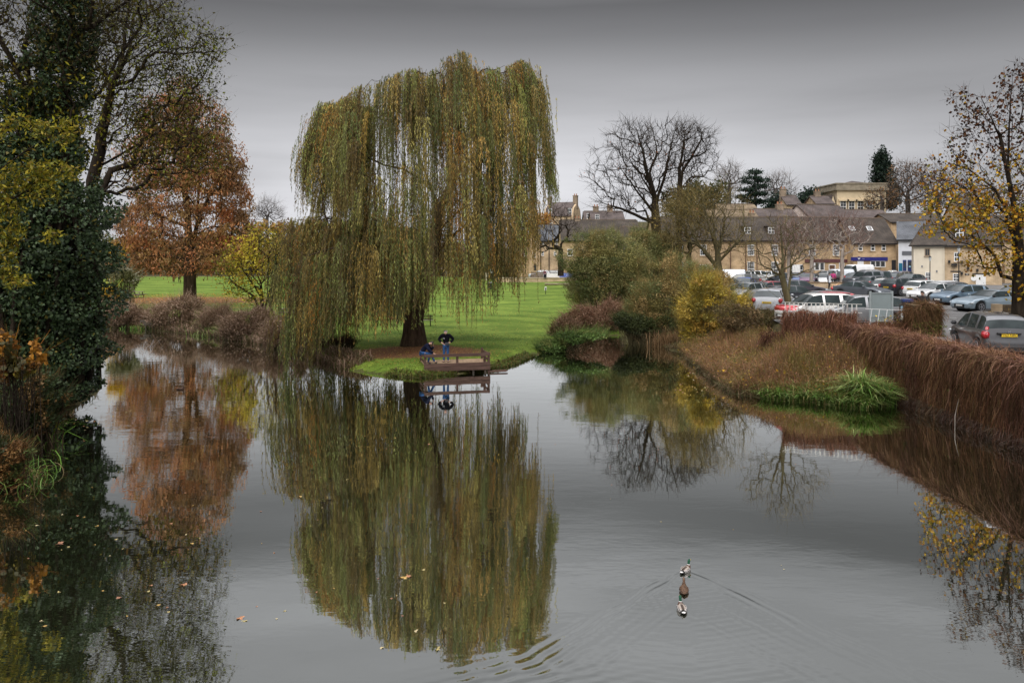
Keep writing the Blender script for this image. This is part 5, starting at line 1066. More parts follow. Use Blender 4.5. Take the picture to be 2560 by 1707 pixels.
def house(label, x, y, z, w, dp, eave, ridge, wall_m, roof_m, rz=0, name='stone_house', cat='house', gable='side', over=.25, trim=True, hip0=0, hip1=0, base=1.5):
    """origin at the front left foot; front face on local y=0; ridge runs along x (gable='side') or along y (gable='front')"""
    root = thing(name, label, cat, (x, y, z), rz)
    bm = bmesh.new(); E, Rr = eave, ridge; b0 = -base
    if gable == 'side':
        pf = [(0, b0), (dp, b0), (dp, E), (dp / 2, Rr), (0, E)]
        a = [bm.verts.new((hip0 * 0, p[0], p[1] if not (hip0 and p[1] == Rr) else E)) for p in pf]; c = [bm.verts.new((w, p[0], p[1] if not (hip1 and p[1] == Rr) else E)) for p in pf]
    else:
        pf = [(0, b0), (w, b0), (w, E), (w / 2, Rr), (0, E)]
        a = [bm.verts.new((p[0], 0, p[1])) for p in pf]; c = [bm.verts.new((p[0], dp, p[1])) for p in pf]
    bm.faces.new(a); bm.faces.new(c[::-1])
    for i in range(5): bm.faces.new((a[i], a[(i + 1) % 5], c[(i + 1) % 5], c[i]))
    bmesh.ops.recalc_face_normals(bm, faces=bm.faces[:]); obj_bm('wall', bm, wall_m, root)
    # roof: two thick slopes
    bm = bmesh.new(); th = .16
    def slope(p0, p1, p2, p3):
        n = (p1 - p0).cross(p3 - p0).normalized(); n = n if n.z > 0 else -n
        lo = [bm.verts.new(q + n * .012) for q in (p0, p1, p2, p3)]; hi = [bm.verts.new(q + n * th) for q in (p0, p1, p2, p3)]
        bm.faces.new(lo[::-1]); bm.faces.new(hi)
        for i in range(4): bm.faces.new((lo[i], lo[(i + 1) % 4], hi[(i + 1) % 4], hi[i]))
    o = over
    if gable == 'side':
        k = (Rr - E) / (dp / 2); oz = o * k
        slope(Vector((-o, -o, E - oz)), Vector((w + o, -o, E - oz)), Vector((w + o - hip1 - (o if hip1 else 0), dp / 2, Rr)), Vector((-o + hip0 + (o if hip0 else 0), dp / 2, Rr)))
        slope(Vector((w + o, dp + o, E - oz)), Vector((-o, dp + o, E - oz)), Vector((-o + hip0 + (o if hip0 else 0), dp / 2, Rr)), Vector((w + o - hip1 - (o if hip1 else 0), dp / 2, Rr)))
        for hh, xx, sg in ((hip0, -o, 1), (hip1, w + o, -1)):
            if hh: slope(Vector((xx, dp + o, E - oz)), Vector((xx, -o, E - oz)), Vector((xx + sg * (hh + o) - sg * .01, dp / 2 - .01, Rr)), Vector((xx + sg * (hh + o), dp / 2 + .01, Rr)))
    else:
        k = (Rr - E) / (w / 2); oz = o * k; o2 = .06
        slope(Vector((-o, -o2, E - oz)), Vector((w / 2, -o2, Rr)), Vector((w / 2, dp + o2, Rr)), Vector((-o, dp + o2, E - oz)))
        slope(Vector((w + o, dp + o2, E - oz)), Vector((w / 2, dp + o2, Rr)), Vector((w / 2, -o2, Rr)), Vector((w + o, -o2, E - oz)))
    bmesh.ops.recalc_face_normals(bm, faces=bm.faces[:]); rf = obj_bm('roof', bm, roof_m, root)
    bm = bmesh.new()
    if gable == 'side': B(bm, hip0, w - hip1, dp / 2 - .12, dp / 2 + .12, Rr + th - .02, Rr + th + .12)
    else: B(bm, w / 2 - .12, w / 2 + .12, 0, dp, Rr + th - .02, Rr + th + .12)
    obj_bm('ridge_tiles', bm, pmat('ridge_tile', (.16, .12, .09), .85, .3, 3), rf)
    if gable == 'side' and trim:
        bm = bmesh.new(); B(bm, -.05, w + .05, -o - .14, -o - .02, E - oz - .06, E - oz + .05); obj_bm('gutter', bm, IRON, root)
    return root, rf
def rooflight(rf, x, E, Rr, dp, t, w=.8, h=1.0, dormer=False):
    """window lying in the front slope, t = 0 at the eave .. 1 at the ridge"""
    ang = math.atan2(Rr - E, dp / 2); y = dp / 2 * t; z = E + (Rr - E) * t
    n = Vector((0, -math.sin(ang), math.cos(ang)))
    M = Matrix.Translation(Vector((x, y, z)) + n * .20) @ Matrix.Rotation(ang - math.pi / 2, 4, 'X') if not dormer else Matrix.Translation((x, y - .35, z - .1))
    bm = bmesh.new(); tt = .1
    B(bm, -w / 2, w / 2, 0, .06, 0, tt); B(bm, -w / 2, w / 2, 0, .06, h - tt, h); B(bm, -w / 2, -w / 2 + tt, 0, .06, tt, h - tt); B(bm, w / 2 - tt, w / 2, 0, .06, tt, h - tt); B(bm, -w / 2 + tt, w / 2 - tt, 0, .06, h / 2 - .05, h / 2 + .05)
    if dormer: B(bm, -.04, .04, 0, .06, tt, h / 2 - .05); B(bm, -.04, .04, 0, .06, h / 2 + .05, h - tt)
    o = obj_bm('roof_window', bm, WHITE, rf); o.matrix_local = M
    bm = bmesh.new(); B(bm, -w / 2 + .05, w / 2 - .05, .03, .05, .05, h - .05); obj_bm('pane', bm, glass_mat(), o)
    if dormer: bm = bmesh.new(); B(bm, -w / 2 - .1, w / 2 + .1, .062, 1.8, -.1, h + .1); B(bm, -w / 2 - .2, w / 2 + .2, -.1, 2.2, h + .102, h + .2); obj_bm('dormer_cheeks', bm, SLATE, o)

def frame_at(px0, px1, D): return PX(px0, D), PX(px1, D) - PX(px0, D)
def ez(py, D, z): return PZ(py, D) - z

def terrace():
    D = 112; z = 2.5; x, w = frame_at(1640, 2131, D); E = ez(600, D, z); dp = 9; Rr = ez(546, D + dp / 2, z)
    root, rf = house('long honey stone terrace with a dark stone slate roof behind the birches', x, D, z, w, dp, E, Rr, M_STONE, SLATE, name='stone_terrace')
    X = lambda px: PX(px, D) - x; Z = lambda py: PZ(py, D) - z
    for px in (1700, 1758, 1877, 1937, 2030, 2090): window(root, X(px), Z(639), .95, 1.6, rows=4, cols=3)
    for px in (1788, 1877, 1937, 1700): window(root, X(px), Z(690), 1.0, 2.1, rows=4, cols=3)
    for px in (1978, 2000): window(root, X(px), Z(690), .95, 1.7, rows=2, cols=2)
    for px in (2030, 2042.5, 2055): window(root, X(px), Z(676), .7, 1.2, rows=1, cols=1, sill=False)
    door(root, X(1757), Z(699), .9, 2.1, DARKP); door(root, X(1990), Z(699), .9, 2.1, WHITE)
    door(root, X(2080), Z(695), .8, 1.9, plain('brown_door', (.12, .06, .035), .5)); window(root, X(2104), Z(684), .8, 1.6, rows=2, cols=1)
    for px in (1826, 1864, 1892, 1962, 2126):
        bm = bmesh.new(); bar(bm, (X(px), -.08, .05), (X(px), -.08, E - .35), .10); obj_bm('drainpipe', bm, pmat('drainpipe', (.10, .045, .03), .6, .1), root)
    for px in (1874, 1934): rooflight(rf, X(px), E, Rr, dp, .30, .95, 1.0, True)
    bm = bmesh.new(); B(bm, X(2012), X(2118), -.12, -.004, Z(656), Z(648)); s = obj_bm('shop_fascia', bm, plain('maroon_fascia', (.10, .03, .035), .6), root)
    chimney(rf, X(1757), dp / 2, Rr - .6, Rr + 1.0); chimney(rf, X(1905), dp / 2 + .3, Rr - .6, Rr + .7)
    return root
terrace()
def text_mesh(txt, size, mat, parent, loc, rot=(math.pi / 2, 0, 0), name='lettering', extrude=.004):
    cu = bpy.data.curves.new('t', 'FONT'); cu.body = txt; cu.size = size; cu.extrude = extrude; cu.align_x = 'CENTER'; cu.align_y = 'CENTER'
    o = bpy.data.objects.new('t', cu); COL.objects.link(o); bpy.context.view_layer.update()
    me = bpy.data.meshes.new_from_object(o.evaluated_get(bpy.context.evaluated_depsgraph_get())); bpy.data.objects.remove(o)
    me.name = name; me.materials.clear(); me.materials.append(mat); q = bpy.data.objects.new(name, me); q.location = loc; q.rotation_euler = rot; return link(q, parent)
def navy_shop():
    D = 110; z = 2.5; x, w = frame_at(2133, 2240, D); E = ez(607, D, z); dp = 8; Rr = ez(549, D + dp / 2, z)
    root, rf = house('honey stone shop with a navy fascia and two white rooflights', x, D, z, w, dp, E, Rr, M_STONE, SLATE, name='stone_shop', cat='shop')
    X = lambda px: PX(px, D) - x; Z = lambda py: PZ(py, D) - z
    for px in (2151, 2182, 2209): window(root, X(px), Z(627), .62, .95, rows=2, cols=1)
    bm = bmesh.new(); B(bm, X(2133) - .35, X(2218), -.16, -.004, Z(652), Z(643)); f = obj_bm('shop_fascia', bm, NAVY, root)
    bm = bmesh.new(); lathe(bm, [(.26, 0), (.26, .03)], 20, Matrix.Translation((X(2146), -.165, Z(646))) @ Matrix.Rotation(math.pi / 2, 4, 'X')); e = obj_bm('shop_emblem', bm, NAVY, f)
    text_mesh('w', .55, WHITE, f, (X(2146), -.21, Z(646)), name='emblem_mark'); text_mesh('www', .16, plain('pale_lettering', (.5, .5, .6), .5), f, (X(2157), -.165, Z(647.5)))
    door(root, X(2151), Z(684), .7, 1.8, WHITE); w3 = X(2213) - X(2176)
    for k in range(3): window(root, X(2176) + w3 * (k + .5) / 3, Z(668), w3 / 3 + .04, .92, rows=1, cols=1, sill=(k == 1))
    bm = bmesh.new(); B(bm, X(2229), X(2240), -.02, -.003, 0, Z(650)); p = obj_bm('passage', bm, DARKP, root)
    for px in (2146.5, 2191.5): rooflight(rf, X(px), E, Rr, dp, .48, .82, .95)
    bm = bmesh.new(); bar(bm, (w + .1, -.1, 0), (w + .1, -.1, E), .1); obj_bm('drainpipe', bm, IRON, root)
navy_shop()
def white_unit():
    z = 2.5; th = R(-27); c_, s_ = math.cos(th), math.sin(th); D0 = 108.0; A0 = PX(2246, D0)
    def X(px): k = (px - X0) / F; return (k * D0 - A0) / (c_ - k * s_)
    x, D = A0, D0; w = X(2312); dp = 9; dm = D0 + s_ * X(2268); E = ez(599, dm, z); Rr = ez(556, dm + dp / 2, z); Z = lambda py: PZ(py, dm) - z
    root, rf = house('white rendered unit with a blue slate roof and deep blue doors', x, D, z, w, dp, E, Rr, WHITER, SLATE_BLUE, name='white_unit', cat='shop', rz=th)
    bm = bmesh.new(); B(bm, X(2255), X(2284), -.05, -.003, Z(638), Z(628))
    for k in range(5): zz = Z(638) + k * (Z(628) - Z(638)) / 5; B(bm, X(2255), X(2284), -.09, -.052, zz + .02, zz + .08)
    obj_bm('louvre', bm, GREYP, root)
    bm = bmesh.new(); B(bm, X(2247), X(2256), -.03, -.002, 0, Z(658)); obj_bm('teal_plinth', bm, TEAL, root)
    for a, b_ in ((2257, 2266), (2269, 2283)):
        bm = bmesh.new(); B(bm, X(a), X(b_), -.05, -.003, 0, Z(650)); d = obj_bm('door', bm, DBLUE, root); bm = bmesh.new(); B(bm, X(a) + .1, X(b_) - .1, -.06, -.052, Z(670), Z(654)); obj_bm('pane', bm, glass_mat(), d)
    bm = bmesh.new(); B(bm, X(2272), X(2277), -.07, -.062, Z(668), Z(665)); obj_bm('notice', bm, plain('pale_blue', (.3, .55, .7), .5), root)
white_unit()
def cream_house():
    z = 2.5; th = R(-26); c_, s_ = math.cos(th), math.sin(th); A0, D0 = PX(2284, 97), 97.0
    def along(px): k = (px - X0) / F; return (k * D0 - A0) / (c_ - k * s_)          # distance along the rotated front for a picture column
    def dep(px): return D0 + s_ * along(px)
    def corner(px): t = along(px); return A0 + c_ * t, D0 + s_ * t
    x, D = corner(2284); w = along(2361.8); dp = 7.5; E = ez(612, dep(2320), z); Rr = ez(566, dep(2320) + dp / 2, z)
    root, rf = house('cream rendered house with a stone slate roof facing the car park', x, D, z, w, dp, E, Rr, CREAM, SLATE, name='cream_house', hip0=1.2, rz=th)
    X = along; Z = lambda py: PZ(py, dep(2322)) - z
    window(root, X(2318.5), Z(640), .62, .95, cols=2, rows=1, frame=pmat('brown_joinery', (.30, .22, .15), .6, .1)); window(root, X(2320), Z(702), .62, 1.1, cols=2, rows=4, sill=False)
    bm = bmesh.new(); bar(bm, (X(2359), -.08, 0), (X(2359), -.08, E), .08); obj_bm('drainpipe', bm, CREAM, root)
    for px, py in ((2305, 666), (2342, 678)): bm = bmesh.new(); B(bm, X(px) - .08, X(px) + .08, -.08, -.003, Z(py) - .12, Z(py) + .12); obj_bm('vent', bm, GREYP, root)
    # stone neighbour
    x2, y2 = corner(2362.4); w2 = along(2505) - along(2362.4); E2 = E - .08; R2 = Rr - .05
    r2, rf2 = house('coursed stone cottage with a white front door, partly behind the golden maple', x2, y2, z, w2, 7.5, E2, R2, M_STONE2, SLATE, name='stone_cottage', rz=th)
    X2 = lambda px: along(px) - along(2362.4); Z = lambda py: PZ(py, dep(2405)) - z
    window(r2, X2(2392), Z(654), .62, 1.15, cols=2, rows=2); window(r2, X2(2390), Z(708), .68, 1.2, cols=2, rows=4, sill=False); door(r2, X2(2452), Z(722), .85, 1.7, WHITE, label='white panelled front door')
    for a, b_, py in ((2376, 2402, 680), (2431, 2475, 686)): bm = bmesh.new(); B(bm, X2(a), X2(b_), -.07, -.003, Z(py), Z(py) + .14); obj_bm('lintel', bm, DARKP, r2)
    bm = bmesh.new(); B(bm, X2(2378), X2(2393), -.35, -.02, Z(664), Z(659)); bar(bm, (X2(2379), -.3, Z(668)), (X2(2392), -.3, Z(668)), .05); bar(bm, (X2(2385), -.3, Z(664)), (X2(2385), -.3, Z(671)), .05); obj_bm('iron_bracket', bm, IRON, r2)
    for px, py in ((2373, 654), (2404, 655), (2404, 683), (2420, 671), (2443, 675)): bm = bmesh.new(); B(bm, X2(px) - .12, X2(px) + .12, -.3, -.004, Z(py) - .16, Z(py) + .16); obj_bm('wall_lantern', bm, IRON, r2)
    bm = bmesh.new(); B(bm, X2(2412), X2(2423), -.06, -.004, Z(687.5), Z(684)); sg = obj_bm('cottage_sign', bm, DARKP, r2); text_mesh('III', .22, WHITE, sg, (X2(2417.5), -.07, Z(685.8)))
    bm = bmesh.new(); lathe(bm, [(.30, 0), (.30, .05)], 20, Matrix.Translation((X2(2434), -.05, Z(696))) @ Matrix.Rotation(math.pi / 2, 4, 'X')); obj_bm('round_sign', bm, WHITE, r2)
    rooflight(rf2, X2(2401), E2, R2, 7.5, .45, .9, 1.1, True)
cream_house()
def right_block():
    D = 100; z = 2.5; x, w = frame_at(2500, 2620, D); house('grey stone building at the right edge behind the maple trunk', x, D - 1, z, w, 9, ez(600, D, z), ez(540, D, z), M_STONE2, SLATE, name='stone_house')
right_block()
def villa():
    D = 165; z = PZ(560, D); x, w = frame_at(2093, 2215, D); H = ez(476, D, z)
    root = thing('villa', 'cream classical villa with a parapet high on the hill', 'house', (x, D, z))
    bm = bmesh.new(); B(bm, 0, w, 0, 12, -3, H); obj_bm('wall', bm, VILLA, root)
    bm = bmesh.new(); B(bm, -.5, w + .4, -.5, 12.3, H + .003, H + .45); B(bm, -.25, w + .2, -.25, 12.1, H + .453, H + 1.35); B(bm, -.4, w + .3, -.4, 12.2, H + 1.353, H + 1.6)
    obj_bm('cornice', bm, pmat('weathered_parapet', (.26, .22, .16), .9, .3, 1.2), root)
    X = lambda px: PX(px, D) - x; Z = lambda py: PZ(py, D) - z
    for px in (2108, 2129, 2151, 2174):
        wn = window(root, X(px), Z(533), 1.3, 2.8, rows=4, cols=2, sill=False)
        bm = bmesh.new(); B(bm, X(px) - 1.1, X(px) + 1.1, -.4, -.01, Z(503), Z(503) + .35); B(bm, X(px) - 1.0, X(px) - .78, -.15, -.01, Z(533), Z(503)); B(bm, X(px) + .78, X(px) + 1.0, -.15, -.01, Z(533), Z(503)); obj_bm('surround', bm, VILLA, wn)
    bm = bmesh.new(); vs = [bm.verts.new(p) for p in ((1.5, 1, H + 1.4), (w - .5, 1, H + 1.4), (w - .5, 11, H + 1.4), (1.5, 11, H + 1.4))]; t = bm.verts.new((w * .55, 6, H + 2.6)); 
    for i in range(4): bm.faces.new((vs[i], vs[(i + 1) % 4], t))
    bm.faces.new(vs[::-1]); obj_bm('roof', bm, SLATE_MAU, root)
    chimney(root, X(2109), 3, H + 1.3, Z(468) + .2, 1.3, .8, VILLA, 0)
    # lower side wing with its gable
    x2 = PX(2078, D); house('low cream wing with a pointed gable left of the villa', x2, D + .5, z, PX(2092, D) - x2, 8, ez(512, D, z), ez(488, D, z), VILLA, SLATE_MAU, gable='front', name='villa_wing')
villa()
def backs():
    def hx(label, px0, px1, ye, yr, D, dp, wm, rm, ch=(), win=(), **k):
        zb = PZ(ye, D) - 5.5; x, w = frame_at(px0, px1, D); r, rf = house(label, x, D, zb, w, dp, ez(ye, D, zb), ez(yr, D + (dp / 2 if k.get('gable') != 'front' else 0), zb), wm, rm, base=8, **k)
        for px, yt in ch: chimney(rf, PX(px, D) - x, dp / 2, ez(yr, D, zb) - 1.5, ez(yt, D + dp / 2, zb), 1.2, .8)
        for px, py, ww, hh in win: window(r, PX(px, D) - x, ez(py, D, zb), ww, hh)
        return r, rf
    pale = pmat('lime_washed_stone', (.50, .42, .38), .9, .35, 2.5, .2, col2=(.68, .60, .56))
    # gable-ended barn seen at a slant behind the terrace
    D = 128; zb = 4; x = PX(2024, D); Ev = ez(549, D, zb); w = 9.5; r, rf = house('whitewashed gable end with a long mauve slate roof behind the terrace', x, D - 1, zb, w, 6.6, Ev, ez(512, D + 1, zb), pale, SLATE_MAU, rz=R(24), base=6, name='stone_barn')
    hx('tan slated roofs behind the olive trees, left end of the terrace', 1770, 1893, 546, 527, 124, 5, M_STONE, SLATE_TAN)
    hx('second, higher tan slated roof behind the olive trees', 1800, 1893, 527, 513, 132, 5, M_STONE, SLATE_TAN)
    hx('low dark slated roof with a stone chimney below the yew', 1896, 1990, 541, 525, 126, 5, M_STONE, SLATE_MAU, ch=((1962, 513),), trim=False)
    hx('grey slated roof with a stone gable right of the villa foot', 2085, 2226, 545, 527, 134, 7, M_STONE, SLATE_MAU, hip0=0)
    hx('dark slated roof behind the white unit', 2228, 2370, 556, 537, 122, 8, M_STONE, SLATE)
    hx('pale rendered gable with a rooflight half hidden by the maple', 2320, 2385, 566, 552, 118, 6, WHITER, SLATE)
    hx('old house with a tall chimney among the skyline trees', 1968, 2002, 512, 491, 158, 7, M_STONE2, SLATE_MAU, ch=((1972, 474),))
    hx('dark roofed house with a stone chimney left of the villa', 2042, 2084, 510, 492, 156, 7, M_STONE2, SLATE_MAU, ch=((2060, 480),))
    hx('white gabled house glimpsed through the maple', 2410, 2470, 540, 495, 150, 7, M_STONE2, SLATE, win=((2440, 537, 1.2, 1.2),))
    hx('dark roofed house low behind the chestnut, with two stone chimneys', 1480, 1560, 552, 530, 165, 7, M_STONE2, SLATE_MAU, ch=((1494, 518), (1530, 516)), win=((1468 + 25, 549, .9, 1.1),))
    hx('small pale house between the mansard house and the chestnut', 1463, 1482, 551, 530, 172, 6, M_STONE2, SLATE_MAU, win=((1472, 547, .9, 1.2),))
    hx('honey stone house glimpsed through the chestnut branches', 1560, 1660, 640, 570, 120, 8, M_STONE, SLATE)
    hx('dark slated house behind the green bushes', 1405, 1600, 600, 552, 142, 9, M_STONE, SLATE, ch=((1448, 548),), win=((1425, 640, 1, 1.3), (1455, 640, 1, 1.3)))
backs()
def mansard():
    D = 190; zb = PZ(575, D); x, w = frame_at(1360, 1462, D); E = ez(541, D, zb); K = ez(522, D, zb); Rr = ez(506, D, zb)
    root = thing('mansard_house', 'mansard roofed stone house with two chimneys standing on the skyline', 'house', (x, D, zb), R(-18)); dp = 9; w *= 1.02; w -= 3
    g = [(0, -8), (dp, -8), (dp, E), (dp - 1.0, K), (dp / 2, Rr), (1.0, K), (0, E)]
    bm = bmesh.new(); a = [bm.verts.new((0, p[0], p[1])) for p in g]; c = [bm.verts.new((w, p[0], p[1])) for p in g]; bm.faces.new(a); bm.faces.new(c[::-1])
    for i in range(7): bm.faces.new((a[i], a[(i + 1) % 7], c[(i + 1) % 7], c[i]))
    bmesh.ops.recalc_face_normals(bm, faces=bm.faces[:]); obj_bm('wall', bm, M_STONE2, root)
    bm = bmesh.new(); t = .14
    pr = [(-.25, E - .1), (.95, K + .05), (dp / 2, Rr + .12), (dp - .95, K + .05), (dp + .25, E - .1)]; q0 = [bm.verts.new((.3, p[0], p[1] + t)) for p in pr]; q1 = [bm.verts.new((w - .45, p[0], p[1] + t)) for p in pr]; l0 = [bm.verts.new((.3, p[0] + .0, p[1] - .0)) for p in pr]; l1 = [bm.verts.new((w - .45, p[0], p[1])) for p in pr]
    for i in range(4): bm.faces.new((q0[i], q0[i + 1], q1[i + 1], q1[i])); bm.faces.new((l0[i], l1[i], l1[i + 1], l0[i + 1])); bm.faces.new((q0[i], l0[i], l0[i + 1], q0[i + 1])); bm.faces.new((q1[i], q1[i + 1], l1[i + 1], l1[i]))
    bmesh.ops.recalc_face_normals(bm, faces=bm.faces[:]); rf = obj_bm('roof', bm, SLATE_MAU, root)
    chimney(rf, .3, dp / 2, Rr - 1.5, Rr + 1.3, .9, 1.5); chimney(rf, w - .4, dp / 2, Rr - 1.5, Rr + 1.7, 1.0, 1.6, pots=2)
    for xx in (1.6, 6.6): window(rf, xx, E + .2, .9, 1.7, y=.1, cols=2, rows=2, sill=False)
    for xx in (1.8, 6.4): window(root, xx, E - 2.4, .8, 1.4)
mansard()
def gabled():
    D = 154; zb = PZ(676, D); X = lambda px: PX(px, D); Z = lambda py: PZ(py, D) - zb
    x = X(1322); r, rf = house('tall honey stone gabled house at the far end of the lawn', x, D, zb, X(1350) - x, 9, Z(602), Z(566), M_STONE, SLATE_MAU, gable='front', name='gabled_house')
    window(r, X(1335) - x, Z(644), .62, 1.1); window(r, X(1337) - x, Z(612), .4, .8, sill=False)
    bm = bmesh.new(); B(bm, X(1334) - x, X(1341) - x, -.04, -.003, 0, Z(659)); obj_bm('door', bm, DARKP, r)
    x2 = X(1350) + .02; r2, rf2 = house('slate roofed stone wing joined to the tall gabled house', x2, D + .8, zb, X(1412) - x2, 8, Z(601), Z(562), M_STONE2, SLATE_BLUE, name='stone_wing')
    for px, py in ((1357, 640), (1388, 640), (1357, 612), (1392, 612)): window(r2, X(px) - x2, Z(py), .5, .9)
    for px in (1350.5, 1373): bm = bmesh.new(); bar(bm, (X(px) - x2, -.12, 0), (X(px) - x2, -.12, Z(600)), .14); obj_bm('drainpipe', bm, IRON, r2)
    x3 = X(1292); r3, rf3 = house('stone gable half hidden by the last willow strands', x3, D + 6, zb, X(1330) - x3, 8, Z(600), Z(574), M_STONE, SLATE_MAU, gable='front', name='gabled_house'); window(r3, X(1313) - x3, Z(641), .6, .9)
    x4 = X(1394); r4, rf4 = house('white barge boarded gable roof rising behind the stone wing', x4 - .4, D + 3, zb, 5.5, 14, Z(595), Z(556), M_STONE2, SLATE_MAU, gable='front', name='gabled_house')
gabled()

# ================================================================ QUAY at the far end of the lawn
def quay():
    D = 140; zb = PZ(701, D)
    root = thing('quay_wall', 'low pale stone quay wall at the far end of the lawn', 'wall', (PX(1240, D), D, zb))
    L_ = PX(1440, D) - PX(1240, D); box('masonry', 0, L_, 0, .5, -1.5, .38, M_STONE2, root); box('coping', -.02, L_ + .02, -.08, .6, .382, .52, pmat('pale_coping', (.46, .37, .27), .8, .2, 2), root)
    root = thing('weir_wall', 'dark low stone wall under the quay right of the life ring post', 'wall', (PX(1362, 128), 128, PZ(724, 128)), R(-4)); box('masonry', 0, PX(1450, 128) - PX(1362, 128), 0, .4, -1, .95, M_OLDSTONE, root); box('coping', -.02, 6.2, -.05, .45, .952, 1.05, pmat('pale_coping', (.46, .37, .27), .8, .2, 2), root)
    root = thing('timber_barrier', 'grey boarded barrier on the quay beside the striped awning', 'fence', (PX(1329, D), D + .8, zb + .5)); w = PX(1358, D) - PX(1329, D)
    bm = bmesh.new()
    for k in range(3): B(bm, 0, w, 0, .08, .02 + k * .34, .02 + k * .34 + .31)
    obj_bm('boards', bm, pmat('weathered_boards', (.16, .12, .09), .8, .3, 3), root)
    for k in range(3): box('post', k * w / 2 - .06, k * w / 2 + .06, .09, .2, -.2, 1.15, pmat('weathered_boards', (.16, .12, .09), .8, .3, 3), root)
    root = thing('banner', 'white and blue printed banner tied along the quay railing', 'banner', (PX(1367, D), D + .7, zb + .55)); w = PX(1434, D) - PX(1367, D)
    bm = bmesh.new(); B(bm, 0, w * .48, 0, .03, 0, .72); obj_bm('white_panel', bm, WHITE, root)
    bm = bmesh.new(); B(bm, w * .482, w, 0, .03, 0, .78); obj_bm('blue_panel', bm, pmat('banner_blue', (.05, .10, .45), .6, .5, 2.2, col2=(.35, .42, .75)), root)
    bm = bmesh.new(); B(bm, w * .50, w * .54, -.02, -.002, .2, .45); obj_bm('red_mark', bm, plain('banner_red', (.55, .12, .10), .6), root)
    bm = bmesh.new()
    for k in range(5): bar(bm, (k * w / 4, .08, -.5), (k * w / 4, .08, .85), .05)
    bar(bm, (0, .08, .82), (w, .08, .82), .04); obj_bm('railing', bm, IRON, root)
    for k, (px, col, lab) in enumerate([(1350, (.55, .56, .6), 'silver estate car on the quay behind the boarded barrier'), (1375, (.03, .03, .035), 'dark car parked on the quay behind the banner'), (1392, (.5, .5, .52), 'pale car on the quay furthest right, by the walker')]):
        QCARS.append((px, D + 4 + k, zb + .3, col, lab))
QCARS = []
quay()
# ================================================================ CARS
TYRE = plain('tyre_rubber', (.012, .012, .012), .85); RIM = plain('alloy', (.42, .42, .44), .3, .8); RIMD = plain('dark_alloy', (.06, .06, .065), .3, .8)
CGLASS = pmat('car_glass', (.012, .018, .019), .03, .4, 1.5, spec=.55, col2=(.04, .055, .055)); TRIM = plain('black_trim', (.015, .015, .016), .5)
HEADL = plain('headlamp_glass', (.62, .66, .68), .1, 0, .9); TAILL = plain('tail_lamp', (.42, .012, .02), .15, 0, .9); PLY = plain('yellow_plate', (.75, .50, .02), .4); PLW = plain('white_plate', (.72, .72, .70), .4)
def paint(col):
    n = 'paint_%.2f_%.2f_%.2f' % col
    return pmat(n, col, .28, .05, 2, 0, .15, .5, .9)
# side profiles as fractions of length (0 front .. 1 rear) and of height
PROF = {
 'hatch':  dict(top=[(0, .38), (.02, .48), (.10, .56), (.24, .63), (.27, .66), (.42, .955), (.52, 1.0), (.75, .985), (.88, .93), (.965, .66), (.99, .58), (1, .36)], belt=[(0, .5), (.25, .63), (.6, .665), (.95, .70), (1, .6)], ws=(.265, .43), rw=(.875, .965), pil=[(.56, .585), (.80, .84)], sg=(.31, .90)),
 'estate': dict(top=[(0, .40), (.02, .50), (.12, .58), (.26, .65), (.28, .67), (.41, .955), (.52, 1.0), (.82, .985), (.90, .95), (.965, .68), (.99, .60), (1, .36)], belt=[(0, .5), (.25, .64), (.6, .67), (.95, .70), (1, .6)], ws=(.27, .42), rw=(.90, .965), pil=[(.54, .565), (.745, .775)], sg=(.31, .92)),
 'suv':    dict(top=[(0, .42), (.02, .55), (.10, .62), (.25, .67), (.275, .69), (.40, .95), (.50, 1.0), (.82, .985), (.91, .94), (.965, .70), (.99, .62), (1, .38)], belt=[(0, .55), (.25, .66), (.6, .69), (.95, .72), (1, .6)], ws=(.27, .41), rw=(.91, .965), pil=[(.55, .575), (.76, .80)], sg=(.31, .91)),
 'coupe':  dict(top=[(0, .36), (.02, .48), (.12, .60), (.32, .68), (.35, .70), (.50, .97), (.58, 1.0), (.70, .97), (.88, .76), (.97, .70), (1, .45)], belt=[(0, .5), (.3, .67), (.6, .70), (.95, .72), (1, .6)], ws=(.34, .51), rw=(.72, .88), pil=[(.68, .71)], sg=(.38, .86)),
 'saloon': dict(top=[(0, .38), (.02, .48), (.12, .57), (.27, .64), (.29, .66), (.42, .96), (.52, 1.0), (.68, .98), (.83, .74), (.97, .68), (1, .42)], belt=[(0, .5), (.25, .64), (.6, .67), (.85, .70), (1, .6)], ws=(.285, .43), rw=(.69, .83), pil=[(.545, .57)], sg=(.32, .79)),
 'van':    dict(top=[(0, .32), (.02, .42), (.10, .50), (.16, .55), (.18, .58), (.30, .95), (.36, 1.0), (.97, .99), (.99, .95), (1, .30)], belt=[(0, .45), (.2, .52), (.6, .56), (1, .56)], ws=(.165, .30), rw=(1.5, 1.6), pil=[], sg=(.22, .40)),
 'pickup': dict(top=[(0, .45), (.015, .60), (.06, .62), (.24, .645), (.265, .66), (.33, .96), (.38, 1.0), (.94, .995), (.975, .97), (.99, .6), (1, .35)], belt=[(0, .58), (.25, .64), (.6, .66), (1, .66)], ws=(.26, .335), rw=(.975, .99), pil=[(.50, .53), (.70, .78)], sg=(.30, .93)),
 'mpv':    dict(top=[(0, .36), (.02, .46), (.09, .53), (.19, .60), (.21, .62), (.37, .955), (.47, 1.0), (.85, .985), (.93, .94), (.975, .62), (.99, .55), (1, .34)], belt=[(0, .5), (.2, .60), (.6, .62), (.95, .64), (1, .6)], ws=(.205, .38), rw=(.93, .975), pil=[(.50, .53), (.74, .78)], sg=(.27, .93)),
}
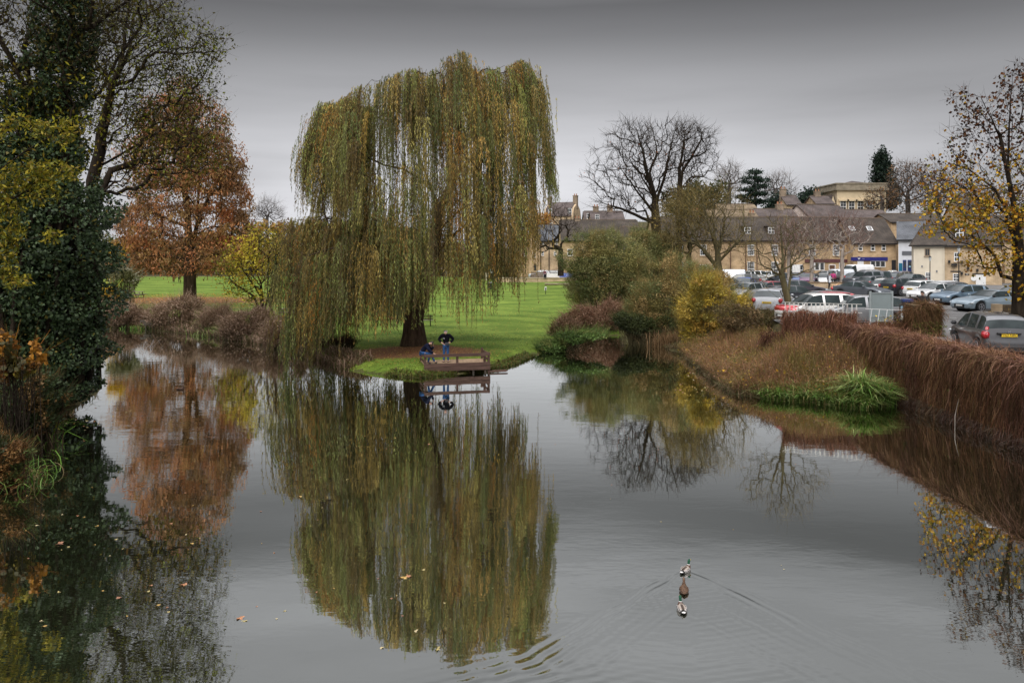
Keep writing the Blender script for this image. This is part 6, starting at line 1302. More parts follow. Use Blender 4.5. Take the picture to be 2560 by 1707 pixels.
def car_parts(kind, L, Wd, H, wr):
    pr = PROF[kind]; S = 64; xs = np.linspace(0, 1, S + 1); tp = np.interp(xs, *zip(*pr['top'])) * H; bl = np.minimum(np.interp(xs, *zip(*pr['belt'])) * H, tp)
    tp = np.convolve(np.pad(tp, 1, 'edge'), [.25, .5, .25], 'valid'); bl = np.minimum(bl, tp)
    end = np.minimum(1, np.minimum(xs / .09, (1 - xs) / .07)); w = Wd / 2 * (.80 + .20 * np.sqrt(np.clip(1 - (1 - end) ** 2, 0, 1)))
    X = L / 2 - xs * L; fx, rx = L / 2 - .19 * L, -L / 2 + .19 * L; zl = np.full(S + 1, .23)
    for c in (fx, rx):
        d = X - c; r = wr + .07; k = np.abs(d) < r; zl[k] = np.maximum(zl[k], wr + np.sqrt(r * r - d[k] ** 2))
    zl = np.where(xs < .03, .26, zl); rows = []
    for i in range(S + 1):
        t = np.clip((tp[i] - bl[i]) / max(.05, H - bl[i]), 0, 1); W_ = w[i]; zm = .44 * H if tp[i] > .55 * H else .6 * tp[i]; zlo = min(zl[i], bl[i] - .08); zm = max(zm, zlo + .03); zm = min(zm, bl[i] - .03)
        yr = W_ * (.93 - .20 * t)
        z4 = bl[i] + (tp[i] - bl[i]) * .90
        rows.append([(W_ * .90, zlo), (W_ * 1.0, zm), (W_ * .985, (zm + bl[i]) / 2 + .02), (W_ * .94, bl[i]), (yr, z4), (yr * .86, tp[i] - .005), (yr * .45, tp[i] + .018), (0, tp[i] + .025)])
    K = 8; ring = lambda i: [(X[i], -y, z) for y, z in rows[i]] + [(X[i], y, z) for y, z in rows[i][-2::-1]]
    V = np.array([p for i in range(S + 1) for p in ring(i)]); n = 2 * K - 1
    body, side, fw, rwn = [], [], [], []
    inr = lambda x, ab: ab[0] <= x <= ab[1]
    for i in range(S):
        xm = (xs[i] + xs[i + 1]) / 2; hgt = min(tp[i] - bl[i], tp[i + 1] - bl[i + 1])
        for j in range(n - 1):
            q = (i * n + j, i * n + j + 1, (i + 1) * n + j + 1, (i + 1) * n + j); jj = j if j < K - 1 else (n - 2 - j)
            if jj == 3 and hgt > .10 and inr(xm, pr['sg']) and not any(inr(xm, p) for p in pr['pil']): side.append(q)
            elif jj in (4, 5, 6) and inr(xm, pr['ws']): fw.append(q)
            elif jj in (4, 5, 6) and inr(xm, pr['rw']): rwn.append(q)
            elif jj == 3 and (inr(xm, (pr['ws'][0], pr['ws'][1])) and hgt > .03 and xm < pr['sg'][0] + .0): body.append(q)
            else: body.append(q)
    caps = []
    for i, rev in ((0, False), (S, True)):
        for j in range(K - 1): q = (i * n + j, i * n + (n - 1 - j), i * n + (n - 2 - j), i * n + j + 1); caps.append(q[::-1] if rev else q) 
    body += caps
    return V, body, side, fw, rwn, (fx, rx, rows, X, xs, w, tp, bl)
CARCACHE = {}
def sub_mesh(name, V, faces, mat, parent, off=0.0):
    idx = sorted({i for f in faces for i in f}); mp = {a: b for b, a in enumerate(idx)}
    fs = [tuple(mp[i] for i in f) for f in faces]; me = bpy.data.meshes.new(name); me.from_pydata([tuple(V[i]) for i in idx], [], fs); me.update()
    me.polygons.foreach_set('use_smooth', np.ones(len(me.polygons), dtype=bool)); me.materials.append(mat); return link(bpy.data.objects.new(name, me), parent)
def wheel_mesh(wr):
    key = ('wheel', wr)
    if key in CARCACHE: return CARCACHE[key]
    bm = bmesh.new(); M = Matrix.Rotation(math.pi / 2, 4, 'X'); lathe(bm, [(wr * .62, -.09), (wr * .93, -.10), (wr, -.06), (wr, .06), (wr * .93, .10), (wr * .62, .09)], 28, M)
    me = bpy.data.meshes.new('tyre'); bm.to_mesh(me); bm.free(); me.materials.append(TYRE)
    bm = bmesh.new(); lathe(bm, [(wr * .66, -.102), (wr * .66, .102)], 24, M); me2 = bpy.data.meshes.new('rim_well'); bm.to_mesh(me2); bm.free(); me2.materials.append(TRIM)
    bm = bmesh.new(); lathe(bm, [(wr * .16, -.118), (wr * .16, .118)], 12, M)
    for k in range(5):
        a = k * 2 * math.pi / 5
        for s in (-1, 1):
            for da in (-.16, .16): bar(bm, (.06 * math.cos(a), s * .110, .06 * math.sin(a)), (wr * .64 * math.cos(a + da), s * .110, wr * .64 * math.sin(a + da)), wr * .13, .016)
    for s in (-1, 1):
        N_ = 24
        for k in range(N_): a, b_ = 2 * math.pi * k / N_, 2 * math.pi * (k + 1) / N_; bar(bm, (wr * .64 * math.cos(a), s * .108, wr * .64 * math.sin(a)), (wr * .64 * math.cos(b_), s * .108, wr * .64 * math.sin(b_)), .03, .02)
    me3 = bpy.data.meshes.new('rim'); bm.to_mesh(me3); bm.free(); CARCACHE[key] = (me, me2, me3); return CARCACHE[key]
def make_car(label, kind, x, y, hx, hy, col, L=4.25, Wd=1.78, H=1.48, z=2.5, wr=.315, name=None, group='cars in the riverside car park', plate=None, rim=None, sink=0.0, roofcol=None):
    rz = math.atan2(hy, hx); root = thing(name or {'van': 'panel_van', 'pickup': 'off_road_car', 'suv': 'parked_suv', 'mpv': 'people_carrier'}.get(kind, 'parked_car'), label, 'van' if kind == 'van' else 'car', (x, y, z - sink), rz, group)
    V, body, side, fw, rwn, info = car_parts(kind, L, Wd, H, wr); fx, rx, rows, X, xs, w, tp, bl = info; pm = paint(col)
    sub_mesh('body', V, body, pm, root)
    for sg in (0, 1):
        fs = sorted([f for f in side if (V[f[0]][1] > 0) == bool(sg)]); run = []
        for f in fs + [None]:
            if run and (f is None or f[0] - run[-1][0] > 16): sub_mesh('side_window', V, run, CGLASS, root); run = []
            if f is not None: run.append(f)
    if fw: sub_mesh('windscreen', V, fw, CGLASS, root)
    if rwn: sub_mesh('rear_window', V, rwn, CGLASS, root)
    bm = bmesh.new(); B(bm, -L / 2 + .12, L / 2 - .12, -Wd / 2 * .80, Wd / 2 * .80, .18, .40); obj_bm('underbody', bm, TRIM, root)
    bm = bmesh.new()
    for c in (fx, rx): lathe(bm, [(wr + .062, -Wd / 2 * .87), (wr + .062, Wd / 2 * .87)], 20, Matrix.Translation((c, 0, wr)) @ Matrix.Rotation(math.pi / 2, 4, 'X'))
    obj_bm('wheel_arches', bm, TRIM, root)
    m1, m2, m3 = wheel_mesh(wr)
    for c in (fx, rx):
        for s in (-1, 1):
            t = bpy.data.objects.new('wheel', m1); t.location = (c, s * (Wd / 2 - .10), wr); link(t, root); a = link(bpy.data.objects.new('rim_well', m2), t); r_ = link(bpy.data.objects.new('rim', m3), t)
            m3.materials.clear() if False else None
            if not m3.materials: m3.materials.append(RIM)
    hz = float(np.interp(.05, xs, tp)) - .13; wz = float(np.interp(.05, xs, w)); tz = float(np.interp(.97, xs, bl)) - .16
    if kind == 'van': tz = H * .45
    for s in (-1, 1):
        bm = bmesh.new(); B(bm, -.16, .12, -.17, .17, -.055, .06); bmesh.ops.bevel(bm, geom=bm.edges[:], offset=.04, segments=2, affect='EDGES'); obj_bm('headlight', bm, HEADL, root, True, loc=(L / 2 - .20, s * (wz - .14), hz), rot=(0, .15, -s * .5))
        bm = bmesh.new(); B(bm, -.16, .10, -.10, .10, -.12, .14); bmesh.ops.bevel(bm, geom=bm.edges[:], offset=.04, segments=2, affect='EDGES'); obj_bm('tail_light', bm, TAILL, root, True, loc=(-L / 2 + .13, s * (wz - .06), tz), rot=(0, -.15, s * .35))
        mx = L / 2 - (PROF[kind]['ws'][0] + .045) * L; mz = float(np.interp(PROF[kind]['ws'][0] + .05, xs, bl)) + .08
        bm = bmesh.new(); B(bm, -.07, .07, -.10, .10, -.07, .08); bmesh.ops.bevel(bm, geom=bm.edges[:], offset=.035, segments=2, affect='EDGES'); obj_bm('wing_mirror', bm, TRIM if s > 0 else pm, root, True, loc=(mx, s * (Wd / 2 + .09), mz))
    bm = bmesh.new(); B(bm, L / 2 - .03, L / 2 + .012, -.42, .42, .28, .50); obj_bm('grille', bm, TRIM, root)
    bm = bmesh.new(); B(bm, L / 2 + .013, L / 2 + .025, -.26, .26, .36, .47); obj_bm('number_plate', bm, PLW, root)
    pz = .80 if kind in ('hatch', 'estate', 'suv', 'mpv') else .55
    if kind == 'hatch' and plate: pz = .74
    bm = bmesh.new(); B(bm, -L / 2 - .030, -L / 2 - .006, -.27, .27, pz - .058, pz + .058); p_ = obj_bm('number_plate', bm, PLY, root)
    if plate:
        text_mesh(plate, .125, TRIM, p_, (-L / 2 - .034, 0, pz), rot=(math.pi / 2, 0, -math.pi / 2), name='plate_characters', extrude=.002)
    else:
        bm = bmesh.new()
        for i in range(6): B(bm, -L / 2 - .034, -L / 2 - .031, -.22 + i * .075, -.175 + i * .075, pz - .035, pz + .035)
        obj_bm('plate_characters', bm, TRIM, p_)
    bm = bmesh.new(); B(bm, -L / 2 - .012, -L / 2 + .2, -Wd / 2 * .8, Wd / 2 * .8, .25, .36); obj_bm('rear_bumper', bm, TRIM, root)
    return root
def GP(px, py, z=2.5):
    d = F * (HC - z) / (py - Y0); return PX(px, d), d
def car(label, kind, px, py, hx, hy, col, **k):
    x, y = GP(px, py, k.get('z', 2.5)); return make_car(label, kind, x, y, hx, hy, col, **k)
CW = (.74, .74, .73); CG = (.075, .077, .085); CD = (.018, .02, .026); CS = (.42, .43, .45); CB = (.13, .19, .25); CLB = (.26, .33, .38)
hond = make_car('dark grey hatchback seen from behind just over the river wall at the right edge', 'mpv', 18.78, 29.95, .22, .975, (.085, .085, .09), L=3.9, Wd=1.70, H=1.53, wr=.30, plate='FY62 NRO', name='hatchback')
def honda_detail():
    r = hond; L = 3.9
    bm = bmesh.new(); B(bm, -L / 2 - .016, -L / 2 + .16, -.58, .58, .985, 1.30); 
    bm.free()
    bm = bmesh.new(); B(bm, -L / 2 - .03, -L / 2 + .05, -.40, .40, .83, .90); bmesh.ops.bevel(bm, geom=bm.edges[:], offset=.015, segments=1, affect='EDGES'); h = obj_bm('tailgate_handle', bm, TRIM, r)
    text_mesh('H', .11, RIM, r, (-L / 2 - .034, 0, .925), rot=(math.pi / 2, 0, -math.pi / 2), name='tailgate_emblem', extrude=.006)
    bm = bmesh.new(); B(bm, -L / 2 - .02, -L / 2 + .25, -.76, .76, .46, .50); bmesh.ops.bevel(bm, geom=bm.edges[:], offset=.012, segments=2, affect='EDGES'); obj_bm('bumper_edge', bm, paint((.085, .085, .09)), r)
    for s in (-1, 1): bm = bmesh.new(); B(bm, -.10, .0, -.07, .07, -.13, .16); bmesh.ops.bevel(bm, geom=bm.edges[:], offset=.03, segments=2, affect='EDGES'); obj_bm('tail_light', bm, TAILL, r, True, loc=(-L / 2 + .20, s * .72, .95), rot=(0, -.2, s * .5))
    bm = bmesh.new(); bar(bm, (-L / 2 + .75, 0, 1.53), (-L / 2 + .5, 0, 1.72), .012); obj_bm('aerial', bm, TRIM, r)
honda_detail()
car('low light blue grey coupe with dark spoked wheels, nearest of the front row', 'coupe', 2470, 777, -.975, -.22, CLB, L=4.55, Wd=1.85, H=1.40, wr=.34, name='coupe')
car('slate blue hatchback beside the low coupe', 'hatch', 2403, 761, -.97, -.24, CB, L=4.28, H=1.50, wr=.32)
car('dark grey small hatchback with a bright red tail light behind the slate blue one', 'hatch', 2392, 750, .9, .43, CG, L=4.0, H=1.5)
car('white hatchback with black tailgate between the white coupe and the grey one', 'hatch', 2372, 747, .88, .47, CW, L=4.1, H=1.55)
car('white sporty saloon nosing out behind the gate pier', 'saloon', 2335, 751, -.93, -.37, CW, L=4.5, H=1.44, wr=.33)
car('white estate car behind the white saloon', 'estate', 2322, 744, .93, .37, CW, L=4.5, H=1.52)
car('black family crossover with bright five spoke wheels above the car park board', 'suv', 2262, 739, .94, .34, CD, L=4.45, Wd=1.84, H=1.62, wr=.35)
car('small white car seen from the back between the board and the crossover', 'hatch', 2212, 735, .55, .83, CW, L=3.9, H=1.5)
car('grey estate with a silver roof rail behind the small white car', 'estate', 2198, 725, .94, .34, (.10, .10, .11), L=4.5, H=1.5)
car('old dark grey saloon facing us left of the car park board', 'saloon', 2153, 744, .55, -.83, (.09, .10, .115), L=4.7, Wd=1.8, H=1.45, wr=.32, name='saloon_car')
car('big boxy dark grey off road car facing left', 'pickup', 2168, 723, -.97, -.22, (.055, .062, .072), L=5.0, Wd=1.98, H=1.97, wr=.40)
car('steel blue saloon peeping over the boxy off road car', 'saloon', 2135, 711, -.92, -.4, (.10, .15, .19), L=4.6)
car('white panel van with a rounded load body in front of the navy shop', 'van', 2138, 704, -.95, -.3, CW, L=5.3, Wd=2.0, H=2.35, wr=.34)
car('white crew van left of the rounded panel van', 'van', 2093, 709, -.95, -.3, (.62, .65, .68), L=4.4, Wd=1.8, H=1.85)
car('dark charcoal sport utility car below the shop window', 'suv', 2190, 707, .95, -.3, (.05, .05, .062), L=4.7, Wd=1.9, H=1.75, wr=.36)
car('red roofed car in the furthest row below the shop window', 'hatch', 2215, 700, .9, .4, (.35, .05, .04), L=4.0)
car('white car in the furthest row by the passage', 'saloon', 2236, 702, .9, -.4, CW, L=4.4)
car('dark blue hatchback facing the viewer below the passage', 'hatch', 2232, 711, -.78, -.62, (.03, .04, .075), L=4.2)
car('mauve grey hatchback with red lights by the blue doors', 'suv', 2262, 709, .85, .5, (.16, .13, .15), L=4.3, H=1.6)
car('dark grey hatchback half hidden by the cream house corner', 'hatch', 2274, 716, -.85, -.5, (.07, .08, .09), L=4.1)
car('taupe sport utility car behind the dog walker', 'suv', 2060, 711, -.95, .2, (.11, .10, .095), L=4.6, Wd=1.9, H=1.72, wr=.36)
car('little white car nose on beside the dog walker', 'hatch', 2063, 715, -.3, -.95, CW, L=3.7, H=1.5)
car('bright blue hatchback left of the birch planter', 'hatch', 2005, 712, -.5, -.86, (.03, .08, .25), L=4.0)
car('magenta purple hatchback beside the bright blue one', 'hatch', 2023, 713, -.5, -.86, (.13, .02, .09), L=4.0)
car('black hatchback with green tinted glass behind the bare tree', 'hatch', 1986, 711, -.8, -.6, CD, L=4.1)
car('charcoal saloon behind the fork of the bare leaning tree', 'saloon', 1962, 711, -.7, .7, (.06, .055, .07), L=4.4)
car('white hatchback in front of the terrace windows', 'hatch', 1927, 707, .97, .2, CW, L=4.3, H=1.55)
car('second white car, left of the white hatchback by the terrace', 'suv', 1897, 708, .9, .35, CW, L=4.4, H=1.65)
car('white van behind the stout dark alder trunk', 'van', 1812, 714, -.96, .25, (.66, .69, .74), L=4.9, Wd=1.95, H=1.95)
car('silver car furthest left in the car park', 'hatch', 1783, 716, -.6, -.8, CS, L=4.2)
car('dark estate car between the van and the white cars', 'estate', 1850, 716, -.95, .2, (.04, .04, .045), L=4.6)
car('vivid blue hatchback glimpsed through the bare twigs', 'hatch', 1860, 731, -.5, -.86, (.03, .12, .48), L=4.0)
car('silver saloon behind the yellow bush', 'saloon', 1822, 733, .7, -.7, CS, L=4.4)
car('grey car showing only its roof over the bare tree scrub', 'hatch', 1862, 752, -.75, -.66, (.30, .31, .32), L=4.1)
car('crimson hatchback left of the leaning tree trunk', 'hatch', 1910, 748, -.85, -.5, (.36, .03, .05), L=4.1, H=1.52)
car('silver sport utility car with a black tailgate band under the leaning tree', 'suv', 1935, 783, .5, .86, CS, L=4.4, H=1.62)
car('dark mauve estate with chrome roof rails', 'estate', 1995, 742, .98, .1, (.045, .04, .05), L=4.8, H=1.5)
car('black car with polished trim behind the long silver estate', 'estate', 1985, 764, .95, .2, CD, L=4.6, H=1.5)
car('dark silver estate with a large windscreen, second from the railing', 'estate', 2045, 788, -.97, -.2, (.17, .175, .19), L=4.6, H=1.5)
def liveried():
    r = car('red and white estate with white lettering on its nose, behind the picket fence', 'mpv', 2040, 806, -.97, -.12, (.72, .70, .66), L=4.2, Wd=1.75, H=1.62, name='liveried_car')
    bm = bmesh.new(); B(bm, .95, 2.06, -.86, .86, .42, .97); bmesh.ops.bevel(bm, geom=bm.edges[:], offset=.10, segments=3, affect='EDGES'); p = obj_bm('red_nose_panel', bm, paint((.5, .02, .03)), r, True)
    text_mesh('~~~', .34, WHITE, p, (1.5, -.87, .72), rot=(math.pi / 2, -.2, 0))
liveried()
car("red hatchback showing only its roof between the silver estate and the liveried car", "hatch", 2062, 795, -.97, -.12, (.45, .05, .06), L=4.1, H=1.56)
car('pale silver people carrier right behind the railing', 'mpv', 2150, 809, -.97, .05, (.24, .24, .245), L=4.3, Wd=1.8, H=1.55)
for px, D, z, c, lab in QCARS: make_car(lab, 'estate', PX(px, D), D, -.95, .2, c, z=z, group='cars on the far quay')
for lab, px, py, col in (('pale blue car just behind the maple trunk at the right edge', 2538, 768, (.25, .32, .38)),): car(lab, 'hatch', px, py, -.9, -.4, col)
# ================================================================ FISHING PLATFORM
WOODP = pmat('brown_stained_timber', (.105, .062, .048), .8, .35, 3, .5, spec=.2, stretch=(.4, 4, 4)); WOODD = pmat('deck_timber', (.30, .20, .12), .85, .3, 4, .4, stretch=(4, .4, 4)); WOODO = pmat('wet_pile', (.06, .045, .03), .7, .4, 4, .4)
def platform():
    x0, y0 = PX(1061, 39.6), 39.6; root = thing('fishing_platform', 'brown timber fishing platform with plank sides at the tip of the lawn', 'platform', (x0, y0, 0), R(13.5)); Wd, Dp, zd = 3.48, 1.9, .50
    bm = bmesh.new()
    for k in range(13): y = .06 + k * .142; B(bm, .02, Wd - .02, y, y + .132, zd - .04, zd)
    obj_bm('deck', bm, WOODD, root)
    for z0, z1 in ((.17, .365), (.375, .57)): bm = bmesh.new(); B(bm, -.02, Wd + .02, -.05, -.005, z0, z1); obj_bm('fascia_board', bm, WOODP, root)
    bm = bmesh.new(); B(bm, 0, Wd, -.055, -.008, .90, 1.06); obj_bm('front_rail', bm, WOODP, root)
    for i, (x, y, zt) in enumerate(((.05, .04, 1.05), (Wd / 2, .04, 1.04), (Wd - .05, .04, 1.08), (.05, Dp, 1.06), (Wd - .05, Dp, 1.10), (Wd - .22, .30, 1.04))): bm = bmesh.new(); B(bm, x - .055, x + .055, y - .04, y + .07, -.3 if i != 5 else zd, zt); obj_bm('post', bm, WOODP, root)
    for x in (-.01, Wd - .045):
        for z in (.95, .66): bm = bmesh.new(); B(bm, x, x + .05, .12, Dp + .04, z - .06, z + .06); obj_bm('side_rail', bm, WOODP, root)
    for x in (.08, .85, 1.72, 2.6, 3.25): bm = bmesh.new(); B(bm, x - .05, x + .05, .02, .12, -.7, .165); obj_bm('pile', bm, WOODO, root)
    bm = bmesh.new(); B(bm, .1, Wd - .1, 1.1, 1.2, -.3, .44); obj_bm('back_joist', bm, WOODO, root)
    r = thing('washed_up_plank', 'short brown plank lying at the waterline right of the platform', 'plank', (PX(1245, 40.4), 40.4, .07), R(12)); bm = bmesh.new(); B(bm, -.45, .45, -.06, .06, -.03, .03); B(bm, -.3, .55, .09, .17, -.02, .05); obj_bm('board', bm, WOODP, r)
platform()

# ================================================================ PEOPLE
def skin_obj(name, J, E, mat, parent, sub=2, root='pelvis'):
    names = list(J); bm = bmesh.new(); lay = bm.verts.layers.skin.verify(); vs = {n: bm.verts.new(J[n][0]) for n in names}
    for a, b in E: bm.edges.new((vs[a], vs[b]))
    for n in names:
        r = J[n][1]; r = r if isinstance(r, tuple) else (r, r); vs[n][lay].radius = r; vs[n][lay].use_root = (n == root)
    me = bpy.data.meshes.new(name); bm.to_mesh(me); bm.free(); me.materials.append(mat)
    o = link(bpy.data.objects.new(name, me), parent); m = o.modifiers.new('skin', 'SKIN'); m.use_smooth_shade = True; s = o.modifiers.new('sub', 'SUBSURF'); s.levels = s.render_levels = sub
    return o
SKINM = pmat('skin', (.52, .30, .22), .6, .08, 8); JEANS = pmat('blue_denim', (.035, .085, .20), .9, .25, 12, .3, spec=.1); BLACKJ = pmat('black_jacket', (.005, .005, .008), .9, .4, 9, .3, spec=.08); NAVYJ = pmat('navy_jacket', (.008, .010, .024), .9, .4, 9, .3, spec=.1)
HAIRG = pmat('grey_hair', (.36, .33, .31), .8, .2, 30, .4); HAIRD = pmat('dark_hair', (.02, .014, .01), .7, .3, 30, .4); SHOE = plain('dark_shoes', (.015, .014, .014), .6); EYE = plain('eye_dark', (.02, .015, .01), .3)
def person(label, loc, rz, pose, top, legs, hair, scale=1.0, group=None, detail=True, hairlen=0):
    """pose: joint positions, figure faces -y, z up from the soles"""
    root = thing('person', label, 'person', loc, rz, group); root.scale = (scale,) * 3
    p = {k: Vector(v) for k, v in pose.items()}; J = {}; E = []
    def add(n, v, r, to=None): J[n] = (tuple(v), r); E.append((to, n)) if to else None
    hd = p.get('face', Vector((0, -1, -.1))).normalized(); up = (p['head'] - p['neck']).normalized()
    add('pelvis', p['pelvis'], (.125, .10)); add('waist', p['waist'], (.115, .09), 'pelvis'); add('chest', p['chest'], (.14, .105), 'waist'); add('neck', p['neck'], .052, 'chest')
    add('jaw', p['neck'].lerp(p['head'], .5) + hd * .018, (.062, .066), 'neck'); add('skull', p['head'], (.075, .086), 'jaw'); add('crown', p['head'] + up * .055 - hd * .012, (.062, .072), 'skull')
    sd = hd.cross(up).normalized()
    if detail:
        add('nose', p['head'] + hd * .105 - up * .03, .014, 'skull')
        for s in (-1, 1): add('ear%d' % s, p['head'] + sd * s * .082 - up * .015 - hd * .01, (.014, .02), 'skull')
    for s, t in ((-1, 'l'), (1, 'r')):
        add('sh' + t, p['sh' + t], .062, 'chest'); add('el' + t, p['el' + t], .042, 'sh' + t); add('wr' + t, p['wr' + t], .027, 'el' + t)
        d = (p['wr' + t] - p['el' + t]).normalized(); d = (p.get('hd' + t, p['wr' + t] + d * .1) - p['wr' + t]).normalized(); pal = p['wr' + t] + d * .06; add('pa' + t, pal, (.036, .020), 'wr' + t)
        w = d.cross(Vector((0, 1, .2))).normalized()
        if detail:
            for k, (o_, l_) in enumerate(((-.030, .066), (-.010, .076), (.010, .072), (.028, .056))):
                b0 = pal + d * .035 + w * o_; c = d.lerp(-w.cross(d) * .5 + d, .5).normalized()
                add('f%s%d' % (t, k), b0, .0095, 'pa' + t); add('g%s%d' % (t, k), b0 + d * l_ * .5, .009, 'f%s%d' % (t, k)); add('h%s%d' % (t, k), b0 + d * l_ * .5 + c * l_ * .5, .008, 'g%s%d' % (t, k))
            tb = pal - d * .02 - w * .038; add('t' + t, tb, .011, 'pa' + t); add('u' + t, tb + d * .045 - w * .022, .010, 't' + t)
        add('hp' + t, p['hp' + t], .095, 'pelvis'); add('kn' + t, p['kn' + t], .060, 'hp' + t); add('an' + t, p['an' + t], .040, 'kn' + t); add('to' + t, p['to' + t], (.040, .028), 'an' + t)
    skin_obj('body', J, E, SKINM, root, 2 if detail else 1)
    C = {n: (J[n][0], tuple((J[n][1] if isinstance(J[n][1], tuple) else (J[n][1],) * 2)[i] + .026 for i in (0, 1))) for n in ('pelvis', 'waist', 'chest', 'shl', 'shr', 'ell', 'elr', 'wrl', 'wrr')}; bk = .018 if top in (BLACKJ, NAVYJ) else 0; C = {n: (v[0], (v[1][0] + bk, v[1][1] + bk)) for n, v in C.items()}
    C['neck'] = (J['neck'][0], .060); skin_obj('jacket', C, [('pelvis', 'waist'), ('waist', 'chest'), ('chest', 'neck')] + [(a + t, b + t) if a != 'chest' else ('chest', b + t) for t in 'lr' for a, b in (('chest', 'sh'), ('sh', 'el'), ('el', 'wr'))], top, root)
    C = {n: (J[n][0], tuple((J[n][1] if isinstance(J[n][1], tuple) else (J[n][1],) * 2)[i] + .012 for i in (0, 1))) for n in ('pelvis', 'hpl', 'hpr', 'knl', 'knr', 'anl', 'anr')}
    skin_obj('trousers', C, [('pelvis', 'hpl'), ('pelvis', 'hpr'), ('hpl', 'knl'), ('hpr', 'knr'), ('knl', 'anl'), ('knr', 'anr')], legs, root)
    for t in 'lr': skin_obj('shoe', {'pelvis': (tuple(Vector(J['an' + t][0]) - Vector((0, 0, .02))), (.062, .055)), 'b': (J['to' + t][0], (.062, .044))}, [('pelvis', 'b')], SHOE, root, 1)
    h = p['head']; H = {'pelvis': (tuple(h + up * .045 - hd * .03), (.078, .082)), 'a': (tuple(h + up * .075 + hd * .02), (.060, .06)), 'b': (tuple(h - up * .02 - hd * .062), (.07, .05))}; e = [('pelvis', 'a'), ('pelvis', 'b')]
    if hairlen: H['c'] = (tuple(h - up * (.05 + hairlen) - hd * .07), (.07, .04)); e.append(('b', 'c'))
    skin_obj('hair', H, e, hair, root, 1)
    if detail:
        bm = bmesh.new()
        for s in (-1, 1): bmesh.ops.create_icosphere(bm, subdivisions=1, radius=.012, matrix=Matrix.Translation(h + hd * .088 + sd * s * .032 + up * .004))
        obj_bm('eyes', bm, EYE, root)
    return root
STAND = dict(pelvis=(0, 0, .95), waist=(0, -.01, 1.10), chest=(0, 0, 1.32), neck=(0, 0, 1.50), head=(0, -.02, 1.64), face=(0, -1, -.1), shl=(-.19, 0, 1.42), shr=(.19, 0, 1.42), ell=(-.26, .02, 1.15), elr=(.26, .02, 1.15), wrl=(-.25, -.05, .92), wrr=(.25, -.05, .92),
             hpl=(-.09, 0, .88), hpr=(.09, 0, .88), knl=(-.10, -.02, .49), knr=(.10, -.02, .49), anl=(-.11, .02, .08), anr=(.11, .02, .08), tol=(-.13, -.12, .035), tor=(.13, -.12, .035))
def pose(**k): q = dict(STAND); q.update(k); return q
pf = Vector((PX(1115, 40.7), 40.7, .50))
person('person in black jacket and jeans standing on the platform with bowed head', pf, R(-4),
       pose(waist=(0, .02, 1.10), chest=(0, -.02, 1.34), neck=(0, -.08, 1.52), head=(0, -.15, 1.62), face=(0, -.8, -.75), shl=(-.20, -.03, 1.45), shr=(.20, -.03, 1.45), ell=(-.40, .05, 1.24), elr=(.40, .05, 1.24), wrl=(-.24, -.10, 1.08), wrr=(.24, -.10, 1.08), hdl=(-.12, -.15, 1.02), hdr=(.12, -.15, 1.02), anl=(-.12, .02, .08), anr=(.12, .02, .08)), BLACKJ, JEANS, HAIRG)
def carried():
    r = thing('waist_bag', 'small dark grey bag at the waist of the standing person', 'bag', pf + Vector((.07, -.20, 1.02))); box('pouch', -.10, .10, -.04, .04, -.07, .06, plain('grey_cloth', (.05, .05, .055), .8), r, .02); box('flap', -.098, .098, -.055, -.042, 0, .05, plain('grey_cloth', (.05, .05, .055), .8), r, .005)
    r = thing('camera_on_strap', 'small silver camera hanging on the chest of the standing person', 'camera', pf + Vector((-.10, -.20, 1.30))); box('camera_body', -.045, .045, -.02, .02, -.03, .03, plain('silver_body', (.3, .3, .31), .4, .5), r, .008)
    bm = bmesh.new(); lathe(bm, [(.022, 0), (.022, .04)], 12, Matrix.Rotation(math.pi / 2, 4, 'X') @ Matrix.Translation((0, 0, .02))); obj_bm('lens', bm, TRIM, r)
carried()
cf = Vector((PX(1054, 40.15), 40.15, .50))
person('person in navy jacket sitting on the platform rail, leaning forward, chin in hand', cf, R(90),
       dict(pelvis=(0, 0, .62), waist=(0, -.10, .76), chest=(0, -.25, .93), neck=(0, -.40, 1.06), head=(0, -.52, 1.10), face=(0, -.75, -.6), shl=(-.18, -.30, .98), shr=(.18, -.30, .98), ell=(-.24, -.44, .72), elr=(.22, -.50, .70), wrl=(-.20, -.64, .58), wrr=(.10, -.62, .92), hdl=(-.2, -.74, .54), hdr=(.04, -.62, 1.0),
            hpl=(-.09, -.02, .58), hpr=(.09, -.02, .58), knl=(-.13, -.44, .53), knr=(.14, -.46, .52), anl=(-.14, -.36, .08), anr=(.14, -.68, .08), tol=(-.15, -.52, .035), tor=(.15, -.82, .035)), NAVYJ, JEANS, HAIRD)
x, y = PX(2073, 82.5), 82.5
person('person in a dark coat and pale scarf walking a dog across the car park', (x, y, 2.5), R(30), pose(knl=(-.1, -.08, .5), anr=(.11, .14, .1), tor=(.11, .03, .04)), pmat('grey_coat', (.06, .055, .07), .8, .3, 6), plain('black_cloth', (.01, .01, .012), .8), HAIRD, detail=False)
r_ = thing('scarf', 'long white scarf on the dog walker', 'scarf', (x - .02, y - .2, 3.5)); box('scarf_end', -.12, .10, -.03, .03, -.30, .42, plain('white_cloth', (.6, .62, .66), .8), r_, .03)
person('person in a magenta jacket standing behind the planter wall', (PX(2083, 85.2), 85.2, 2.6), R(150), pose(), pmat('magenta_jacket', (.45, .04, .18), .7, .3, 5), plain('black_cloth', (.01, .01, .012), .8), HAIRD, detail=False)
person('person with dark shoulder length hair looking down behind the gate pier', (PX(2307, 42), 42, 2.5), R(-50), pose(head=(0, -.05, 1.62), face=(0, -1, -.35)), plain('black_cloth', (.01, .01, .012), .8), plain('black_cloth', (.01, .01, .012), .8), HAIRD, hairlen=.06)
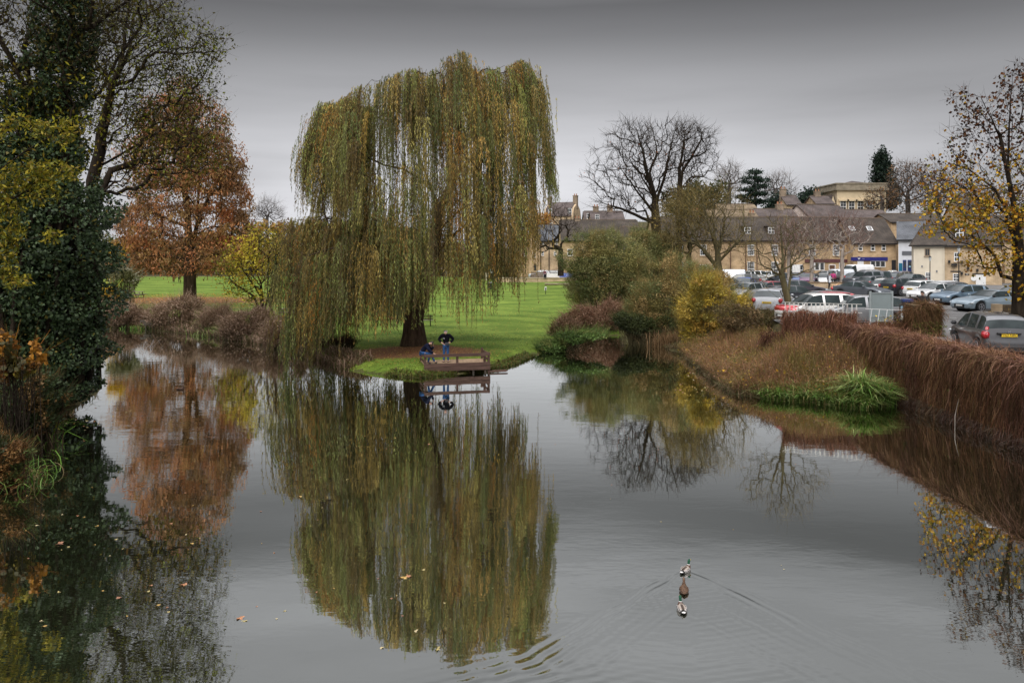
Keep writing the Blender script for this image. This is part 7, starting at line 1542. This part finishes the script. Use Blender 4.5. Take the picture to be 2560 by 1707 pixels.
person('person in a maroon top standing on the far quay beside the banner', (PX(1362, 139.2), 139.2, gz(0, 100) + .55), 0, pose(), pmat('maroon_top', (.12, .015, .03), .8, .2, 5), NAVYJ, HAIRD, detail=False)
person('dark clad person at the far edge of the meadow, left of the cypress trunk', (PX(434, 140), 140, gz(PX(434, 140), 140)), R(20), pose(), BLACKJ, NAVYJ, HAIRD, detail=False, group='walkers far across the meadow')
person('grey clad person just left of the cypress trunk, far across the meadow', (PX(447, 141), 141, gz(PX(447, 141), 141)), R(-60), pose(), pmat('grey_coat2', (.10, .10, .11), .8, .3, 6), NAVYJ, HAIRD, detail=False, group='walkers far across the meadow')
person('person in purple grey far across the lawn between yellow tree and willow', (PX(765, 140), 140, gz(PX(765, 140), 140)), R(60), pose(), pmat('purple_coat', (.09, .07, .12), .8, .3, 6), NAVYJ, HAIRD, detail=False)
person('dark trousered person half hidden by the willow, left of its trunk', (PX(995, 60), 60, gz(PX(995, 60), 60)), R(-90), pose(), plain('black_cloth', (.01, .01, .012), .8), plain('black_cloth', (.01, .01, .012), .8), HAIRD, detail=False)
def dog(label, loc, rz, col, s=1.0):
    root = thing('dog', label, 'dog', loc, rz); root.scale = (s,) * 3; m = pmat('fur_%.2f' % col[0], col, .9, .3, 12, .4)
    J = {'pelvis': ((.28, 0, .46), (.095, .11)), 'belly': ((.05, 0, .45), (.09, .10)), 'chest': ((-.20, 0, .46), (.10, .13)), 'neck': ((-.34, 0, .58), .07), 'head': ((-.43, 0, .67), (.07, .07)), 'muz': ((-.55, 0, .63), (.032, .035)), 'nose': ((-.60, 0, .625), .022),
         't1': ((.40, 0, .50), .03), 't2': ((.52, 0, .62), .018), 'e1': ((-.41, -.07, .70), (.012, .03)), 'e2': ((-.41, .07, .70), (.012, .03))}
    E = [('pelvis', 'belly'), ('belly', 'chest'), ('chest', 'neck'), ('neck', 'head'), ('head', 'muz'), ('muz', 'nose'), ('pelvis', 't1'), ('t1', 't2'), ('head', 'e1'), ('head', 'e2')]
    for i, s_ in enumerate((-1, 1)):
        J['a%d' % i] = ((-.22, s_ * .08, .34), .05); J['b%d' % i] = ((-.22 - .03 * s_, s_ * .085, .18), .028); J['c%d' % i] = ((-.24 - .04 * s_, s_ * .085, .02), .026); E += [('chest', 'a%d' % i), ('a%d' % i, 'b%d' % i), ('b%d' % i, 'c%d' % i)]
        J['d%d' % i] = ((.24, s_ * .08, .30), .055); J['k%d' % i] = ((.34 + .03 * s_, s_ * .085, .20), .028); J['m%d' % i] = ((.30 + .04 * s_, s_ * .085, .02), .026); E += [('pelvis', 'd%d' % i), ('d%d' % i, 'k%d' % i), ('k%d' % i, 'm%d' % i)]
    skin_obj('body', J, E, m, root, 1)
dog('sandy dog on the tarmac at the feet of the dog walker', (PX(2087, 81.6), 81.6, 2.5), R(170), (.50, .30, .16), .95)
dog('russet dog under the willow left of its trunk', (PX(984, 60), 60, gz(PX(984, 60), 60)), 0, (.30, .09, .04), 1.0)

# ================================================================ DUCKS AND CROWS
def bird_mesh(kind):
    """one continuous body: side profile lofted from tail to breast, neck and head swept up, bill added as its own part"""
    bm = bmesh.new()
    secs = [(-.27, .075, .012, .006), (-.24, .070, .035, .014), (-.19, .060, .062, .030), (-.12, .050, .092, .055), (-.03, .045, .110, .075), (.06, .045, .110, .080), (.13, .055, .094, .075), (.185, .075, .068, .066), (.205, .110, .048, .050), (.205, .150, .034, .036), (.208, .185, .030, .032), (.222, .215, .034, .036), (.240, .232, .034, .034), (.262, .238, .024, .024), (.275, .235, .010, .010)]
    cen = [Vector((s[0], 0, s[1])) for s in secs]; rings = []
    for i, s in enumerate(secs):
        t = (cen[min(i + 1, len(cen) - 1)] - cen[max(i - 1, 0)]).normalized(); up = Vector((-t.z, 0, t.x)); rings.append([bm.verts.new(cen[i] + Vector((0, math.cos(a) * s[2], 0)) + up * math.sin(a) * s[3]) for a in [2 * math.pi * k / 18 for k in range(18)]])
    for a, b in zip(rings, rings[1:]):
        for i in range(18): bm.faces.new((a[i], a[(i + 1) % 18], b[(i + 1) % 18], b[i]))
    bm.faces.new(rings[0]); bm.faces.new(rings[-1][::-1]); bmesh.ops.recalc_face_normals(bm, faces=bm.faces[:])
    bmesh.ops.subdivide_edges(bm, edges=bm.edges[:], cuts=1, use_grid_fill=True); return bm
def duck(label, x, y, rz, drake=True, name='duck', s=.76):
    root = thing(name, label, 'duck', (x, y, -.012), rz, 'mallards swimming upstream'); root.scale = (s,) * 3; bm = bird_mesh('duck'); me = bpy.data.meshes.new('body'); bm.to_mesh(me); bm.free()
    n = len(me.polygons); c = np.zeros(n * 3, dtype=np.float32); me.polygons.foreach_get('center', c); c = c.reshape(-1, 3); col = np.zeros((n, 3)); rr = np.random.default_rng(3)
    if drake:
        col[:] = (.50, .47, .44); col[c[:, 2] > .095] = (.30, .25, .21); col[(c[:, 0] < -.15)] = (.012, .012, .012); col[(c[:, 0] < -.215)] = (.62, .60, .57); col[(c[:, 0] > .10) & (c[:, 2] < .14)] = (.085, .045, .030)
        ring = (c[:, 0] > .15) & (c[:, 2] > .135) & (c[:, 2] < .150); col[(c[:, 0] > .15) & (c[:, 2] >= .150)] = (.004, .055, .026); col[ring] = (.65, .64, .62)
    else:
        col[:] = (.085, .045, .024); col *= (.55 + .9 * rr.random((n, 1))); col[(c[:, 0] > .15) & (c[:, 2] >= .15)] = (.12, .07, .045)
    a = me.attributes.new('Col', 'FLOAT_COLOR', 'FACE'); c4 = np.ones((n, 4), dtype=np.float32); c4[:, :3] = col; a.data.foreach_set('color', c4.ravel()); me.polygons.foreach_set('use_smooth', np.ones(n, dtype=bool)); me.materials.append(leaf_mat('feathers', 0, .6, .3)); link(bpy.data.objects.new('body', me), root)
    for sg in (-1, 1):
        bm = bmesh.new(); P_ = [(-.20, .040, .078), (-.10, .078, .105), (.02, .098, .110), (.10, .090, .095), (.11, .098, .06), (0, .114, .055), (-.12, .09, .06)]
        o = [bm.verts.new((p[0], sg * p[1], p[2])) for p in P_]; i_ = [bm.verts.new((p[0], sg * (p[1] + .008), p[2] + .006)) for p in P_]; bm.faces.new(o); bm.faces.new(i_[::-1])
        for k in range(7): bm.faces.new((o[k], o[(k + 1) % 7], i_[(k + 1) % 7], i_[k]))
        bmesh.ops.recalc_face_normals(bm, faces=bm.faces[:]); obj_bm('wing', bm, pmat('drake_wing', (.34, .31, .29), .7, .3, 20) if drake else pmat('hen_wing', (.11, .055, .03), .7, .6, 30), root, True)
    if drake: bm = bmesh.new(); B(bm, -.17, .08, -.028, .028, .119, .128); bmesh.ops.bevel(bm, geom=bm.edges[:], offset=.004, segments=1, affect='EDGES'); obj_bm('back_stripe', bm, pmat('brown_back', (.05, .03, .02), .7, .3, 20), root)
    bm = bmesh.new(); B(bm, .265, .325, -.013, .013, .218, .234); bmesh.ops.bevel(bm, geom=bm.edges[:], offset=.006, segments=1, affect='EDGES'); obj_bm('bill', bm, plain('bill_yellow', (.45, .30, .03) if drake else (.25, .12, .03), .5), root)
    return root
duck('leading green headed drake of the three ducks, angled to the right', *DUCKS[0], R(52), True)
duck('brown female mallard between the two drakes', *DUCKS[1], R(78), False)
duck('hindmost drake of the three ducks, seen from directly behind', *DUCKS[2], R(88), True)
duck('lone dark duck far off on the water under the cypress reflection', *W(450, 974), R(5), False)
def crow(label, px, py, D):
    root = thing('crow', label, 'bird', P(px, py, D), R(30), 'crows in the tall bare tree'); bm = bird_mesh('crow'); bmesh.ops.scale(bm, vec=(1.0, .9, 1.1), verts=bm.verts[:]); obj_bm('body', bm, plain('crow_black', (.01, .01, .011), .6), root, True)
    bm = bmesh.new(); bar(bm, (0, -.03, .05), (0, -.03, -.12), .015); obj_bm('leg', bm, IRON, root); bm = bmesh.new(); bar(bm, (0, .03, .05), (0, .03, -.12), .015); obj_bm('leg', bm, IRON, root)
crow('crow perched highest in the bare upright tree', 1709, 321, 104); crow('crow just below the highest crow', 1711, 329, 104); crow('crow on the right hand boughs of the bare upright tree', 1755, 334, 104); crow('crow furthest right in the bare upright tree', 1772, 345, 104)

# ================================================================ STREET AND PARK FURNITURE
TIMB = pmat('weathered_timber', (.20, .16, .12), .85, .3, 4, .4, stretch=(1, 5, 5))
def bench():
    D = 58.5; root = thing('park_bench', 'dark slatted park bench facing away behind the willow trunk', 'bench', (PX(1056, D), D, gz(PX(1056, D), D)), R(4)); M = pmat('dark_bench_wood', (.055, .035, .025), .7, .3, 5)
    for z in (.52, .65, .78): bm = bmesh.new(); B(bm, -.80, .80, -.03, .0, z, z + .085); obj_bm('back_slat', bm, M, root)
    bm = bmesh.new()
    for k in range(4): B(bm, -.80, .80, .06 + k * .115, .15 + k * .115, .42, .45)
    obj_bm('seat', bm, TIMB, root)
    for x in (-.6, .6): bm = bmesh.new(); bar(bm, (x, .02, 0), (x, -.01, .88), .06); bar(bm, (x, .50, 0), (x, .48, .42), .06); bar(bm, (x, 0, .40), (x, .52, .40), .05); obj_bm('leg_frame', bm, IRON, root)
bench()
def picnic(label, px, D, rz, w=1.75):
    x = PX(px, D); root = thing('picnic_table', label, 'table', (x, D, gz(x, D)), rz, 'picnic tables on the meadow'); h = w / 2
    bm = bmesh.new()
    for k in range(5): B(bm, -h, h, -.36 + k * .145, -.36 + k * .145 + .135, .72, .765)
    obj_bm('table_top', bm, TIMB, root)
    for s in (-1, 1): bm = bmesh.new(); B(bm, -h, h, s * .70 - .13, s * .70 + .13, .42, .46); obj_bm('seat', bm, TIMB, root)
    for x in (-h * .62, h * .62):
        bm = bmesh.new(); bar(bm, (x, -.56, 0), (x, -.2, .72), .09, .045); bar(bm, (x + .05, .56, 0), (x + .05, .2, .72), .09, .045); bar(bm, (x + .02, -.82, .395), (x + .02, .82, .395), .045, .09); obj_bm('a_frame', bm, TIMB, root)
picnic('picnic table between the yellow tree and the willow', 720, 67, R(4)); picnic('picnic table beside the grey post near the ivy', 342, 92, R(-12), 1.7)
def misc():
    D = 92; x = PX(318, D); r = thing('litter_bin', 'grey slatted litter bin beside the left picnic table', 'bin', (x, D, gz(x, D)))
    bm = bmesh.new()
    for k in range(12): a = k * math.pi / 6; bar(bm, (.27 * math.cos(a), .27 * math.sin(a), 0), (.27 * math.cos(a), .27 * math.sin(a), .88), .12, .03)
    obj_bm('slats', bm, pmat('grey_slats', (.16, .14, .13), .8, .3, 4), r); bm = bmesh.new(); lathe(bm, [(.24, .02), (.24, .86)], 16); obj_bm('liner', bm, TRIM, r); bm = bmesh.new(); lathe(bm, [(.31, .885), (.31, .93), (.05, 1.0)], 16); obj_bm('lid', bm, pmat('grey_slats', (.16, .14, .13), .8, .3, 4), r)
    D = 112; x = PX(1225, D); r = thing('litter_bin', 'dark green litter bin among the last willow strands at the lawn end', 'bin', (x, D, gz(x, D))); gm = plain('bin_green', (.012, .035, .03), .4)
    bm = bmesh.new(); lathe(bm, [(.26, 0), (.28, .1), (.30, .85), (.31, .9)], 16); obj_bm('bin_body', bm, gm, r); bm = bmesh.new(); lathe(bm, [(.33, .905), (.33, .98), (.22, 1.12)], 16); obj_bm('lid', bm, plain('lid_grey', (.3, .3, .3), .5), r)
    D = 99; x = PX(1364, D); r = thing('dog_waste_post', 'small white board on a dark post standing alone on the lawn', 'post', (x, D, gz(x, D)))
    box('post', -.04, .04, -.04, .04, 0, .95, IRON, r); box('board', -.13, .13, -.075, -.045, .50, .98, WHITE, r, .01); box('notice', -.06, .09, -.09, -.078, .52, .86, TRIM, r)
    D = 150; x = PX(1229, D); r = thing('signpost', 'grey sign on a thin pole beyond the lawn, seen between willow strands', 'sign', (x, D, 1.6))
    bm = bmesh.new(); bar(bm, (.15, 0, -1), (.15, 0, 3.0), .08); obj_bm('pole', bm, GREYP, r); box('panel', -.35, .25, -.08, -.05, .9, 1.8, pmat('pale_grey', (.35, .36, .38), .5, .1, 3), r)
    for px, lab in ((1215.5, 'left of two cream posts beyond the lawn behind the willow strands'), (1219.5, 'right of two cream posts beyond the lawn behind the willow strands')):
        r = thing('cream_post', lab, 'post', (PX(px, 148), 148, 1.2)); box('shaft', -.09, .09, -.09, .09, 0, 1.55, CREAM, r); box('cap', -.11, .11, -.11, .11, 1.552, 1.62, CREAM, r)
    # timber outfall in the left bank
    D = 63.2; x = PX(362, D); r = thing('timber_outfall', 'old timber sleeper outfall with dark slots in the left bank', 'outfall', (x, D, 0), R(5)); w = 1.0
    bm = bmesh.new(); B(bm, -.4, 1.1, 0, .18, .62, .80); B(bm, -.1, 1.0, -.02, .14, .40, .60); obj_bm('lintel', bm, WOODO, r)
    for k in range(4): box('stake', k * .3, k * .3 + .13, 0, .12, -.3, .40, WOODO, r)
    # lamps
    for px, D, h, lab in ((2325, 88, 3.0, 'short black lamp post against the cream house'), (2397, 80, 4.0, 'taller black lamp post against the stone cottage')):
        x = PX(px, D); r = thing('lamp_post', lab, 'lamp post', (x, D, 2.5)); bm = bmesh.new(); lathe(bm, [(.10, 0), (.10, .8), (.055, .85), (.045, h)], 10); obj_bm('pole', bm, IRON, r)
        bm = bmesh.new(); lathe(bm, [(.10, h), (.17, h + .38), (.17, h + .40)], 6); obj_bm('lantern_glass', bm, plain('lamp_glass', (.5, .52, .52), .2), r); bm = bmesh.new(); lathe(bm, [(.20, h + .402), (.08, h + .55), (.02, h + .62)], 6); obj_bm('lantern_cap', bm, IRON, r)
    # car park board, seen from behind
    D = 39.3; x = PX(2203, D); r = thing('notice_board', 'back of a large grey car park notice board on two posts', 'sign', (x, D, 2.5), R(3)); gm = pmat('board_grey', (.20, .235, .235), .5, .08, 2); w = .58
    box('panel', -w + .07, w - .07, -.02, .02, .32, 1.78, gm, r)
    for s in (-1, 1): box('post', s * w - .05, s * w + .05, -.03, .05, 0, 1.88, pmat('post_grey', (.26, .29, .29), .5, .08, 3), r)
    for z in (.30, .55, 1.76): box('cross_rail', -w + .052, w - .052, -.05, -.022, z, z + .05, pmat('post_grey', (.26, .29, .29), .5, .08, 3), r)
    # black ticket machine and marker post
    D = 39.6; x = PX(2268, D); r = thing('ticket_machine', 'black ticket machine with a navy hood beside the marker post', 'machine', (x, D, 2.5), R(-12))
    box('cabinet', -.24, .24, -.18, .18, 0, 1.30, DARKP, r, .02); box('hood', -.27, .27, -.22, .20, 1.305, 1.46, DBLUE, r, .03); box('screen', -.12, .12, -.19, -.183, .95, 1.15, GREYP, r)
    D = 39.2; x = PX(2253, D); r = thing('marker_post', 'slim black marker post with pale blue and white panels by the ticket machine', 'post', (x, D, 2.5)); box('post', -.08, .08, -.05, .05, 0, 1.22, DARKP, r, .01); box('blue_panel', -.05, .06, -.062, -.052, .86, 1.12, plain('pale_blue', (.3, .55, .7), .5), r); box('white_panel', -.05, .06, -.062, -.052, .42, .80, WHITE, r)
    # thin white rail to the pier
    r = thing('barrier_chain', 'thin white rail running from the notice board to the gate pier', 'railing', (17.3, 37.2, 3.62)); bm = bmesh.new(); bar(bm, (0, 0, 0), (PIER[0] - 17.9, -1.7, .05), .02); obj_bm('rail', bm, WHITE, r)
    for k in range(3): bm = bmesh.new(); bar(bm, (.25 + .3 * k, -.15 - .15 * k, .0), (.10 + .3 * k, -.15 - .15 * k, -1.0), .02); obj_bm('stay', bm, WHITE, r)
    # stone block wall by the maple
    D = 46.5; x = PX(2484, D); r = thing('low_stone_wall', 'low dark stone wall with a pale end pier beside the maple trunk', 'wall', (x, D, 2.5)); box('end_pier', 0, .42, -.2, .25, 0, .74, M_STONE2, r); box('masonry', .422, 3.0, -.12, .2, 0, .70, M_OLDSTONE, r)
    # dead stick leaning on the river wall
    r = thing('dead_stick', 'pale dead stick leaning against the river wall out of the water', 'stick', (15.85, 27.3, 0)); ch = [(np.array([[0, -.1, -.2], [.18, .2, .45], [.40, .35, 1.05]]), [.014, .011, .006])]; V, Q = tubes(ch, 5); mesh_np('stem', V, Q, BARK_PALE, r, smooth=True)
    # cut logs below the chestnut
    D = 93; r = thing('log_stack', 'stack of pale sawn tree trunks under the big chestnut', 'logs', (PX(1600, D), D, PZ(600, D)), 0)
    cutm = pmat('sawn_end', (.55, .38, .22), .8, .15, 6); s = D / F
    for px, py, rr in ((1586, 588, 5), (1599, 586, 5), (1611, 590, 5), (1598, 597, 5), (1586, 599, 4), (1611, 601, 4)):
        bm = bmesh.new(); lathe(bm, [(rr * s, 0), (rr * s * .95, 1.6)], 16, Matrix.Translation((PX(px, D) - PX(1600, D), 0, PZ(py, D) - PZ(600, D))) @ Matrix.Rotation(-math.pi / 2, 4, 'X')); l = obj_bm('log', bm, BARK_BROWN, r, True)
        bm = bmesh.new(); lathe(bm, [(rr * s * .93, -.02), (rr * s * .93, -.005)], 16, Matrix.Translation((PX(px, D) - PX(1600, D), 0, PZ(py, D) - PZ(600, D))) @ Matrix.Rotation(-math.pi / 2, 4, 'X')); obj_bm('sawn_end', bm, cutm, l)
misc()
def picket():
    D = 45; root = thing('picket_fence', 'weathered paling fence in front of the liveried car', 'fence', (PX(1905, D), D, gz(PX(1905, D), D) + .2)); m = pmat('pale_palings', (.34, .28, .22), .85, .3, 5)
    L_ = PX(2035, D - 2) - PX(1905, D); n = 30; bm = bmesh.new(); bar(bm, (0, 0, .95), (L_, -2.2, 1.15), .05); bar(bm, (0, 0, .45), (L_, -2.2, .65), .05); obj_bm('rail', bm, m, root); rr = random.Random(4)
    for k in range(n): t = k / (n - 1); bm = bmesh.new(); B(bm, t * L_ - .03, t * L_ + .03, -2.2 * t - .055, -2.2 * t - .03, -.5, 1.15 + .2 * t + rr.uniform(-.06, .06)); obj_bm('paling', bm, m, root)
picket()
# ---- floating leaves
def floating():
    protos = []
    for k in range(5):
        rr = random.Random(k); bm = bmesh.new(); n = 20; c = bm.verts.new((0, 0, .012)); vs = []
        for i in range(n): a = 2 * math.pi * i / n; r = .055 * (1 + .42 * math.cos(5 * a) * (1 if math.cos(a) > -.8 else .3)) * (1 + rr.uniform(-.1, .1)); vs.append(bm.verts.new((r * math.cos(a), r * math.sin(a) * (.8 if k % 2 else .5), .006 + .010 * math.sin(2 * a + k))))
        for i in range(n): bm.faces.new((c, vs[i], vs[(i + 1) % n]))
        me = bpy.data.meshes.new('floating_leaf'); bm.to_mesh(me); bm.free(); me.materials.append(pmat('fallen_leaf_%d' % k, ((.36, .22, .05), (.32, .14, .06), (.34, .27, .10), (.22, .10, .05), (.42, .34, .18))[k], .6, .3, 25)); protos.append(me)
    rng = random.Random(9)
    spots = [(908, 1005, 'lone orange leaf'), ] and []
    named = [(1008, 1444, 1.9, 0, 'large ochre leaf floating in the middle of the willow reflection'), (1022, 1440, 1.5, 1, 'curled brown leaf touching the large ochre leaf'), (1058, 1424, 1.1, 2, 'small straw leaf just right of the large ochre leaf'),
             (988, 1094, 1.0, 0, 'orange leaf near the top of the willow reflection'), (1072, 1110, 1.0, 1, 'russet leaf right of the orange one near the top of the willow reflection'), (750, 1241, 1.2, 0, 'yellow leaf on the left edge of the willow reflection'), (868, 1199, .9, 2, 'small pale leaf left of the willow reflection centre'),
             (600, 1545, 1.6, 1, 'russet leaf in the twiggy reflection, bottom left'), (612, 1552, 1.1, 2, 'yellowish leaf beside the russet leaf in the twiggy reflection'), (460, 1461, 1.5, 1, 'orange brown leaf on the dark reflection edge, lower left'), (298, 1494, 1.2, 3, 'red brown leaf on the dark ivy reflection'), (150, 1359, 2.0, 3, 'largest brown leaf on the dark water, lower left'),
             (243, 1315, 1.1, 0, 'bright yellow leaf on the dark water, left'), (480, 1358, 1.1, 0, 'golden leaf in the cypress reflection'), (1095, 1622, 1.4, 2, 'pale leaf below the tip of the willow reflection'), (955, 1619, 1.0, 4, 'pale yellow leaf at the very bottom centre left'), (1040, 1577, 1.2, 4, 'cream leaf at the lower edge of the willow reflection')]
    for px, py, s, k, lab in named:
        x, y = W(px, py); o = bpy.data.objects.new('floating_leaf', protos[k]); o.location = (x, y, .004); o.rotation_euler = (0, 0, rng.random() * 6.28); s *= .72; o.scale = (s, s, s); link(o); tag(o, lab, 'leaf', 'leaves floating on the river')
    def rnd(n, x0, x1, y0, y1, lab, grp, smin=.5, smax=1.0):
        c = 0
        for _ in range(n * 6):
            if c >= n: break
            px, py = rng.uniform(x0, x1), rng.uniform(y0, y1); x, y = W(px, py)
            if poly_sd(np.array([x]), np.array([y]), SHORE)[0] < .15: continue
            s = rng.uniform(smin, smax) * .75; o = bpy.data.objects.new('floating_leaf', protos[rng.randrange(5)]); o.location = (x, y, .004); o.rotation_euler = (0, 0, rng.random() * 6.28); o.scale = (s, s, s); link(o); tag(o, lab, 'leaf', grp); c += 1
    rnd(40, 40, 520, 1020, 1600, 'little yellow or brown leaf afloat on the dark water at the left', 'little leaves afloat at the left')
    rnd(26, 640, 1240, 1020, 1560, 'tiny pale leaf afloat on the willow reflection', 'tiny leaves afloat on the willow reflection', .35, .7)
    rnd(26, 180, 330, 1015, 1075, 'straw coloured leaf in the drift beside the ivy', 'leaf drift beside the ivy', .7, 1.2)
    rnd(22, 1690, 1790, 900, 985, 'pale leaf caught against the right bank', 'leaves caught against the right bank', .9, 1.5)
    rnd(12, 1250, 2000, 1100, 1600, 'single tiny leaf on the open grey water', 'tiny leaves on the open water', .3, .5)
floating()
